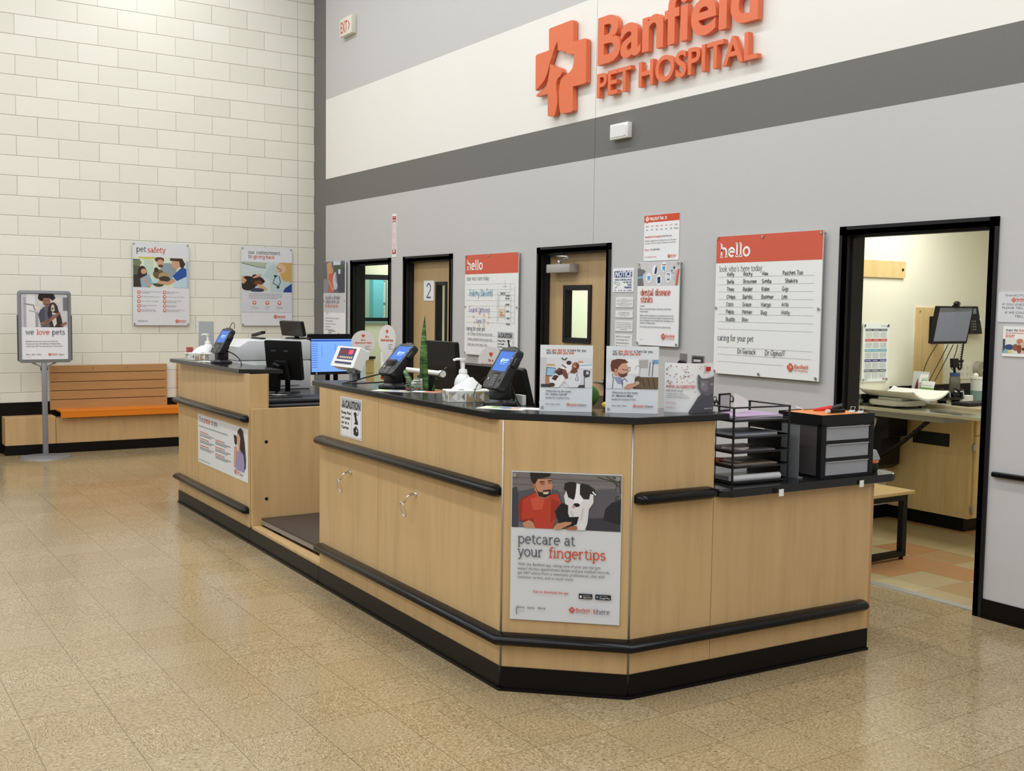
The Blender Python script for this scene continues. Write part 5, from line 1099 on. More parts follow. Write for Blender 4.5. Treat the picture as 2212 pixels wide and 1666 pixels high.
# ------------------------------------------------------------------ tissue boxes and pump bottles
TISSUE = mat('soft_tissue', (244, 244, 242), 0.9)
def tissue_box(corner, ux, L, D, H, label):
    """corner is the near-left bottom corner, ux the direction of the long side."""
    d = Vector((ux[0], ux[1])).normalized(); cx = Vector(corner[:2])+d*L/2+Vector((-d.y, d.x))*D/2
    t = thing('tissue_box', label, 'tissue box', (cx.x, cx.y, corner[2]), 0, 'tissue boxes on the counter tops')
    M = Matrix(((d.x, -d.y, 0, corner[0]), (d.y, d.x, 0, corner[1]), (0, 0, 1, corner[2]), (0, 0, 0, 1)))
    W1 = ink((234, 232, 226))
    b = MB(W1, M); b.box(0, L, 0, D, 0, H, bev=0.0015, seg=1); b.build('box', t)
    cols = [(206, 204, 196), (176, 150, 96), (150, 150, 146), (222, 220, 214), (128, 130, 126), (196, 184, 150), (164, 160, 148)]
    rng = random.Random(int(L*1e4)+3)
    for fr, w_ in ((face_frame(M @ Vector((0, 0, 0)), (d.x, d.y, 0), (0, 0, 1)), L), (face_frame(M @ Vector((0, D, 0)), (d.y, -d.x, 0), (0, 0, 1)), D)):
        g = Gfx(fr, w_, H, 0.0004); n = max(2, int(w_/0.036)); s_ = w_/n
        for i in range(n):
            for tri in ([(i*s_, 0.12*H), ((i+1)*s_, 0.12*H), ((i+.5)*s_, .52*H)], [(i*s_, .92*H), ((i+1)*s_, .92*H), ((i+.5)*s_, .55*H)], [(i*s_+.1*s_, .2*H), ((i+.45)*s_, .54*H), (i*s_+.1*s_, .86*H)], [((i+.9)*s_, .2*H), ((i+.55)*s_, .54*H), ((i+.9)*s_, .86*H)]):
                if rng.random() < 0.8: g.poly('printed_pattern', rng.choice(cols), tri)
        g.build(t)
    b = MB(TISSUE, M); n = 18; rings = []
    for j, (hz, k) in enumerate(((0.0, 1.0), (0.25, 0.95), (0.55, 0.62), (0.8, 0.36), (1.0, 0.12))):
        ring_ = []
        for i in range(n):
            a = 2*math.pi*i/n; w_ = 1+0.16*math.sin(3*a+j)+0.1*math.sin(7*a)
            ring_.append(b.v((L/2+(0.30*L*k*w_)*math.cos(a)+0.012*j*0.4, D/2+(0.26*D*k*w_)*math.sin(a), H+0.001+hz*0.055+0.004*math.sin(5*a)*k)))
        rings.append(ring_)
    b.loft(rings); b.build('tissue', t, 60)
    return t
tissue_box((8.028, -2.665, 1.150), (-0.088, -0.008), 0.112, 0.16, 0.052, 'patterned tissue box beside the nearest card terminal') if False else None
# front box: near corner at the crease, long side running back to the right
tissue_box((7.985, -2.694, 1.150), (0.06, 0.20), 0.205, 0.115, 0.052, 'patterned tissue box beside the nearest card terminal')
tissue_box((3.955, -2.700, 1.146), (0.16, 0.16), 0.205, 0.09, 0.055, 'patterned tissue box at the far end of the left counter section')
def pump_bottle(loc, label, s=1.0):
    t = thing('pump_bottle', label, 'soap bottle', loc, 0, 'white pump bottles')
    b = MB(mat('bottle_white', (226, 228, 226), 0.3)); b.lathe(loc, [(0.036*s, 0), (0.041*s, 0.006*s), (0.041*s, 0.072*s), (0.037*s, 0.09*s), (0.027*s, 0.108*s), (0.02*s, 0.114*s), (0.019*s, 0.12*s)], n=28); b.build('bottle', t, 50)
    b = MB(ink((214, 218, 218))); b.lathe((loc[0], loc[1], loc[2]+0.014*s), [(0.0413*s, 0), (0.0413*s, 0.05*s)], n=28); b.build('label_wrap', t, 50)
    b = MB(WHITE); b.cyl((loc[0], loc[1], loc[2]+0.12*s), (loc[0], loc[1], loc[2]+0.137*s), 0.021*s, 0.018*s, n=20); b.cyl((loc[0], loc[1], loc[2]+0.137*s), (loc[0], loc[1], loc[2]+0.178*s), 0.0085*s, n=12); b.cyl((loc[0], loc[1], loc[2]+0.176*s), (loc[0], loc[1], loc[2]+0.188*s), 0.014*s, 0.017*s, n=16)
    b.tube([(loc[0], loc[1], loc[2]+0.183*s), (loc[0]-0.02*s, loc[1]-0.022*s, loc[2]+0.184*s), (loc[0]-0.032*s, loc[1]-0.034*s, loc[2]+0.178*s)], 0.006*s, n=8); b.build('pump', t, 40)
    return t
pump_bottle((7.83, -2.525, 1.150), 'white pump bottle behind the front tissue box')
pump_bottle((3.93, -2.515, 1.146), 'white pump bottle behind the far tissue box', 1.05)

# ------------------------------------------------------------------ doctor signs, leaflet, papers on the top
def standee(p, q, z, H, name, label, cat, lean=0.02, th=0.003):
    d = Vector((q[0]-p[0], q[1]-p[1], 0)).normalized(); n = Vector((d.y, -d.x, 0)); v = (Vector((0, 0, 1))-n*lean).normalized()
    M = face_frame((p[0], p[1], z+0.0005), d, v); W = (Vector(q)-Vector(p)).length
    t, g = board(name, label, cat, M, W, H, th, face=(226, 230, 234))
    b = MB(ink((214, 216, 218)), M); b.prism([(-0.002, 0.0), (-0.09, 0.0), (-0.004, 0.17)], W*0.42, W*0.58, axis='x') if False else b.face([(W*0.42, 0.0, -0.08), (W*0.58, 0.0, -0.08), (W*0.56, H*0.6, -th), (W*0.44, H*0.6, -th)]); b.build('easel_back', t)
    return t, g, W, H
COAT = (226, 228, 234)
def doctor_sign(p, q, name_line, label, pic):
    t, g, W, H = standee(p, q, 1.150, 0.276, 'doctor_sign', label, 'sign')
    g.stroke('lettering', (120, 122, 128), 'our', 0.026, 0.026, 0.0075, 0.0019, w=0.017); g.stroke('lettering', (214, 112, 84), 'new doctor', 0.048, 0.026, 0.0075, 0.0019, w=0.060); g.stroke('lettering', (120, 122, 128), 'is here for you', 0.112, 0.026, 0.0075, 0.0019, w=0.078)
    g.stroke('lettering', (120, 122, 128), 'and the', 0.026, 0.037, 0.0075, 0.0019, w=0.040); g.stroke('lettering', (214, 112, 84), 'pets you love', 0.070, 0.037, 0.0075, 0.0019, w=0.070)
    g.pic('photo', 0.001, 0.052, W-0.001, 0.175, pic)
    g.text('lettering', (92, 96, 104), 'Welcome to the team,', 0.026, 0.195, 0.0125, w=0.107, bold=0.012); g.text('lettering', (92, 96, 104), name_line, 0.026, 0.208, 0.0125, w=0.088, bold=0.012); g.text('lettering', (110, 112, 120), 'Banfield Pet Hospital of Clive', 0.026, 0.222, 0.0095, w=0.098, bold=0.012)
    for i, l in enumerate(('blove', 'byou', 'bhere')): g.text('lettering', (110, 112, 118), l, 0.026+i*0.022, 0.2475, 0.0085, w=0.017, bold=0.01)
    g.emblem('logo', (222, 110, 76), 0.113, 0.239, 0.0125); g.text('logo', (222, 110, 76), 'Banfield', 0.128, 0.2475, 0.0095, w=0.028, bold=0.02); g.rect('logo', (222, 110, 76), 0.128, 0.2495, 0.156, 0.251); g.rect('logo', (150, 150, 154), 0.1585, 0.238, 0.159, 0.253); g.stroke('logo', (214, 112, 84), 'b', 0.162, 0.2505, 0.0066, 0.0014); g.stroke('logo', (110, 112, 118), 'here', 0.1685, 0.2505, 0.0066, 0.0014, w=0.027)
    g.rect('logo', (110, 112, 120), 0.008, 0.2555, 0.017, 0.2645); g.rect('logo', (226, 230, 234), 0.0105, 0.258, 0.0145, 0.262)
    g.build(t)
BRN = (120, 72, 54)
doctor_sign((8.500, -2.549), (8.638, -2.380), 'Dr. Aislinn Ophoff', 'left doctor sign showing a doctor in white coat hugging a spotted dog', [
 ('r', (222, 222, 226), 0, 0, 1, 1), ('r', (206, 204, 208), 0, 0, .12, 1), ('r', (196, 162, 116), .12, .22, .28, .28), ('p', (176, 134, 98), [(.1, .62), (.18, .64), (.18, .9), (.1, .9)]), ('p', (74, 84, 96), [(.12, .32), (.3, .35), (.27, .64), (.11, .63)]), ('p', (158, 196, 230), [(.135, .345), (.29, .37), (.26, .615), (.125, .6)]), ('l', (78, 80, 88), [(.41, 0), (.44, .06), (.48, .07), (.51, 0)], .024), ('r', (226, 150, 128), .73, .1, .82, .16), ('r', (232, 234, 240), .72, .18, 1, .36), ('p', (150, 196, 222), [(.76, .24), (.99, .2), (.99, .24), (.76, .28)]), ('p', (70, 70, 76), [(.83, .42), (.87, .4), (.96, .43), (.95, .62), (.87, .66), (.83, .58)]), ('r', (206, 212, 220), .885, .45, .93, .55), ('l', (60, 60, 64), [(.85, .6), (.85, .98)], .012), ('r', (60, 62, 68), .02, .9, .2, 1), ('p', (74, 64, 64), [(.74, .92), (.86, .9), (.86, 1), (.72, 1)]),
 ('p', COAT, [(.48, 1), (.5, .7), (.56, .56), (.66, .48), (.74, .52), (.8, .7), (.78, .85), (.72, 1)]), ('l', (196, 198, 206), [(.6, .6), (.56, .98)], .008), ('p', BRN, [(.58, .5), (.6, .36), (.7, .36), (.72, .46), (.66, .54)]), ('e', BRN, .68, .27, .07, .12), ('e', (168, 104, 76), .655, .25, .04, .08), ('l', (238, 226, 220), [(.635, .26), (.685, .32)], .012), ('l', (90, 96, 108), [(.72, .5), (.7, .6), (.74, .62)], .01), ('l', (90, 96, 108), [(.69, .66), (.68, .74), (.73, .76), (.74, .68), (.7, .66)], .008),
 ('p', (238, 236, 236), [(.2, .92), (.18, .74), (.26, .6), (.3, .48), (.38, .36), (.46, .22), (.54, .14), (.61, .2), (.6, .42), (.5, .6), (.46, .8), (.36, 1), (.22, 1)]), ('e', (66, 54, 50), .55, .17, .05, .07), ('l', (120, 74, 62), [(.42, .24), (.5, .34)], .022), ('p', (62, 48, 44), [(.28, .5), (.36, .34), (.46, .4), (.44, .56), (.36, .6)]), ('p', (70, 54, 48), [(.22, .72), (.28, .58), (.36, .62), (.3, .78)]), ('e', (76, 58, 50), .23, .92, .06, .07),
 ('p', COAT, [(.5, .7), (.58, .74), (.68, .86), (.72, .98), (.58, 1), (.46, .78)]), ('p', BRN, [(.42, .42), (.48, .38), (.52, .5), (.54, .68), (.5, .72), (.44, .6)]), ('p', BRN, [(.3, .42), (.38, .36), (.4, .42), (.34, .5)]), ('l', (150, 92, 70), [(.42, .44), (.49, .56)], .012), ('l', (150, 92, 70), [(.46, .39), (.51, .54)], .012)])
doctor_sign((8.681, -2.343), (8.808, -2.169), 'Dr. Matthew Miller', 'right doctor sign showing a bearded man with glasses and a tabby cat', [
 ('r', (218, 218, 222), 0, 0, 1, 1), ('r', (238, 238, 240), .3, 0, .62, .5), ('p', (176, 172, 170), [(.62, .04), (.8, .02), (.8, .3), (.64, .3)]), ('r', (120, 160, 200), .88, .02, 1, .16), ('l', (84, 90, 102), [(.84, .1), (.82, .56)], .014), ('l', (84, 90, 102), [(.9, .1), (.88, .58)], .016), ('l', (150, 152, 158), [(.56, .36), (.57, .24), (.62, .22), (.65, .3), (.64, .56)], .008), ('r', (96, 94, 96), .56, .6, 1, .66), ('r', (92, 72, 54), .52, .9, 1, 1),
 ('p', COAT, [(0, 1), (0, .56), (.1, .44), (.24, .5), (.42, .52), (.52, .62), (.56, .82), (.44, .94), (.3, 1)]), ('p', (150, 160, 186), [(.14, .6), (.3, .62), (.34, .86), (.22, .84)]), ('l', (74, 78, 92), [(.12, .5), (.14, .7), (.12, 1)], .014), ('l', (74, 78, 92), [(.32, .96), (.3, .74), (.36, .66), (.41, .76)], .014), ('p', (206, 152, 128), [(.12, .4), (.24, .36), (.34, .5), (.3, .62), (.16, .56)]),
 ('p', (214, 164, 140), [(.16, .14), (.38, .14), (.43, .32), (.41, .5), (.33, .6), (.22, .52)]), ('p', (104, 62, 44), [(.08, .22), (.1, .06), (.22, -.02), (.36, .02), (.42, .12), (.3, .16), (.24, .26), (.2, .44), (.1, .42)]), ('p', (110, 70, 52), [(.22, .44), (.27, .5), (.34, .5), (.41, .45), (.4, .56), (.33, .63), (.25, .58)]), ('l', (60, 46, 44), [(.3, .34), (.36, .38), (.42, .34)], .010), ('l', (60, 46, 44), [(.42, .28), (.46, .28), (.45, .4), (.4, .42)], .008), ('e', (200, 146, 124), .18, .38, .025, .05),
 ('p', (112, 92, 70), [(.54, .9), (.56, .66), (.6, .58), (.7, .62), (.82, .6), (1, .62), (1, 1), (.62, .98)]), ('e', (98, 80, 60), .62, .7, .07, .13), ('e', (190, 176, 152), .6, .8, .04, .06), ('l', (62, 50, 38), [(.7, .66), (.74, .92)], .012), ('l', (62, 50, 38), [(.8, .64), (.84, .94)], .012), ('l', (62, 50, 38), [(.9, .64), (.94, .96)], .012), ('e', (40, 36, 30), .585, .7, .012, .02), ('p', (206, 152, 128), [(.34, .98), (.4, .86), (.52, .8), (.6, .86), (.56, .92), (.44, 1)])])
# curved accreditation leaflet standing open
t = thing('accreditation_leaflet', 'curved white leaflet with confetti and a grey cat at the counter end', 'leaflet', (8.80, -1.99, 1.150))
def curve_pt(s, h):                                  # s 0..1 along the sheet, bowed towards the shop
    p0, p1, p2 = Vector((8.737, -2.074)), Vector((8.868, -2.045)), Vector((8.836, -1.890))
    q = p0*(1-s)**2+p1*2*s*(1-s)+p2*s*s; return (q.x, q.y, 1.1505+h)
def on_curve(b, m, pts, lift):
    out = []
    for s, h in pts:
        x, y, z = curve_pt(s, h); a = Vector(curve_pt(min(1, s+.01), h))-Vector(curve_pt(max(0, s-.01), h)); n = Vector((a.y, -a.x, 0)).normalized(); out.append((x+n.x*lift, y+n.y*lift, z))
    b.face(out, m)
LH = 0.206
b = MB(mat('leaflet_gloss_white', (240, 240, 240), 0.18))
for i in range(14):
    s0, s1 = i/14, (i+1)/14
    b.face([curve_pt(s0, 0), curve_pt(s1, 0), curve_pt(s1, LH), curve_pt(s0, LH)])
b.build('sheet', t, 80)
bt = MB(); lift = 0.0008
def cpoly(rgb, pts):
    global lift
    lift += 0.00012
    # cut into strips so the print follows the bow
    on_curve(bt, ink(rgb), [(s, LH*(1-d)) for s, d in pts], lift)
rng = random.Random(4)
for i in range(54):
    s, d = rng.uniform(.03, .86), rng.uniform(.03, .40)*(1 if rng.random() < .8 else 1.6)
    if s > .66 and d > .2: continue
    a = rng.uniform(0, 3.14); l_, w_ = 0.016, 0.006; c_, q_ = math.cos(a), math.sin(a)
    cpoly(rng.choice([(196, 60, 60), (70, 70, 78), (196, 140, 100), (150, 60, 70)]), [(s+c_*l_-q_*w_, d+(q_*l_+c_*w_)*.9), (s-c_*l_-q_*w_, d+(-q_*l_+c_*w_)*.9), (s-c_*l_+q_*w_, d+(-q_*l_-c_*w_)*.9), (s+c_*l_+q_*w_, d+(q_*l_-c_*w_)*.9)])
def strip(rgb, top, bot, n=6):
    """A shape given by its upper and lower outline, as slices that follow the bow."""
    for i in range(len(top)-1): cpoly(rgb, [top[i], top[i+1], bot[i+1], bot[i]])
strip((84, 82, 92), [(.48, .98), (.58, .82), (.66, .68), (.74, .62), (.86, .62), (.98, .6)], [(.48, 1), (.58, 1), (.66, 1), (.74, 1), (.86, 1), (.98, 1)])
strip((104, 102, 112), [(.64, .24), (.66, .22), (.72, .3), (.80, .31), (.88, .30), (.98, .26)], [(.64, .28), (.66, .5), (.72, .6), (.80, .66), (.88, .66), (.98, .6)])
strip((128, 126, 136), [(.70, .34), (.78, .36), (.84, .36)], [(.70, .5), (.78, .58), (.84, .56)])
for s in (.745, .93): cpoly((206, 208, 206), [(s-.03, .43), (s, .40), (s+.03, .43), (s, .46)]); cpoly((20, 20, 24), [(s-.01, .43), (s, .41), (s+.01, .43), (s, .455)])
cpoly((176, 140, 140), [(.83, .5), (.87, .5), (.85, .53)])
cpoly((196, 36, 48), [(.80, .07), (.90, .07), (.90, .16), (.80, .16)])
bt.build('printed_picture', t)
def ctext(s_, u0, u1, d, size, rgb, bold=0.0):
    global lift
    lift += 0.0001; P, Fc, wd = glyphs(s_, bold); m = ink(rgb); k = bl.mi(m); vv = []
    for x, y in P:
        s = u0+(u1-u0)*x/wd; h = LH*(1-d)+y*size; X = Vector(curve_pt(s, h)); a = Vector(curve_pt(min(1, s+.01), h))-Vector(curve_pt(max(0, s-.01), h)); n = Vector((a.y, -a.x, 0)).normalized(); vv.append(bl.v(X+n*lift))
    for f in Fc:
        try: bl.bm.faces.new([vv[i] for i in f]).material_index = k
        except ValueError: pass
bl = MB()
ctext('We are', .05, .17, .41, .012, (150, 150, 152)); ctext('AAHA ACCREDITED', .05, .60, .50, .016, (196, 36, 60), 0.02); ctext('and celebrating!', .05, .36, .58, .014, (110, 110, 114)); ctext('The highest standards in veterinary', .06, .40, .635, .007, (90, 90, 94)); ctext('accreditation held by hospitals, only 15% of', .06, .47, .675, .007, (90, 90, 94)); ctext('practices in the US and Canada can say that', .06, .49, .71, .007, (90, 90, 94)); ctext('Simplifying', .06, .24, .82, .011, (206, 140, 150)); ctext('excellence', .06, .24, .92, .011, (206, 140, 150)); ctext('aaha.org', .78, .94, .93, .009, (240, 240, 240))
bl.build('lettering', t)

def sheet(name, label, cat, loc, sx, sy, rz, th=0.0012, rgb=(240, 240, 238), deco=None, group=None):
    t = thing(name, label, cat, loc, rz, group); M = TR(*loc, rz)
    b = MB(ink(rgb, 0.5), M); b.box(-sx/2, sx/2, -sy/2, sy/2, 0, th); b.build('sheet', t)
    if deco:
        g = Gfx(M @ Matrix.Translation((-sx/2, -sy/2, th)), sx, sy); g.pic('print', 0.002, 0.002, sx-0.002, sy-0.002, deco); g.build(t)
    return t
FL = [('r', (226, 232, 196), .02, .05, .5, .95), ('e', (120, 168, 84), .3, .4, .1, .2), ('e', (96, 108, 190), .55, .5, .14, .25), ('e', (214, 150, 170), .75, .4, .1, .2), ('r', (240, 226, 150), .6, .7, .95, .9)]
sheet('flyer', 'colourful flyer lying at the foot of the nearest card terminal', 'flyer', (8.33, -2.615, 1.150), 0.21, 0.12, math.radians(36), deco=FL)
sheet('flyer', 'orange and white flyer lying right of the nearest card terminal', 'flyer', (8.43, -2.515, 1.150), 0.20, 0.08, math.radians(38), deco=[('r', (222, 110, 80), .7, 0, 1, 1), ('r', (250, 250, 250), 0, 0, .68, 1)])
sheet('flyer', 'colourful flyer lying at the foot of the middle card terminal', 'flyer', (7.30, -2.62, 1.150), 0.20, 0.10, math.radians(40), deco=FL)
sheet('flyer', 'orange and white flyer lying by the small succulents', 'flyer', (7.40, -2.515, 1.150), 0.20, 0.07, math.radians(36), deco=[('r', (222, 120, 88), .6, 0, 1, 1)])
sheet('flyer', 'white flyer lying beside the far tissue box', 'flyer', (4.24, -2.60, 1.146), 0.2, 0.1, math.radians(30), deco=[('r', (216, 226, 206), .1, .1, .6, .8)])
# ------------------------------------------------------------------ small room behind the first doorway
def inner_walls():
    h = 2.6
    b = MB(FLOOR); b.box(-1.4, 6.72, 0.09, 3.7, -0.12, 0.0); struct(b.build('floor'))
    b = MB(P_GREEN)                                   # left wall with an interior window
    for a in ((0.14, 0.30, 0, h), (1.60, 3.6, 0, h), (0.30, 1.60, 0, 1.40), (0.30, 1.60, 1.93, h)): b.box(-0.1, 0.0, a[0], a[1], a[2], a[3])
    struct(b.build('wall_left'))
    b = MB(P_GREEN); b.box(2.12, 2.20, WT, 3.6, 0, h); struct(b.build('wall_right'))
    b = MB(P_GREEN); b.box(-1.4, 2.20, 3.6, 3.7, 0, h); struct(b.build('wall_back'))
    b = MB(BLOCK); b.box(2.20, 6.72, 3.6, 3.7, 0, h); struct(b.build('wall_back'))
    b = MB(P_GREEN); b.box(-1.4, -1.3, 0.0, 3.6, 0, h); b.box(-1.3, -0.1, 0.0, 0.08, 0, h); struct(b.build('wall_left'))
    b = MB(MATS['ceiling_tile']); b.box(-1.4, 6.72, WT, 3.7, h, h+0.08); struct(b.build('ceiling'))
inner_walls()
area_light('treatment_room_light', (-0.6, 1.3, 2.52), 0.5, 1.2, 16, (0.86, 1.0, 0.98))
b = MB(FRAMEBLK)
b.box(0.0, 0.02, 0.25, 1.65, 1.895, 1.957); b.box(0.0, 0.02, 0.25, 1.65, 1.385, 1.428); b.box(0.0, 0.02, 0.25, 0.31, 1.428, 1.895); b.box(0.0, 0.02, 1.59, 1.65, 1.428, 1.895)
w_ = struct(b.build('window_1'))
b = MB(mat('window_ledge_teal', (126, 160, 160), 0.35)); b.box(0.0, 0.03, 0.25, 1.65, 1.358, 1.384); b.build('window_sill', w_)
b = MB(GLASS); b.box(-0.055, -0.05, 0.30, 1.60, 1.40, 1.93); b.build('window_pane', w_)
b = MB(mat('pale_blue_column_paint', (120, 196, 212), 0.5)); b.box(-1.12, -1.0, 1.26, 1.41, 0.0, 2.6); struct(b.build('trim_4'))
for k, (y0_, y1_, z0_, z1_) in enumerate(((1.10, 1.225, 1.66, 1.90), (1.10, 1.225, 1.37, 1.60), (1.10, 1.225, 1.14, 1.31), (1.45, 1.58, 1.62, 1.90), (1.45, 1.58, 1.36, 1.58))):
    lab = ['upper left chart holder seen through the inner window', 'middle left chart holder seen through the inner window', 'lower left chart holder seen through the inner window', 'upper right chart holder right of the pale blue column', 'lower right chart holder right of the pale blue column'][k]
    t = thing('chart_holder', lab, 'chart holder', (-1.29, (y0_+y1_)/2, z0_), 0, 'chart holders in the back room')
    b = MB(mat('chart_holder_grey', (150, 160, 152), 0.5)); b.box(-1.298, -1.285, y0_-0.02, y1_+0.02, z0_-0.02, z1_+0.02); b.build('backing', t)
    b = MB(PAPER); b.box(-1.285, -1.278, y0_, y1_, z0_, z1_); b.build('sheet', t)
    g = Gfx(on_left(y0_, z0_, -1.2775), y1_-y0_, z1_-z0_); g.line('print', (150, 156, 156), [(0.03, 0.03), (0.10, 0.03), (0.10, 0.13), (0.03, 0.13), (0.03, 0.03)], 0.003); g.bars('print', (110, 116, 120), 0.02, (z1_-z0_)*0.85, [0.05], 0.01, 0.007); g.build(t)
t = thing('cabinet', 'pale maple cabinet with black top just inside the first doorway', 'cabinet', (0.28, 0.37, 0))
b = MB(PALEWOOD); b.box(0.004, 0.545, 0.20, 0.53, 0.0, 0.945); b.build('body', t)
for z0_ in (0.62, 0.78): 
    b = MB(PALEWOOD); b.box(0.546, 0.56, 0.205, 0.525, z0_, z0_+0.15, bev=0.002, seg=1); b.build('drawer', t)
b = MB(BLACKTOP); b.box(0.004, 0.575, 0.19, 0.535, 0.946, 0.976); b.build('cabinet_top', t)
# grey steel frame standing in the back corridor, seen through door 3's window
t = thing('folded_stand', 'grey narrow steel stand seen through the window of the closer door', 'stand', (2.05+0.7, 3.45, 0))
def bpw(px, py, y):
    d = fwd+r2*((px-1106)/2337.766)-u2*((py-833)/2337.766); k = (y+5.09362)/d.y; return Vector((12.20022, -5.09362, 1.58046))+d*k
p0, p1, p2, p3 = bpw(1246, 652, 3.45), bpw(1259, 652, 3.45), bpw(1258, 740, 3.45), bpw(1242, 740, 3.45)
b = MB(ALU)
for a, c in ((p0, p3), (p1, p2)): b.box(min(a.x, c.x), min(a.x, c.x)+0.05, 3.43, 3.47, 0.0, a.z)
b.box(p0.x-0.02, p1.x+0.05, 3.43, 3.47, p0.z-0.06, p0.z); b.box(p0.x, p1.x+0.03, 3.44, 3.46, 1.15, 1.40); b.build('frame', t)
b = MB(mat('stand_panel_grey', (140, 142, 142), 0.4)); b.box(p0.x+0.03, p1.x, 3.445, 3.455, 1.42, p0.z-0.08); b.build('panel', t)

# ------------------------------------------------------------------ exam room behind the open doorway
XW = 6.83
t = thing('wall_panel', 'pale maple board high on the exam room wall, over the calendar', 'wall board', (XW, 1.7, 1.84))
b = MB(PALEWOOD); b.box(XW, XW+0.018, 1.20, 1.972, 1.842, 1.968); b.build('board', t)
b = MB(BLACK); b.cyl((XW+0.018, 1.94, 1.905), (XW+0.021, 1.94, 1.905), 0.011, n=12); b.build('screw_cap', t)
t, g = board('wall_calendar', 'year calendar with coloured month bands on the exam room wall', 'calendar', on_left(1.515, 1.057, XW+0.012), 0.300, 0.438, 0.006, face=(236, 240, 240), pins=((0.016, 0.016), (0.284, 0.016), (0.016, 0.424), (0.284, 0.424)), off=0.012)
g.text('lettering', (120, 124, 130), '2024-2025', 0.278, 0.026, 0.018, w=0.075, align='r')
for i, c in enumerate(((92, 96, 108), (204, 74, 56), (112, 178, 206), (74, 66, 140), (110, 114, 124))):
    d = 0.040+i*0.0765; g.rect('month_band', c, 0.026, d, 0.276, d+0.018)
    for j in range(3): g.bars('month_band', (214, 216, 222), 0.035+j*0.085, d+0.012, [0.06], 0.01, 0.005); g.bars('lettering', (186, 192, 198), 0.032+j*0.083, d+0.031, [0.072]*5, 0.0085, 0.0035)
g.bars('lettering', (140, 144, 150), 0.03, 0.425, [0.035], 0.01, 0.004); g.rect('logo', CORAL, 0.235, 0.418, 0.268, 0.426)
g.build(t)
t = thing('wall_panel', 'tall pale maple board behind the exam room monitor', 'wall board', (XW, 2.3, 1.013))
b = MB(PALEWOOD); b.box(XW, XW+0.018, 2.135, 2.487, 1.014, 1.622); b.build('board', t)
for y_, z_ in ((2.17, 1.59), (2.46, 1.04)):
    b = MB(STEEL); b.cyl((XW+0.018, y_, z_), (XW+0.021, y_, z_), 0.008, n=10); b.build('screw_head', t)
# monitor on its wall arm
t = thing('wall_monitor', 'flat monitor on a wall arm in the exam room, showing a grey screen', 'monitor', (7.1, 2.2, 1.35))
b = MB(BLACK); b.box(XW+0.019, XW+0.05, 2.285, 2.365, 1.372, 1.553, bev=0.004); b.build('wall_mount', t, 40)
b = MB(BLACK); b.tube([(XW+0.05, 2.325, 1.47), (7.0, 2.30, 1.47), (7.09, 2.21, 1.475)], 0.016, n=8); b.build('arm', t)
uu = Vector((0.0, 1.0, 0)); vv = Vector((0.05, 0.0, 0.28)).normalized(); vv = (vv-uu*vv.dot(uu)).normalized()
MM = face_frame((7.13, 1.93, 1.348), uu, vv)
b = MB(BLACK, MM); b.prism(rrect(0, 0.435, 0, 0.285, 0.006), -0.028, 0, bev=0.003); b.build('casing', t)
g = Gfx(MM, 0.435, 0.285); SCRG = mat('dim_monitor_screen', (116, 120, 134), 0.12, 0.5, emit=(120, 124, 142), estr=0.25)
g.rect('screen', SCRG, 0.022, 0.010, 0.420, 0.265); g.poly('screen', mat('screen_dark_band', (96, 98, 104), 0.12, emit=(90, 92, 100), estr=0.15), [(0.022, 0.010), (0.420, 0.010), (0.420, 0.03), (0.022, 0.045)]); g.build(t)
t = thing('webcam', 'black webcam clipped on top of the exam room monitor', 'webcam', tuple(MM @ Vector((0.22, 0.285, 0))))
b = MB(BLACK, MM); b.ball((0.215, 0.308, 0.0), 0.034, 0.020, 0.022, n=12, k=6); b.box(0.19, 0.24, 0.2855, 0.294, -0.02, 0.012); b.build('camera_body', t, 40)
b = MB(DARKPL, MM); b.cyl((0.215, 0.308, 0.018), (0.215, 0.308, 0.024), 0.009, n=12); b.build('lens', t)
t = thing('wall_phone', 'black desk phone hung on the exam room wall right of the monitor', 'phone', (XW+0.03, 2.85, 1.40))
PM = face_frame((XW+0.05, 2.69, 1.415), (0, 1, 0), (-0.12, 0, 1))
b = MB(BLACK, PM); b.prism([(0.02, 0), (0.25, 0), (0.215, 0.225), (0.055, 0.225)], -0.03, 0, bev=0.004); b.build('phone_body', t)
b = MB(BLACK, PM); b.box(0.03, 0.075, 0.0, 0.22, 0, 0.03, bev=0.010); b.build('handset', t, 40)
g = Gfx(PM, 0.25, 0.225, 0.001); g.rect('display', (120, 132, 150), 0.095, 0.018, 0.185, 0.062)
for i in range(3):
    for j in range(4): g.rect('keypad', (150, 152, 156), 0.10+i*0.026, 0.118+j*0.022, 0.114+i*0.026, 0.128+j*0.022)
g.ell('display', (240, 240, 240), 0.232, 0.105, 0.014); g.build(t)
b = MB(BLACK); cp = [(XW+0.05, 2.70+0.01*math.sin(i*1.9)-0.035*(i/40), 1.41-0.22*(i/40)+0.006*math.cos(i*1.9)) for i in range(41)]; b.tube(cp, 0.006, n=5)
b.tube([(XW+0.05, 2.655+0.022*math.sin(a), 1.165+0.034*math.cos(a)) for a in [k*math.pi/8 for k in range(17)]], 0.009, n=6); b.build('coiled_cord', t)
t = thing('cable_bundle', 'thin dark cables dropping from the exam room monitor to the counter', 'cables', (6.95, 2.4, 0.95))
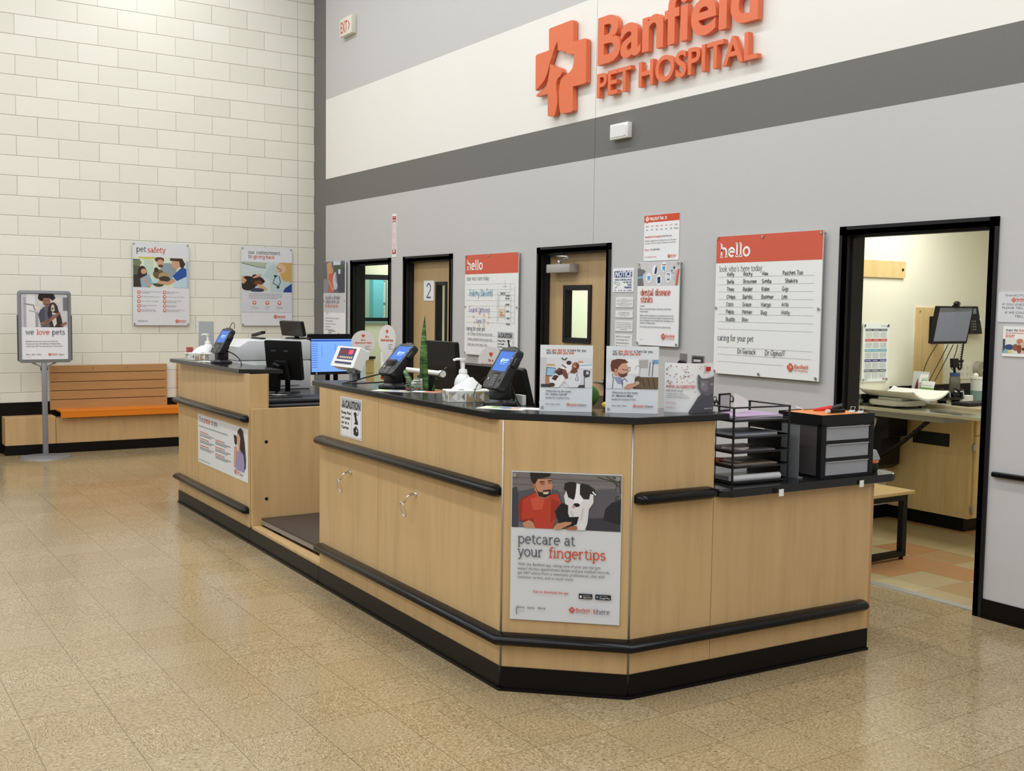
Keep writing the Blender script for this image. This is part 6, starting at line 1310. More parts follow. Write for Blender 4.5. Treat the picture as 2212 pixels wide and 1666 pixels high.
for pts in ([(7.02, 2.16, 1.34), (6.90, 2.20, 1.22), (6.86, 2.22, 1.13), (6.862, 2.19, 1.02)], [(7.05, 2.25, 1.34), (6.96, 2.28, 1.20), (6.93, 2.20, 1.06), (6.95, 2.09, 0.935)], [(7.06, 2.30, 1.34), (6.98, 2.32, 1.20), (6.96, 2.24, 1.06), (6.97, 2.12, 0.935)], [(7.07, 2.34, 1.34), (7.0, 2.42, 1.2), (6.9, 2.45, 1.15), (6.86, 2.62, 1.12)]):
    b = MB(mat('cable_grey', (70, 68, 60), 0.5)); b.tube(bez(*pts, n=12), 0.0035, n=5); b.build('cable', t)
t = thing('wall_outlet', 'white double outlet plate on the exam room wall', 'outlet', (XW, 2.8, 1.06))
b = MB(WHITE); b.box(XW, XW+0.006, 2.715, 2.868, 1.045, 1.173, bev=0.002); b.build('plate', t)
for y_ in (2.745, 2.81):
    for z_ in (1.075, 1.125): b = MB(mat('outlet_socket_ivory', (214, 214, 204), 0.5)); b.box(XW+0.005, XW+0.008, y_, y_+0.026, z_, z_+0.022); b.build('socket', t)
t = thing('tape_dispenser', 'round grey wall dispenser above the teal canister in the exam room', 'dispenser', (XW, 2.95, 1.07))
b = MB(mat('dispenser_stone', (168, 162, 148), 0.5)); b.cyl((XW, 2.96, 1.128), (XW+0.05, 2.96, 1.128), 0.062, 0.058, n=28); b.build('drum', t, 40)
b = MB(WHITE); b.cyl((XW+0.05, 2.97, 1.115), (XW+0.054, 2.97, 1.115), 0.012, n=12); b.build('hub', t)
# cabinet with its worktop
t = thing('cabinet', 'pale maple exam room cabinet with a black vent on its side', 'cabinet', (7.17, 2.7, 0))
b = MB(PALEWOOD); b.box(XW+0.01, 7.535, 1.87, 3.58, 0.10, 0.879); b.build('body', t)
b = MB(BLACKBASE); b.box(XW+0.01, 7.49, 1.89, 3.57, 0.0, 0.10); b.build('kick_base', t)
b = MB(mat('vent_slot_black', (10, 10, 10), 0.7)); b.box(7.052, 7.362, 1.866, 1.87, 0.605, 0.70); b.build('vent', t)
b = MB(PALEWOOD); b.box(7.536, 7.555, 1.905, 2.5, 0.105, 0.70, bev=0.002, seg=1); d_ = b.build('door', t)
for z_ in (0.17, 0.62): b = MB(STEEL); b.box(7.54, 7.56, 1.885, 1.905, z_-0.025, z_+0.025, bev=0.003); b.build('hinge', d_)
b = MB(PALEWOOD); b.box(7.536, 7.555, 1.905, 2.5, 0.706, 0.872, bev=0.002, seg=1); b.build('drawer', t)
b = MB(mat('worktop_stone', (196, 184, 156), 0.22, 0.5, var=0.1, scale=200)); b.box(XW+0.016, 7.60, 1.86, 3.59, 0.88, 0.908, bev=0.004)
tag(b.build('exam_worktop'), 'beige exam room worktop on the maple cabinet, under the speakers', 'worktop')
# fold-down stainless exam table on the left wall
TABSTEEL = mat('table_steel', (202, 198, 182), 0.12, metal=0.75)
t = thing('exam_table', 'fold-down stainless exam table with black lift arm on the exam room wall', 'exam table', (7.4, 1.65, 0.4))
b = MB(TABSTEEL); b.box(XW+0.03, 8.05, 1.455, 1.855, 0.858, 0.886, bev=0.005); b.build('table_top', t)
b = MB(mat('table_frame_grey', (150, 150, 146), 0.35, metal=0.5)); b.box(XW+0.05, 7.56, 1.52, 1.80, 0.812, 0.857, bev=0.003); b.build('under_frame', t)
b = MB(STEEL); b.box(XW+0.002, XW+0.03, 1.47, 1.50, 0.80, 0.965); b.box(XW+0.02, XW+0.045, 1.46, 1.50, 0.84, 0.93); b.build('hinge_bracket', t)
b = MB(BLACK); b.prism([(XW+0.002, 0.40), (XW+0.10, 0.40), (XW+0.16, 0.44), (XW+0.16, 0.64), (XW+0.22, 0.66), (XW+0.22, 0.81), (XW+0.002, 0.81)], 1.58, 1.80, axis='y'); b.build('lift_housing', t)
b = MB(mat('warning_yellow', (206, 190, 60), 0.5)); b.box(XW+0.02, XW+0.06, 1.577, 1.58, 0.555, 0.63); b.build('warning_label', t)
b = MB(BLACK); b.tube(bez((7.40, 1.56, 0.81), (7.26, 1.56, 0.70), (7.17, 1.56, 0.60), (6.99, 1.57, 0.52), n=8), 0.016, n=8); b.build('support_arm', t)
b = MB(TABSTEEL); b.tube([(6.90, 1.50, 0.69), (6.965, 1.50, 0.72), (7.0, 1.50, 0.80)], [0.02, 0.024, 0.012], n=8); b.build('release_lever', t)
# bench against the partition
t = thing('exam_bench', 'slatted pale wood bench with black square legs inside the exam room doorway', 'bench', (7.4, 0.55, 0))
n_ = 6
for k in range(n_):
    y_ = 0.30+k*0.082; b = MB(PALEWOODH); b.box(6.95, 7.885, y_, y_+0.078, 0.430, 0.452, bev=0.003, seg=1); b.build('slat', t)
for x_ in (7.82, 7.0):
    b = MB(BLACK); b.box(x_-0.02, x_+0.02, 0.32, 0.775, 0.385, 0.429); b.box(x_-0.02, x_+0.02, 0.735, 0.775, 0.02, 0.385); b.box(x_-0.02, x_+0.02, 0.32, 0.36, 0.02, 0.385); b.box(x_-0.02, x_+0.02, 0.36, 0.735, 0.02, 0.055)
    for y_ in (0.34, 0.755): b.cyl((x_, y_, 0.0), (x_, y_, 0.02), 0.014, n=10)
    b.build('leg_frame', t)
# white pet scale on the table
SCALEW = mat('scale_white', (236, 236, 228), 0.3)
t = thing('pet_scale', 'white small pet scale with curved tray on the exam table', 'scale', (7.05, 1.65, 0.887))
b = MB(SCALEW); b.prism(rrect(6.89, 7.20, 1.52, 1.84, 0.05), 0.897, 0.935, bev=0.012); b.build('scale_base', t, 50)
b = MB(BLACK)
for x_, y_ in ((6.94, 1.56), (7.15, 1.56), (6.94, 1.80), (7.15, 1.80)):
    b = MB(BLACK); b.cyl((x_, y_, 0.887), (x_, y_, 0.897), 0.014, n=10); b.build('foot', t)
b = MB(mat('scale_panel_grey', (170, 172, 172), 0.4)); b.box(7.08, 7.19, 1.60, 1.76, 0.9355, 0.938, bev=0.001, seg=1); b.box(7.10, 7.17, 1.66, 1.70, 0.9375, 0.939, DARKPL); b.build('control_panel', t)
b = MB(SCALEW); rows = []
for i in range(17):                                   # long dished tray: low in the middle, raised rims front and back
    a = -1+2*i/16; y_ = 1.67+0.20*a; z_ = 0.955+0.055*abs(a)**2.6
    rows.append([b.v((6.86, y_, z_+0.012)), b.v((6.90, y_, z_)), b.v((7.26, y_, z_)), b.v((7.34, y_, z_+0.006)), b.v((7.34, y_, z_-0.006)), b.v((6.86, y_, z_))])
b.loft(rows); b.build('weighing_tray', t, 60)
b = MB(SCALEW); b.box(6.95, 7.15, 1.58, 1.76, 0.936, 0.954); b.build('tray_neck', t)
# things on the exam worktop
ZT = 0.909
def leaflet(name, label, y, x, W, H, lean, deco, rz=0.0):
    u = Vector((math.cos(rz), math.sin(rz), 0)); n = Vector((u.y, -u.x, 0)); v = (Vector((0, 0, 1))-n*lean).normalized()
    M = face_frame((x, y, ZT+0.002), u, v); t, g = board(name, label, 'leaflet', M, W, H, 0.003)
    b = MB(ACRYLIC, M); b.face([(W*.3, 0.004, -0.06), (W*.7, 0.004, -0.06), (W*.65, H*.7, -0.003), (W*.35, H*.7, -0.003)]); b.build('easel_back', t)
    g.pic('print', 0.002, 0.002, W-0.002, H-0.002, deco); g.build(t)
leaflet('anatomy_card', 'standing card with red ear canal drawings behind the white pet scale', 1.98, 6.93, 0.15, 0.225, 0.12, [('r', (224, 228, 230), 0, 0, 1, 1), ('p', (150, 44, 44), [(.14, 1), (.2, .5), (.32, .2), (.4, .5), (.38, 1)]), ('p', (80, 50, 90), [(.26, .6), (.3, .36), (.36, .5), (.34, .8)]), ('p', (176, 70, 56), [(.5, 1), (.55, .5), (.7, .44), (.9, .6), (.95, 1)]), ('e', (206, 156, 120), .5, .78, .13, .15), ('e', (60, 26, 26), .52, .78, .06, .08), ('p', (150, 44, 44), [(.66, .36), (.72, .2), (.78, .36)]), ('l', (120, 126, 132), [(.55, .12), (.55, .4)], .03), ('r', (150, 160, 160), .84, .08, .94, .14)], -0.1)
leaflet('insurance_leaflet', 'green and white leaflet on a stand beside the white pet scale', 1.90, 7.05, 0.125, 0.165, 0.3, [('r', (240, 242, 242), 0, 0, 1, 1), ('r', (112, 178, 80), 0, .3, 1, .68), ('l', (70, 90, 80), [(.1, .2), (.9, .2)], .02), ('l', (236, 244, 232), [(.2, .4), (.8, .4)], .02), ('p', (236, 244, 232), [(.15, .62), (.3, .55), (.5, .62), (.7, .54), (.9, .66)]), ('r', (150, 160, 156), .4, .76, .6, .8), ('r', (200, 206, 206), .2, .88, .9, .9)], -0.15)
t = thing('display_card', 'small leaf printed square card propped over the green leaflet', 'card', (7.06, 1.98, ZT))
M = face_frame((7.02, 1.955, 1.055), (1, -0.1, 0), (0, 0.3, 1)); b = MB(PAPER, M); b.box(0, 0.075, 0, 0.065, -0.003, 0); b.build('card', t)
b = MB(ACRYLIC, M); b.box(0.03, 0.04, -0.15, 0.04, -0.012, -0.0035); b.build('easel_back', t)
g = Gfx(M, 0.075, 0.065)
for a in range(5): g.poly('print', (60, 130+a*8, 100), [(0.02+a*0.01, 0.055), (0.03+a*0.012, 0.02), (0.028+a*0.01, 0.056)])
g.build(t)
for k, (x_, y_, lab) in enumerate(((7.20, 1.99, 'left round black speaker with silver cone on the exam room worktop'), (7.20, 2.155, 'right round black speaker with silver cone on the exam room worktop'))):
    t = thing('computer_speaker', lab, 'speaker', (x_, y_, ZT), 0, 'round black speakers')
    GB = mat('gloss_black', (20, 20, 22), 0.1); b = MB(GB); b.ball((x_, y_, ZT+0.055), 0.052, 0.056, 0.052); b.cyl((x_, y_, ZT), (x_, y_, ZT+0.012), 0.038, 0.03, n=18); b.build('shell', t, 60)
    dv = Vector((0.86, 0.42, 0.12)).normalized(); c0 = Vector((x_, y_, ZT+0.058))
    b = MB(GB); b.cyl(c0+dv*0.04, c0+dv*0.056, 0.04, 0.036, n=24); b.build('rim', t, 40)
    b = MB(mat('speaker_cone_silver', (214, 216, 218), 0.25, metal=0.5)); b.cyl(c0+dv*0.0562, c0+dv*0.058, 0.025, 0.02, n=20); b.build('cone', t, 40)
t = thing('otoscope_set', 'black headed exam lamp in a glass jar with blue lid on the exam worktop', 'instrument', (7.10, 2.28, ZT))
b = MB(mat('jar_smoke', (150, 150, 140), 0.1, 0.5, trans=0.6)); b.lathe((7.10, 2.28, ZT), [(0.036, 0), (0.04, 0.01), (0.04, 0.17), (0.034, 0.19)], n=20); b.build('jar', t, 40)
b = MB(mat('jar_lid_blue', (52, 84, 140), 0.4)); b.cyl((7.10, 2.28, ZT+0.19), (7.10, 2.28, ZT+0.215), 0.038, n=20); b.build('lid', t, 40)
b = MB(BLACK); b.cyl((7.10, 2.275, ZT+0.215), (7.10, 2.265, ZT+0.26), 0.010, n=10); b.prism([(2.235, ZT+0.255), (2.29, ZT+0.255), (2.30, ZT+0.325), (2.225, ZT+0.325)], 7.085, 7.115, axis='x', bev=0.005); b.tube([(7.10, 2.29, ZT+0.27), (7.10, 2.345, ZT+0.275), (7.10, 2.375, ZT+0.31)], 0.007, n=6); b.build('head', t)
t = thing('canister', 'white and teal lidded canister at right end of the visible exam worktop', 'canister', (7.15, 2.50, ZT))
b = MB(mat('canister_white', (222, 228, 226), 0.35)); b.lathe((7.15, 2.53, ZT), [(0.064, 0), (0.068, 0.075), (0.071, 0.165)], n=28); b.build('tub', t, 40)
b = MB(mat('canister_teal', (126, 156, 152), 0.4)); b.lathe((7.15, 2.53, ZT+0.001), [(0.0655, 0), (0.0695, 0.074)], n=28); b.build('band', t, 40)
b = MB(WHITE); b.cyl((7.15, 2.53, ZT+0.165), (7.15, 2.53, ZT+0.178), 0.074, n=28); b.ball((7.13, 2.50, ZT+0.19), 0.022, n=10, k=6); b.build('lid', t, 40)
t = thing('sticky_note_cube', 'small white note cube beside the right speaker', 'note cube', (7.21, 2.29, ZT))
b = MB(PAPER); b.box(7.19, 7.24, 2.255, 2.315, ZT, ZT+0.05, bev=0.003); b.build('cube', t)
t = thing('keyboard', 'black keyboard on the exam room worktop in front of the speakers', 'keyboard', (7.40, 2.15, ZT))
b = MB(BLACK); b.box(7.34, 7.49, 1.90, 2.36, ZT, ZT+0.018, bev=0.004); b.build('keyboard_base', t)
b = MB(DARKPL)
for i in range(5):
    for j in range(15): b.box(7.352+i*0.026, 7.374+i*0.026, 1.912+j*0.029, 1.936+j*0.029, ZT+0.018, ZT+0.024)
o_ = b.build('keys', t); o_['kind'] = 'stuff'
# ------------------------------------------------------------------ floor stand with the love pets poster
t = thing('poster_stand', 'grey pole stand holding the love pets poster near the wall bench', 'poster stand', (0.514, -3.112, 0))
b = MB(ALU); b.lathe((0.514, -3.112, 0.0), [(0.24, 0.0), (0.24, 0.004), (0.235, 0.010), (0.05, 0.014), (0.03, 0.02)], n=40); b.build('base_disc', t, 40)
b = MB(ALU); b.box(0.494, 0.534, -3.137, -3.087, 0.015, 0.965, bev=0.006); b.build('pole', t, 40)
b = MB(ALU)
for s_ in (-1, 1): 
    b = MB(ALU); b.tube([(0.514, -3.112+s_*0.03, 0.88), (0.514, -3.112+s_*0.035, 0.925), (0.514, -3.112+s_*0.115, 0.962)], 0.007, n=6); b.build('brace', t)
SM = on_left(-3.352, 0.960, 0.535)
FWd, FHt = 0.500, 0.722
b = MB(ALU, SM); outer = rrect(0, FWd, 0, FHt, 0.035, 6); inner = rrect(0.028, FWd-0.028, 0.028, FHt-0.028, 0.004, 6)
ro = [[b.v((p[0], p[1], w)) for p in pl] for pl, w in ((outer, -0.03), (outer, 0.0), (inner, 0.004), (inner, -0.012))]
b.loft(ro, cap=False); b.prism(rrect(0.004, FWd-0.004, 0.004, FHt-0.004, 0.03), -0.034, -0.012); b.build('snap_frame', t, 50)
for s_ in (0, 1):
    b = MB(DARKPL, SM); b.box(-0.006 if s_ == 0 else FWd-0.004, 0.004 if s_ == 0 else FWd+0.006, FHt*0.03, FHt*0.66, -0.028, 0.003, bev=0.003); b.build('frame_latch', t)
t, g = board('poster', 'love pets poster with a smiling person hugging a puppy, in the floor stand', 'poster', on_left(-3.352+0.033, 0.960+0.033, 0.535-0.008), 0.434, 0.656, 0.002, face=(236, 236, 240))
g.pic('photo', 0, 0, 0.434, 0.332, [('r', (206, 204, 208), 0, 0, 1, 1), ('r', (176, 172, 176), .05, .1, .1, 1), ('r', (228, 226, 230), .12, .0, .3, 1), ('l', (150, 140, 138), [(.06, .3), (.26, .34), (.3, .5)], .03), ('l', (160, 150, 150), [(.16, .5), (.32, .55)], .02), ('r', (160, 158, 164), .3, .55, .36, 1), ('e', (226, 214, 190), .42, .25, .06, .06), ('e', (230, 218, 196), .34, .42, .05, .05), ('e', (224, 212, 200), .78, .2, .07, .08), ('e', (214, 206, 200), .9, .4, .06, .08), ('r', (120, 118, 124), .9, .1, 1, .5),
 ('p', (96, 96, 108), [(.38, .6), (.46, .4), (.58, .34), (.74, .4), (.82, .6), (.8, 1), (.42, 1)]), ('p', (78, 78, 90), [(.36, .62), (.42, .46), (.5, .44), (.5, .9), (.4, .86)]), ('e', (150, 104, 84), .545, .22, .085, .15), ('p', (34, 24, 22), [(.36, .14), (.38, .0), (.7, 0), (.74, .12), (.68, .2), (.6, .12), (.48, .12), (.46, .22), (.4, .2)]), ('l', (44, 30, 28), [(.5, .31), (.56, .33), (.61, .3)], .012), ('l', (60, 42, 38), [(.49, .2), (.53, .19)], .008), ('l', (60, 42, 38), [(.57, .19), (.61, .2)], .008),
 ('p', (58, 46, 44), [(.58, .4), (.62, .3), (.72, .28), (.78, .36), (.8, .5), (.86, .7), (.9, 1), (.62, 1), (.56, .6)]), ('e', (64, 48, 44), .68, .36, .08, .11), ('p', (206, 188, 178), [(.645, .36), (.68, .3), (.71, .36), (.72, .5), (.68, .54), (.64, .5)]), ('e', (30, 22, 22), .675, .44, .02, .025), ('p', (220, 206, 200), [(.66, .55), (.74, .58), (.76, .9), (.7, 1), (.66, .8)]), ('p', (40, 60, 110), [(.62, .6), (.7, .62), (.7, .66), (.62, .65)]),
 ('l', (150, 104, 84), [(.42, .92), (.6, .8), (.78, .62)], .07), ('l', (150, 104, 84), [(.76, .6), (.84, .58)], .05), ('l', (90, 66, 60), [(.5, .86), (.6, .79)], .02), ('l', (150, 104, 84), [(.86, .96), (.97, .86)], .06)])
g.stroke('lettering', (108, 110, 116), 'we', 0.038, 0.405, 0.034, 0.0062); g.stroke('lettering', (214, 96, 74), 'love', 0.140, 0.405, 0.034, 0.0062, w=0.118); g.stroke('lettering', (108, 110, 116), 'pets', 0.284, 0.405, 0.034, 0.0062, w=0.122)
for i, (l, w_) in enumerate((("Banfield's here for you so you can be there for", 0.30), ('the pets you love, with Optimum Wellness Plans,', 0.325), ('virtual visits, 24/7 Vet Chat and more. Come say hi!', 0.345))): g.text('lettering', (104, 106, 112), l, 0.038, 0.480+i*0.0245, 0.020, w=w_, bold=0.006)
for i, l in enumerate(('blove', 'byou', 'bhere')): g.text('lettering', (104, 106, 112), l, 0.038+i*0.052, 0.610, 0.018, w=0.038, bold=0.014)
g.brand(0.245, 0.592, 0.027); g.bars('lettering', (180, 180, 184), 0.038, 0.632, [0.045], 0.01, 0.003)
g.build(t)

# ------------------------------------------------------------------ letter trays and drawer unit on the low top
WIRE = mat('black_wire', (16, 16, 17), 0.4)
T0, T1, T2, T3 = Vector((8.767, -1.81)), Vector((8.864, -1.792)), Vector((8.889, -1.470)), Vector((8.62, -1.455))
t = thing('letter_tray', 'black mesh letter tray tower of five tiers at left end of the low top', 'letter tray', (8.73, -1.63, 0.83))
ex = Vector((0.997, 0.077)); ey = Vector((0.077, 0.997)).normalized()
TX, TY, TH_ = 0.27, 0.322, 0.335
ey = (T2-T1).normalized(); ex = Vector((ey.y, -ey.x))
TM = Matrix(((ex.x, ey.x, 0, T1.x-ex.x*TX), (ex.y, ey.y, 0, T1.y-ex.y*TX), (0, 0, 1, 0.8305), (0, 0, 0, 1)))
levels = [0.004, 0.070, 0.134, 0.199, 0.271]
for x_ in (0.0, TX):
    for y_ in (0.0, TY): b = MB(WIRE, TM); b.box(x_-(0 if x_ == 0 else 0.008), x_+(0.008 if x_ == 0 else 0), y_-(0 if y_ == 0 else 0.008), y_+(0.008 if y_ == 0 else 0), 0, TH_, bev=0.001, seg=1); b.build('post', t)
for k, z_ in enumerate(levels):
    b = MB(WIRE, TM); b.box(0.009, TX-0.009, 0.009, TY-0.009, z_, z_+0.003)
    b.box(0.002, TX, 0.001, 0.007, z_, z_+0.012); b.box(0.002, TX, TY-0.007, TY-0.001, z_, z_+0.012); b.box(TX-0.007, TX-0.001, 0, TY, z_, z_+0.008)
    if k: b.box(0.009, TX-0.05, TY-0.006, TY-0.003, z_-0.055, z_)
    b.build('tray', t)
b = MB(WIRE, TM)
for y_ in (0.003, TY-0.003): b.tube([(0.0, y_, TH_-0.002), (TX-0.003, y_, TH_-0.002)], 0.004, n=6)
for x_ in (0.003, TX-0.003): b.tube([(x_, 0.0, TH_-0.002), (x_, TY, TH_-0.002)], 0.004, n=6)
b.build('top_rim', t)
b = MB(WIRE, TM)
for x_ in (0.05, 0.09):
    b = MB(WIRE, TM); b.tube([(TX-x_-0.06, -0.004, 0.01), (TX-x_-0.06, -0.004, 0.30)], 0.0025, n=5); b.build('side_wire', t)
def tray_hoop(x, y, dx=0.0, dy=0.02):
    for k in range(2):
        b = MB(WIRE, TM); b.tube([(x+dx*k*1.2, y+dy*k*1.2, TH_)]+[(x+dx*k*1.2+dx*0.45*math.cos(a)+dx*.45, y+dy*k*1.2+dy*0.45*math.cos(a)+dy*.45, TH_+0.012+0.012*math.sin(a)) for a in [math.pi-j*math.pi/6 for j in range(7)]]+[(x+dx*k*1.2+dx*.9, y+dy*k*1.2+dy*.9, TH_)], 0.0022, n=5); b.build('stacking_hook', t)
tray_hoop(0.115, 0.003, 0.02, 0.0); tray_hoop(0.003, 0.08); tray_hoop(0.003, 0.20)
def papers(level, x0, x1, y0, y1, n, cols, label, rz=0.0, name='paper_stack'):
    z_ = levels[level]+0.0035; t2 = thing(name, label, 'papers', tuple(TM @ Vector(((x0+x1)/2, (y0+y1)/2, z_))), 0, 'papers in the letter tray'); rng = random.Random(level*5+n)
    for i in range(n):
        b = MB(ink(cols[i % len(cols)], 0.6), TM @ TR((x0+x1)/2, (y0+y1)/2, z_+i*0.004, rz+rng.uniform(-.06, .06))); b.box(-(x1-x0)/2, (x1-x0)/2, -(y1-y0)/2, (y1-y0)/2, 0, 0.0032); b.build('sheet', t2)
papers(4, 0.03, 0.245, 0.03, 0.30, 5, [(214, 214, 216), (150, 150, 156), (196, 160, 196), (206, 206, 208), (176, 150, 180)], 'white and lilac papers on the topmost tray')
papers(3, 0.04, 0.245, 0.03, 0.27, 4, [(170, 172, 178), (120, 122, 128), (196, 198, 204), (140, 142, 150)], 'grey folders on the second tray down')
papers(2, 0.04, 0.245, 0.02, 0.26, 2, [(150, 140, 146), (120, 112, 118)], 'mauve sheets on the middle tray')
papers(1, 0.04, 0.250, 0.02, 0.27, 3, [(150, 150, 152), (110, 110, 114), (160, 140, 120)], 'grey sheets on the fourth tray down')
papers(0, 0.04, 0.25, 0.02, 0.10, 1, [(120, 120, 124)], 'thin dark sheet on the lowest tray')
t2 = thing('paper_roll', 'rolled white paper lying in the lowest tray', 'paper roll', tuple(TM @ Vector((0.245, 0.15, levels[0]+0.004)))); b = MB(ink((206, 206, 206)), TM); b.cyl((0.245, 0.016, levels[0]+0.0195), (0.245, 0.285, levels[0]+0.0195), 0.016, n=14); b.build('roll', t2, 40)
t2 = thing('card_stack', 'small red and white card on the middle tray', 'card', tuple(TM @ Vector((0.19, 0.08, levels[2]+0.012)))); b = MB(ink((226, 214, 206)), TM @ TR(0.19, 0.08, levels[2]+0.012, 0.5)); b.box(-0.05, 0.05, -0.035, 0.035, 0, 0.008); b.build('card', t2); b = MB(ink((196, 110, 96)), TM @ TR(0.19, 0.08, levels[2]+0.0201, 0.5)); b.box(-0.035, 0.035, -0.012, 0.012, 0, 0.0006); b.build('print', t2)
t2 = thing('scissors', 'orange handled scissors on the fourth tray down, at left', 'scissors', tuple(TM @ Vector((0.14, 0.05, levels[1]+0.017)))); b = MB(ink((226, 110, 60)), TM @ TR(0.15, 0.045, levels[1]+0.022, 0.3))
b.tube([(0.02*math.cos(a)-0.03, 0.014*math.sin(a)+0.018, 0) for a in [k*math.pi/6 for k in range(13)]], 0.005, n=6); b.tube([(0.02*math.cos(a)-0.03, 0.014*math.sin(a)-0.018, 0) for a in [k*math.pi/6 for k in range(13)]], 0.005, n=6); b.build('handle', t2)
b = MB(STEEL, TM @ TR(0.15, 0.045, levels[1]+0.022, 0.3)); b.box(-0.01, 0.09, 0.001, 0.012, -0.001, 0.001); b.box(-0.01, 0.09, -0.012, -0.001, -0.001, 0.001); b.build('blade', t2)
t2 = thing('card_stack', 'white folded card standing on the topmost tray', 'card', tuple(TM @ Vector((0.12, 0.17, levels[4]+0.025)))); b = MB(ink((236, 236, 230)), TM @ TR(0.12, 0.165, levels[4]+0.0235, 0.25))
b.prism([(-0.05, 0.0), (0.055, 0.0), (0.055, 0.055), (-0.05, 0.09)], -0.001, 0.001, axis='x'); b.build('card', t2)
t2 = thing('picture_frame', 'small black framed card on the topmost tray', 'frame', tuple(TM @ Vector((0.06, 0.10, levels[4]+0.025)))); b = MB(BLACK, TM @ TR(0.05, 0.13, levels[4]+0.0235, 0.2)); b.box(-0.003, 0.003, -0.04, 0.04, 0, 0.082); b.build('frame', t2)
b = MB(ink((170, 170, 168)), TM @ TR(0.0535, 0.13, levels[4]+0.0235, 0.2)); b.box(0, 0.0006, -0.032, 0.032, 0.008, 0.074); b.build('card', t2)

# three clear drawers in a black frame
D0, D1 = Vector((8.934, -1.318)), Vector((8.948, -0.980))
t = thing('drawer_unit', 'black drawer unit with three clear drawers and orange paper on top', 'drawer unit', (8.80, -1.15, 0.83))
ey = (D1-D0).normalized(); ex = Vector((ey.y, -ey.x)); DX, DY, DZ = 0.27, (D1-D0).length, 0.287
DM = Matrix(((ex.x, ey.x, 0, D0.x-ex.x*DX), (ex.y, ey.y, 0, D0.y-ex.y*DX), (0, 0, 1, 0.8305), (0, 0, 0, 1)))
b = MB(BLACK, DM)
for x_, y_ in ((0, 0), (0, DY-0.03), (DX-0.03, 0), (DX-0.03, DY-0.03)): b.box(x_, x_+0.03, y_, y_+0.03, 0, 0.25, bev=0.003)
for z_ in (0.0, 0.079, 0.157): b.box(0.005, DX-0.001, 0.004, DY-0.004, z_, z_+0.012)
b.box(0.005, 0.012, 0.02, DY-0.02, 0.0, 0.25)
b.box(0, DX, 0, DY, 0.236, 0.252); b.box(0, DX, 0, 0.006, 0.252, DZ); b.box(0, DX, DY-0.006, DY, 0.252, DZ); b.box(0, 0.006, 0.006, DY-0.006, 0.252, DZ); b.box(DX-0.006, DX, 0.006, DY-0.006, 0.252, DZ); b.build('housing', t)
FROST = mat('frosted_drawer', (206, 208, 214), 0.3, 0.5, trans=0.55)
for k, z_ in enumerate((0.014, 0.093, 0.171)):
    b = MB(FROST, DM); b.box(DX-0.006, DX-0.002, 0.034, DY-0.034, z_, z_+0.062); b.box(0.03, DX-0.006, 0.034, DY-0.034, z_, z_+0.003)
    b.box(0.03, DX-0.006, 0.034, 0.037, z_+0.003, z_+0.058); b.box(0.03, DX-0.006, DY-0.037, DY-0.034, z_+0.003, z_+0.058); b.box(0.03, 0.033, 0.037, DY-0.037, z_+0.003, z_+0.058); b.box(DX-0.006, DX+0.004, 0.034, DY-0.034, z_+0.058, z_+0.062)
    dr = b.build('drawer', t)
    b = MB(ink((176, 172, 184)), DM); b.box(0.04, DX-0.02, 0.045, DY-0.05, z_+0.0035, z_+0.012+0.006*k); b.build('drawer_contents', dr)
SM_ = mat('smoked_side_panel', (70, 66, 66), 0.25, 0.5)
b = MB(SM_, DM); b.box(0.03, DX-0.03, 0.002, 0.005, 0.012, 0.236); b.build('side_panel', t)
b = MB(ink((236, 146, 76)), DM); b.box(0.012, DX-0.012, 0.012, DY-0.012, 0.2525, 0.284)
tag(b.build('paper_stack'), 'orange sheets lying in the top tray of the drawer unit', 'papers')
def at_d(x, y, z, rz=0.0): return DM @ TR(x, y, z+(0.027 if z < 0.28 else 0.0), rz)
t2 = thing('marker', 'red marker with grey cap lying on the orange sheets', 'marker', tuple(at_d(0.16, 0.13, 0.262).translation)); M_ = at_d(0.17, 0.12, 0.268, 1.25)
b = MB(ink((214, 44, 32), 0.25), M_); b.cyl((-0.055, 0, 0.004), (0.03, 0, 0.012), 0.006, 0.013, n=12); b.build('barrel', t2, 40)
b = MB(DARKPL, M_); b.cyl((0.03, 0, 0.012), (0.085, 0, 0.026), 0.009, 0.008, n=12); b.build('cap', t2, 40)
t2 = thing('marker', 'black marker lying on the orange sheets', 'marker', tuple(at_d(0.20, 0.17, 0.262).translation)); M_ = at_d(0.20, 0.165, 0.268, 1.5)
b = MB(BLACK, M_); b.cyl((-0.045, 0, 0), (0.045, 0, 0), 0.009, n=12); b.build('barrel', t2, 40)
b = MB(LGREY, M_); b.cyl((-0.062, 0, 0), (-0.045, 0, 0), 0.0095, n=12); b.build('cap', t2, 40)
t2 = thing('pen', 'silver and white pen lying on the orange sheets', 'pen', tuple(at_d(0.08, 0.10, 0.262).translation)); M_ = at_d(0.09, 0.09, 0.265, 1.4)
b = MB(STEEL, M_); b.cyl((-0.02, 0, 0.004), (0.09, 0, 0.004), 0.005, n=10); b.build('barrel', t2, 40); b = MB(WHITE, M_); b.cyl((-0.06, 0.0, 0.016), (-0.02, 0, 0.004), 0.003, n=8); b.build('clip', t2)
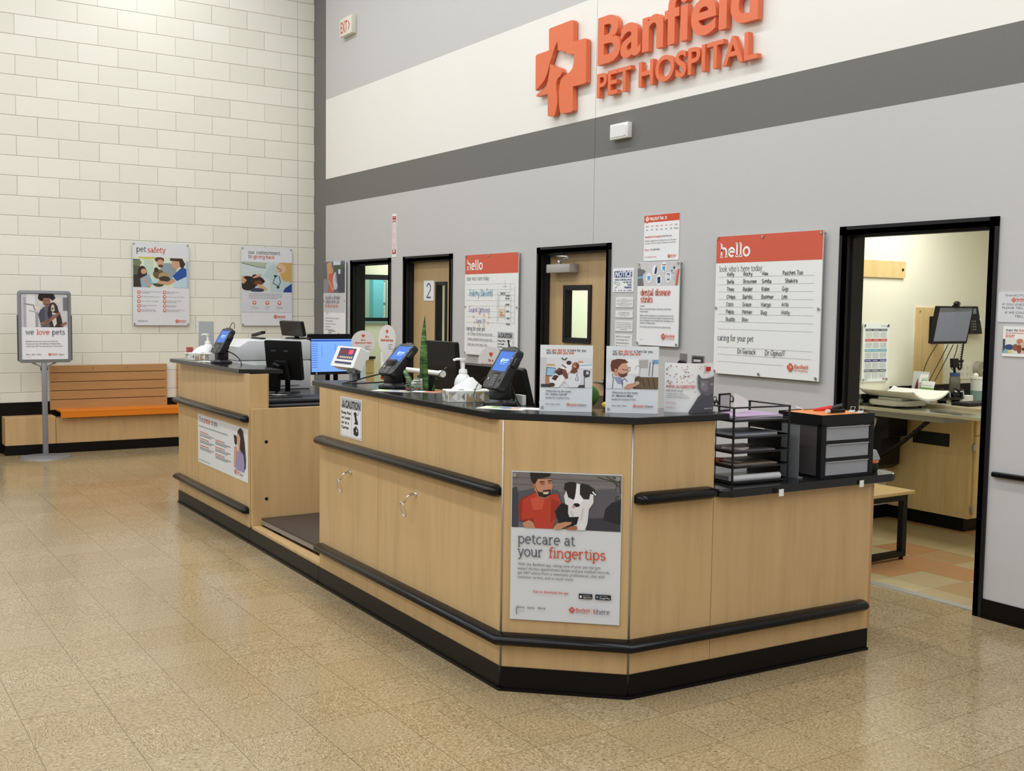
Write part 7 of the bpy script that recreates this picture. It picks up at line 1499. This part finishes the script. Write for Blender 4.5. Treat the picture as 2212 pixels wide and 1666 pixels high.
for k, (x_, y_, lab) in enumerate(((0.22, 0.245, 'silver binder clip at right edge of the orange sheets'), (0.255, 0.262, 'silver binder clip hanging over the drawer unit rim'))):
    t2 = thing('binder_clip', lab, 'binder clip', tuple(at_d(x_, y_, 0.27).translation)); M_ = at_d(x_, y_, 0.262 if k == 0 else DZ+0.001, 0.4)
    b = MB(CHROME, M_); b.prism([(-0.012, 0), (0.012, 0), (0, 0.01)], -0.014, 0.014, axis='x'); b.build('body', t2)
    b = MB(CHROME, M_); b.tube([(0.008, 0, 0.008), (0.01, 0.01, 0.024), (-0.01, 0.01, 0.024), (-0.008, 0, 0.008)], 0.0012, n=5); b.build('wire_loop', t2)
t2 = thing('wall_file', 'grey plastic file leaning between the letter tray and drawer unit', 'file', (8.80, -1.38, 0.83))
b = MB(mat('file_grey', (120, 122, 124), 0.4)); o2 = Vector((8.70, -1.40)); 
b.box(8.66, 8.87, -1.392, -1.389, 0.8305, 1.07); b.box(8.66, 8.87, -1.389, -1.36, 0.8305, 0.836); b.build('file_back', t2)
t2 = thing('stapler', 'grey and orange compact stapler at right end of the low top', 'stapler', (8.875, -0.905, 0.83))
b = MB(BLACK); b.prism(rrect(8.845, 8.905, -0.935, -0.875, 0.02), 0.8305, 0.872, bev=0.008); b.build('stapler_base', t2, 50)
b = MB(ink((222, 110, 72))); b.prism(rrect(8.843, 8.907, -0.937, -0.873, 0.02), 0.872, 0.884, bev=0.003); b.build('band', t2, 50)
b = MB(mat('stapler_silver', (176, 178, 180), 0.3, metal=0.3)); b.prism([(-0.938, 0.884), (-0.872, 0.884), (-0.872, 0.896), (-0.90, 0.935), (-0.938, 0.938)], 8.846, 8.904, axis='x', bev=0.005); b.build('stapler_arm', t2, 50)
# ------------------------------------------------------------------ equipment behind the counter
ZA, ZB = 0.8985, 0.7725
def screen_unit(name, label, o, ux, W, H, tilt, z_desk, lit=None, shell=None):
    """A flat display on a foot: o is the lower left corner of its face, ux its horizontal direction."""
    d = Vector((ux[0], ux[1], 0)).normalized(); n = Vector((d.y, -d.x, 0)); v = (Vector((0, 0, 1))*math.cos(tilt)-n*math.sin(tilt)).normalized()
    M = face_frame(o, d, v); c = M @ Vector((W/2, H/2, -0.03)); t = thing(name, label, 'monitor', (c.x, c.y, z_desk))
    b = MB(shell or BLACK, M); b.prism(rrect(0, W, 0, H, 0.01), -0.03, 0, bev=0.004); b.build('casing', t)
    p = M @ Vector((W/2, H*0.4, -0.05)); b = MB(shell or BLACK); b.cyl((p.x, p.y, z_desk+0.012), (p.x, p.y, p.z), 0.02, n=12); b.build('stand_post', t)
    b = MB(shell or BLACK); b.cyl((p.x, p.y, z_desk), (p.x, p.y, z_desk+0.012), 0.10, 0.09, n=24); b.build('stand_base', t, 40)
    return t, M
t, M = screen_unit('monitor', 'lit blue monitor at the left desk, left of the scale display', (3.89, -1.66, 1.005), (0, 1), 0.50, 0.305, 0.05, ZA)
SB = mat('monitor_screen_blue', (110, 160, 246), 0.2, emit=(126, 172, 255), estr=0.62, var=0.01); SN = mat('monitor_bar_navy', (30, 70, 170), 0.2, emit=(30, 70, 170), estr=0.4)
g = Gfx(M, 0.50, 0.305); g.rect('screen', SB, 0.014, 0.014, 0.486, 0.282); g.rect('screen', SN, 0.014, 0.020, 0.486, 0.032)
for k in range(11): g.bars('screen', (70, 100, 190), 0.02, 0.055+k*0.019, [0.05], 0.01, 0.004)
for k in range(5): g.bars('screen', (70, 100, 190), 0.22, 0.065+k*0.016, [0.012], 0.01, 0.004)
g.rect('screen', SN, 0.105, 0.06, 0.107, 0.16); g.rect('casing_mark', (200, 204, 206), 0.05, 0.288, 0.062, 0.301); g.build(t)
screen_unit('monitor', 'black monitor just behind the lit blue monitor', (3.58, -1.55, 1.03), (0, 1), 0.40, 0.30, 0.0, ZA)
t, M = screen_unit('checkout_monitor', 'black checkout monitor seen from behind, right of the printer', (4.10, -2.10, 1.0), (0.906, 0.42), 0.36, 0.30, -0.12, ZA, mat('checkout_black', (30, 30, 32), 0.38, 0.3))
b = MB(DARKPL, M)
for x_ in (0.07, 0.2): b = MB(DARKPL, M); b.box(x_, x_+0.05, 0.215, 0.228, 0, 0.008, bev=0.002); b.build('rear_vent', t)
b = MB(BLACK, M); b.prism([(0.10, 0.0), (0.26, 0.0), (0.24, 0.15), (0.12, 0.15)], 0.0, 0.03, bev=0.006); b.build('rear_arm', t)
b = MB(BLACK, M); b.prism([(-0.02, -0.085), (0.16, -0.085), (0.20, 0.12), (0.14, 0.14)], 0.03, 0.07, bev=0.01); b.build('rear_leg', t)
t, M = screen_unit('monitor', 'black monitor back behind the nearest card terminal', (7.29, -2.14, 0.99), (1, 0.02), 0.56, 0.30, -0.28, ZB)
t, M = screen_unit('monitor', 'black monitor wrapped in dark plastic behind the spiky plant', (6.47, -1.98, 1.09), (1, 0.0), 0.37, 0.285, -0.08, ZB, mat('wrapped_plastic_black', (26, 26, 29), 0.18, 0.5, bump=1.0, scale=22))
t, M = screen_unit('customer_display', 'black angled display back standing above the printer', (3.42, -1.72, 1.315), (1, 0.0), 0.47, 0.125, -0.2, 1.2925)
# printer and stapler
PG = mat('printer_grey', (204, 205, 206), 0.4)
t = thing('printer', 'light grey office printer on the left work surface', 'printer', (3.72, -2.05, ZA))
b = MB(PG); b.box(3.46, 3.95, -2.28, -1.675, ZA, 1.13, bev=0.012); b.build('lower_body', t, 40)
b = MB(PG); b.prism([(-2.28, 1.133), (-1.675, 1.133), (-1.675, 1.28), (-1.69, 1.292), (-2.20, 1.292), (-2.28, 1.24)], 3.46, 3.95, axis='x', bev=0.012); b.build('upper_cover', t, 40)
b = MB(mat('printer_tray_grey', (186, 188, 190), 0.4)); b.box(3.952, 3.962, -2.22, -1.78, 0.93, 1.10, bev=0.003); b.build('paper_drawer', t)
t = thing('stapler', 'black stapler lying on top of the printer', 'stapler', (3.6, -2.0, 1.2925))
b = MB(BLACK); b.box(3.50, 3.74, -2.02, -1.98, 1.2925, 1.305, bev=0.003); b.build('stapler_base', t)
b = MB(BLACK); b.prism([(3.50, 1.308), (3.50, 1.33), (3.74, 1.36), (3.74, 1.338)], -2.018, -1.982, axis='y', bev=0.004); b.build('stapler_arm', t)
t = thing('sign_holder', 'grey standing sign holder seen from behind, left of the far terminal', 'sign holder', (3.80, -2.49, 1.146))
M = face_frame((3.74, -2.53, 1.1465), (0.75, 0.66, 0), (0.04, 0.0, 1)); b = MB(mat('holder_grey', (168, 170, 172), 0.4), M); b.box(0, 0.13, 0.012, 0.29, -0.004, 0); b.box(0, 0.13, 0, 0.012, -0.05, 0.0); b.build('holder_panel', t)
t = thing('brochure_box', 'small red brochure box left of the sign holder on the left counter', 'brochure box', (3.72, -2.63, 1.146))
b = MB(ink((186, 84, 80))); b.box(3.72, 3.77, -2.62, -2.58, 1.1465, 1.235); b.build('box', t)
# keyboard and pad on the left work surface
t = thing('keyboard', 'black keyboard on the left work surface, above the floor scale', 'keyboard', (5.15, -2.05, ZA))
b = MB(BLACK); b.box(5.02, 5.18, -2.50, -2.05, ZA+0.004, ZA+0.022, bev=0.004); b.build('keyboard_base', t)
b = MB(DARKPL)
for i in range(5):
    for j in range(14): b.box(5.03+i*0.028, 5.053+i*0.028, -2.49+j*0.031, -2.464+j*0.031, ZA+0.022, ZA+0.028)
o_ = b.build('keys', t); o_['kind'] = 'stuff'
b = MB(mat('desk_mat_black', (18, 18, 20), 0.6)); b.box(4.55, 5.32, -2.53, -1.35, ZA, ZA+0.0035); tag(b.build('desk_mat'), 'black mat under the keyboard on the left work surface', 'mat')
t = thing('signature_pad', 'black pad with silver pen beside the keyboard', 'signature pad', (4.85, -2.2, ZA+0.0035)); b = MB(BLACK); b.box(4.72, 4.95, -2.45, -2.15, ZA+0.0036, ZA+0.03, bev=0.006); b.build('pad', t); b = MB(STEEL); b.cyl((4.80, -2.40, ZA+0.036), (4.90, -2.25, ZA+0.036), 0.005, n=8); b.build('pen', t)
# scale read-out on its post
t = thing('scale_display', 'white scale display with red digits on a post at the long counter', 'scale display', (6.56, -2.50, 1.150))
b = MB(ALU); b.box(6.535, 6.575, -2.515, -2.485, 1.1505, 1.20); b.box(6.50, 6.61, -2.515, -2.485, 1.195, 1.225); b.build('post', t)
M = face_frame((6.36, -2.555, 1.228), (1, 0.03, 0), (0, 0.42, 1)); b = MB(WHITE, M); b.prism(rrect(0, 0.29, 0, 0.125, 0.006), -0.06, 0, bev=0.004); b.build('case', t)
g = Gfx(M, 0.29, 0.125); g.rect('panel', (58, 56, 104), 0.045, 0.010, 0.25, 0.08); g.rect('panel', (120, 30, 36), 0.065, 0.02, 0.17, 0.045); g.rect('digits', mat('led_red', (255, 30, 60), 0.3, emit=(255, 40, 70), estr=2.0), 0.172, 0.02, 0.22, 0.045)
for k in range(8): g.ell('buttons', (226, 214, 160) if k else (200, 60, 60), 0.062+k*0.024, 0.066, 0.0085, 0.0075, 12)
g.rect('panel', (58, 62, 104), 0.04, 0.093, 0.25, 0.106); g.build(t)
# round heartworm displays
def heart_disc(c, ux, r, z_base, label, rx=None):
    d = Vector((ux[0], ux[1], 0)).normalized(); t = thing('countertop_sign', label, 'sign', (c[0], c[1], z_base), 0, 'round heartworm hero signs'); rx = rx or r
    M = face_frame((c[0]-d.x*rx, c[1]-d.y*rx, c[2]-r), d, (0, 0, 1)); pts = [(rx+rx*math.cos(a), r+r*math.sin(a)) for a in [k*math.pi/20-math.pi*0.30 for k in range(33)]]+[(rx*0.55, -0.5*r), (rx*1.45, -0.5*r)]
    b = MB(ink((226, 220, 214)), M); b.prism(pts, -0.003, 0); b.build('board', t)
    b = MB(ACRYLIC, M); b.box(rx-0.02, rx+0.02, z_base-c[2]+r, r*0.2, -0.007, -0.0035); b.box(rx-0.05, rx+0.05, z_base-c[2]+r, z_base-c[2]+r+0.004, -0.05, 0.04); b.build('stem', t)
    g = Gfx(M, 2*rx, 2*r); g.ell('logo', CORAL, rx*0.95, r*0.42, rx*.1, r*.09); g.ell('logo', CORAL, rx*1.05, r*0.42, rx*.1, r*.09); g.poly('logo', CORAL, [(rx*.86, r*.45), (rx*1.14, r*.45), (rx, r*.62)])
    g.stroke('lettering', CORAL, 'Be a', rx*0.82, r*0.86, r*0.10, r*0.03, w=rx*0.36); g.stroke('lettering', CORAL, 'heartworm hero', rx*0.3, r*1.10, r*0.10, r*0.03, w=rx*1.4); g.bars('lettering', (150, 150, 150), rx*1.15, r*1.35, [rx*.5, rx*.4, rx*.55], r*.14, r*.05); g.build(t)
heart_disc((4.90, -1.66, 1.306), (0.3, 1), 0.088, ZA, 'round heartworm sign behind the scale display')
heart_disc((6.62, -2.32, 1.385), (1, 0.55), 0.085, ZB, 'tilted round heartworm sign behind the middle card terminal', 0.06)
heart_disc((7.20, -1.98, 1.27), (1, 0.5), 0.095, ZB, 'round heartworm sign behind the front white pump bottle', 0.085)
# snake plant, succulents and the small things beside them
POT = mat('pot_terracotta', (150, 104, 80), 0.7)
t = thing('snake_plant', 'tall spiky snake plant behind the long counter, right of the middle terminal', 'plant', (7.12, -2.37, ZB))
b = MB(POT); b.lathe((7.12, -2.33, ZB), [(0.05, 0), (0.075, 0.16), (0.078, 0.18), (0.06, 0.18)], n=20); b.build('pot', t, 40)
def plant_mat():
    n = NT('snake_leaf'); w = n.noise(n.vec(n.math('MULTIPLY', n.x, 8.0), n.math('MULTIPLY', n.y, 8.0), n.math('MULTIPLY', n.z, 70.0)), 1.0, 3.0)
    n.put(n.b.inputs['Base Color'], n.ramp(w, [(0.38, lin((40, 70, 34))), (0.5, lin((74, 116, 50))), (0.64, lin((120, 150, 84)))])); n.b.inputs['Roughness'].default_value = 0.4; return n.m
LEAFM = plant_mat()
def blade(pts, wid, tw=0.3):
    b = MB(LEAFM); P = [Vector(p) for p in pts]; n = len(P)-1; L, C_, R_ = [], [], []
    for i, p in enumerate(P):
        k = i/n; w = wid*(0.45+0.55*math.sin(min(1, k*1.5)*math.pi/2))*(1-k**4); u = Vector((math.cos(0.6+tw*k), math.sin(0.6+tw*k), 0)); q = Vector((u.y, -u.x, 0))
        L.append(b.v(p-u*w)); C_.append(b.v(p+q*w*0.5)); R_.append(b.v(p+u*w))
    for i in range(n):
        for A_, B_ in ((L, C_), (C_, R_)): f = b.bm.faces.new([A_[i], B_[i], B_[i+1], A_[i+1]]); f.smooth = True; f.material_index = b.mi(LEAFM)
    o = b.build('leaf', t); m_ = o.modifiers.new('thickness', 'SOLIDIFY'); m_.thickness = 0.003
B0 = (7.12, -2.33, ZB+0.17)
blade(bez(B0, (7.11, -2.34, 1.15), (7.08, -2.34, 1.30), (7.09, -2.33, 1.53), n=14), 0.026)
blade(bez(B0, (7.08, -2.36, 1.10), (6.98, -2.38, 1.20), (6.86, -2.36, 1.28), n=10), 0.022)
blade(bez(B0, (7.13, -2.36, 1.05), (7.13, -2.37, 1.12), (7.10, -2.37, 1.205), n=8), 0.024)
blade(bez(B0, (7.19, -2.34, 1.10), (7.20, -2.34, 1.22), (7.33, -2.33, 1.265), n=10), 0.005)
for x_, y_, k, lab in ((7.33, -2.50, 1.0, 'taller small succulent on the long counter by the snake plant'), (7.28, -2.525, 0.75, 'shorter small succulent on the long counter by the snake plant')):
    t = thing('succulent', lab, 'plant', (x_, y_, 1.1505), 0, 'small succulents'); b = MB(POT); b.cyl((x_, y_, 1.1505), (x_, y_, 1.162), 0.012, 0.016, n=12); b.build('pot', t)
    b = MB(mat('succulent_green', (112, 122, 88), 0.6))
    for j in range(4):
        for i in range(6):
            a = i*math.pi/3+j*0.5; rr = 0.017*k*(1-j*0.16); b.ball((x_+rr*math.cos(a), y_+rr*math.sin(a), 1.168+j*0.014*k), 0.009*k, 0.009*k, 0.004*k, n=6, k=4)
    b.build('foliage', t)
t = thing('label_printer', 'small grey label printer on the long counter behind the succulents', 'printer', (7.15, -2.49, 1.1505)); b = MB(LGREY); b.prism([(-2.49, 1.1505), (-2.445, 1.1505), (-2.445, 1.205), (-2.47, 1.205), (-2.49, 1.18)], 7.235, 7.285, axis='x', bev=0.004); b.build('case', t); b = MB(DARKPL); b.box(7.25, 7.275, -2.4915, -2.4895, 1.158, 1.166); b.build('badge', t)
t = thing('receipt_printer', 'black receipt printer under the long white tube', 'printer', (6.62, -2.28, ZB)); b = MB(BLACK); b.box(6.68, 6.86, -2.19, -2.12, ZB, 1.075, bev=0.01); b.box(6.70, 6.84, -2.17, -2.125, 1.075, 1.186, bev=0.008); b.build('case', t, 40)
t = thing('paper_tube', 'long white tube lying across the black printer by the plant', 'tube', (6.6, -2.12, 1.19)); b = MB(WHITE); b.cyl((6.28, -2.145, 1.205), (6.95, -2.145, 1.205), 0.015, n=16); b.build('tube', t, 40); b = MB(WHITE); b.cyl((6.93, -2.145, 1.205), (6.965, -2.145, 1.205), 0.019, n=18); b.build('end_cap', t, 40)
t = thing('business_card_holder', 'small white printed box right of the nearest card terminal', 'card holder', (8.20, -2.47, 1.1505)); b = MB(ink((206, 208, 202))); b.box(8.20, 8.26, -2.475, -2.455, 1.1505, 1.195, bev=0.001, seg=1); b.build('box', t)
t = thing('plush_toy', 'green rounded plush with white and yellow ends behind the left doctor sign', 'plush toy', (8.50, -2.33, 1.1505))
b = MB(mat('plush_green', (58, 104, 40), 0.9, bump=0.5)); b.ball((8.50, -2.33, 1.1505+0.055), 0.045, 0.09, 0.055); b.build('body', t, 60)
b = MB(mat('plush_white', (230, 230, 226), 0.9)); b.ball((8.40, -2.44, 1.1505+0.022), 0.045, 0.03, 0.022); b.build('tail', t, 60)
b = MB(mat('plush_yellow', (226, 196, 70), 0.9)); b.ball((8.575, -2.245, 1.1505+0.018), 0.03, 0.03, 0.018); b.build('foot', t, 60)
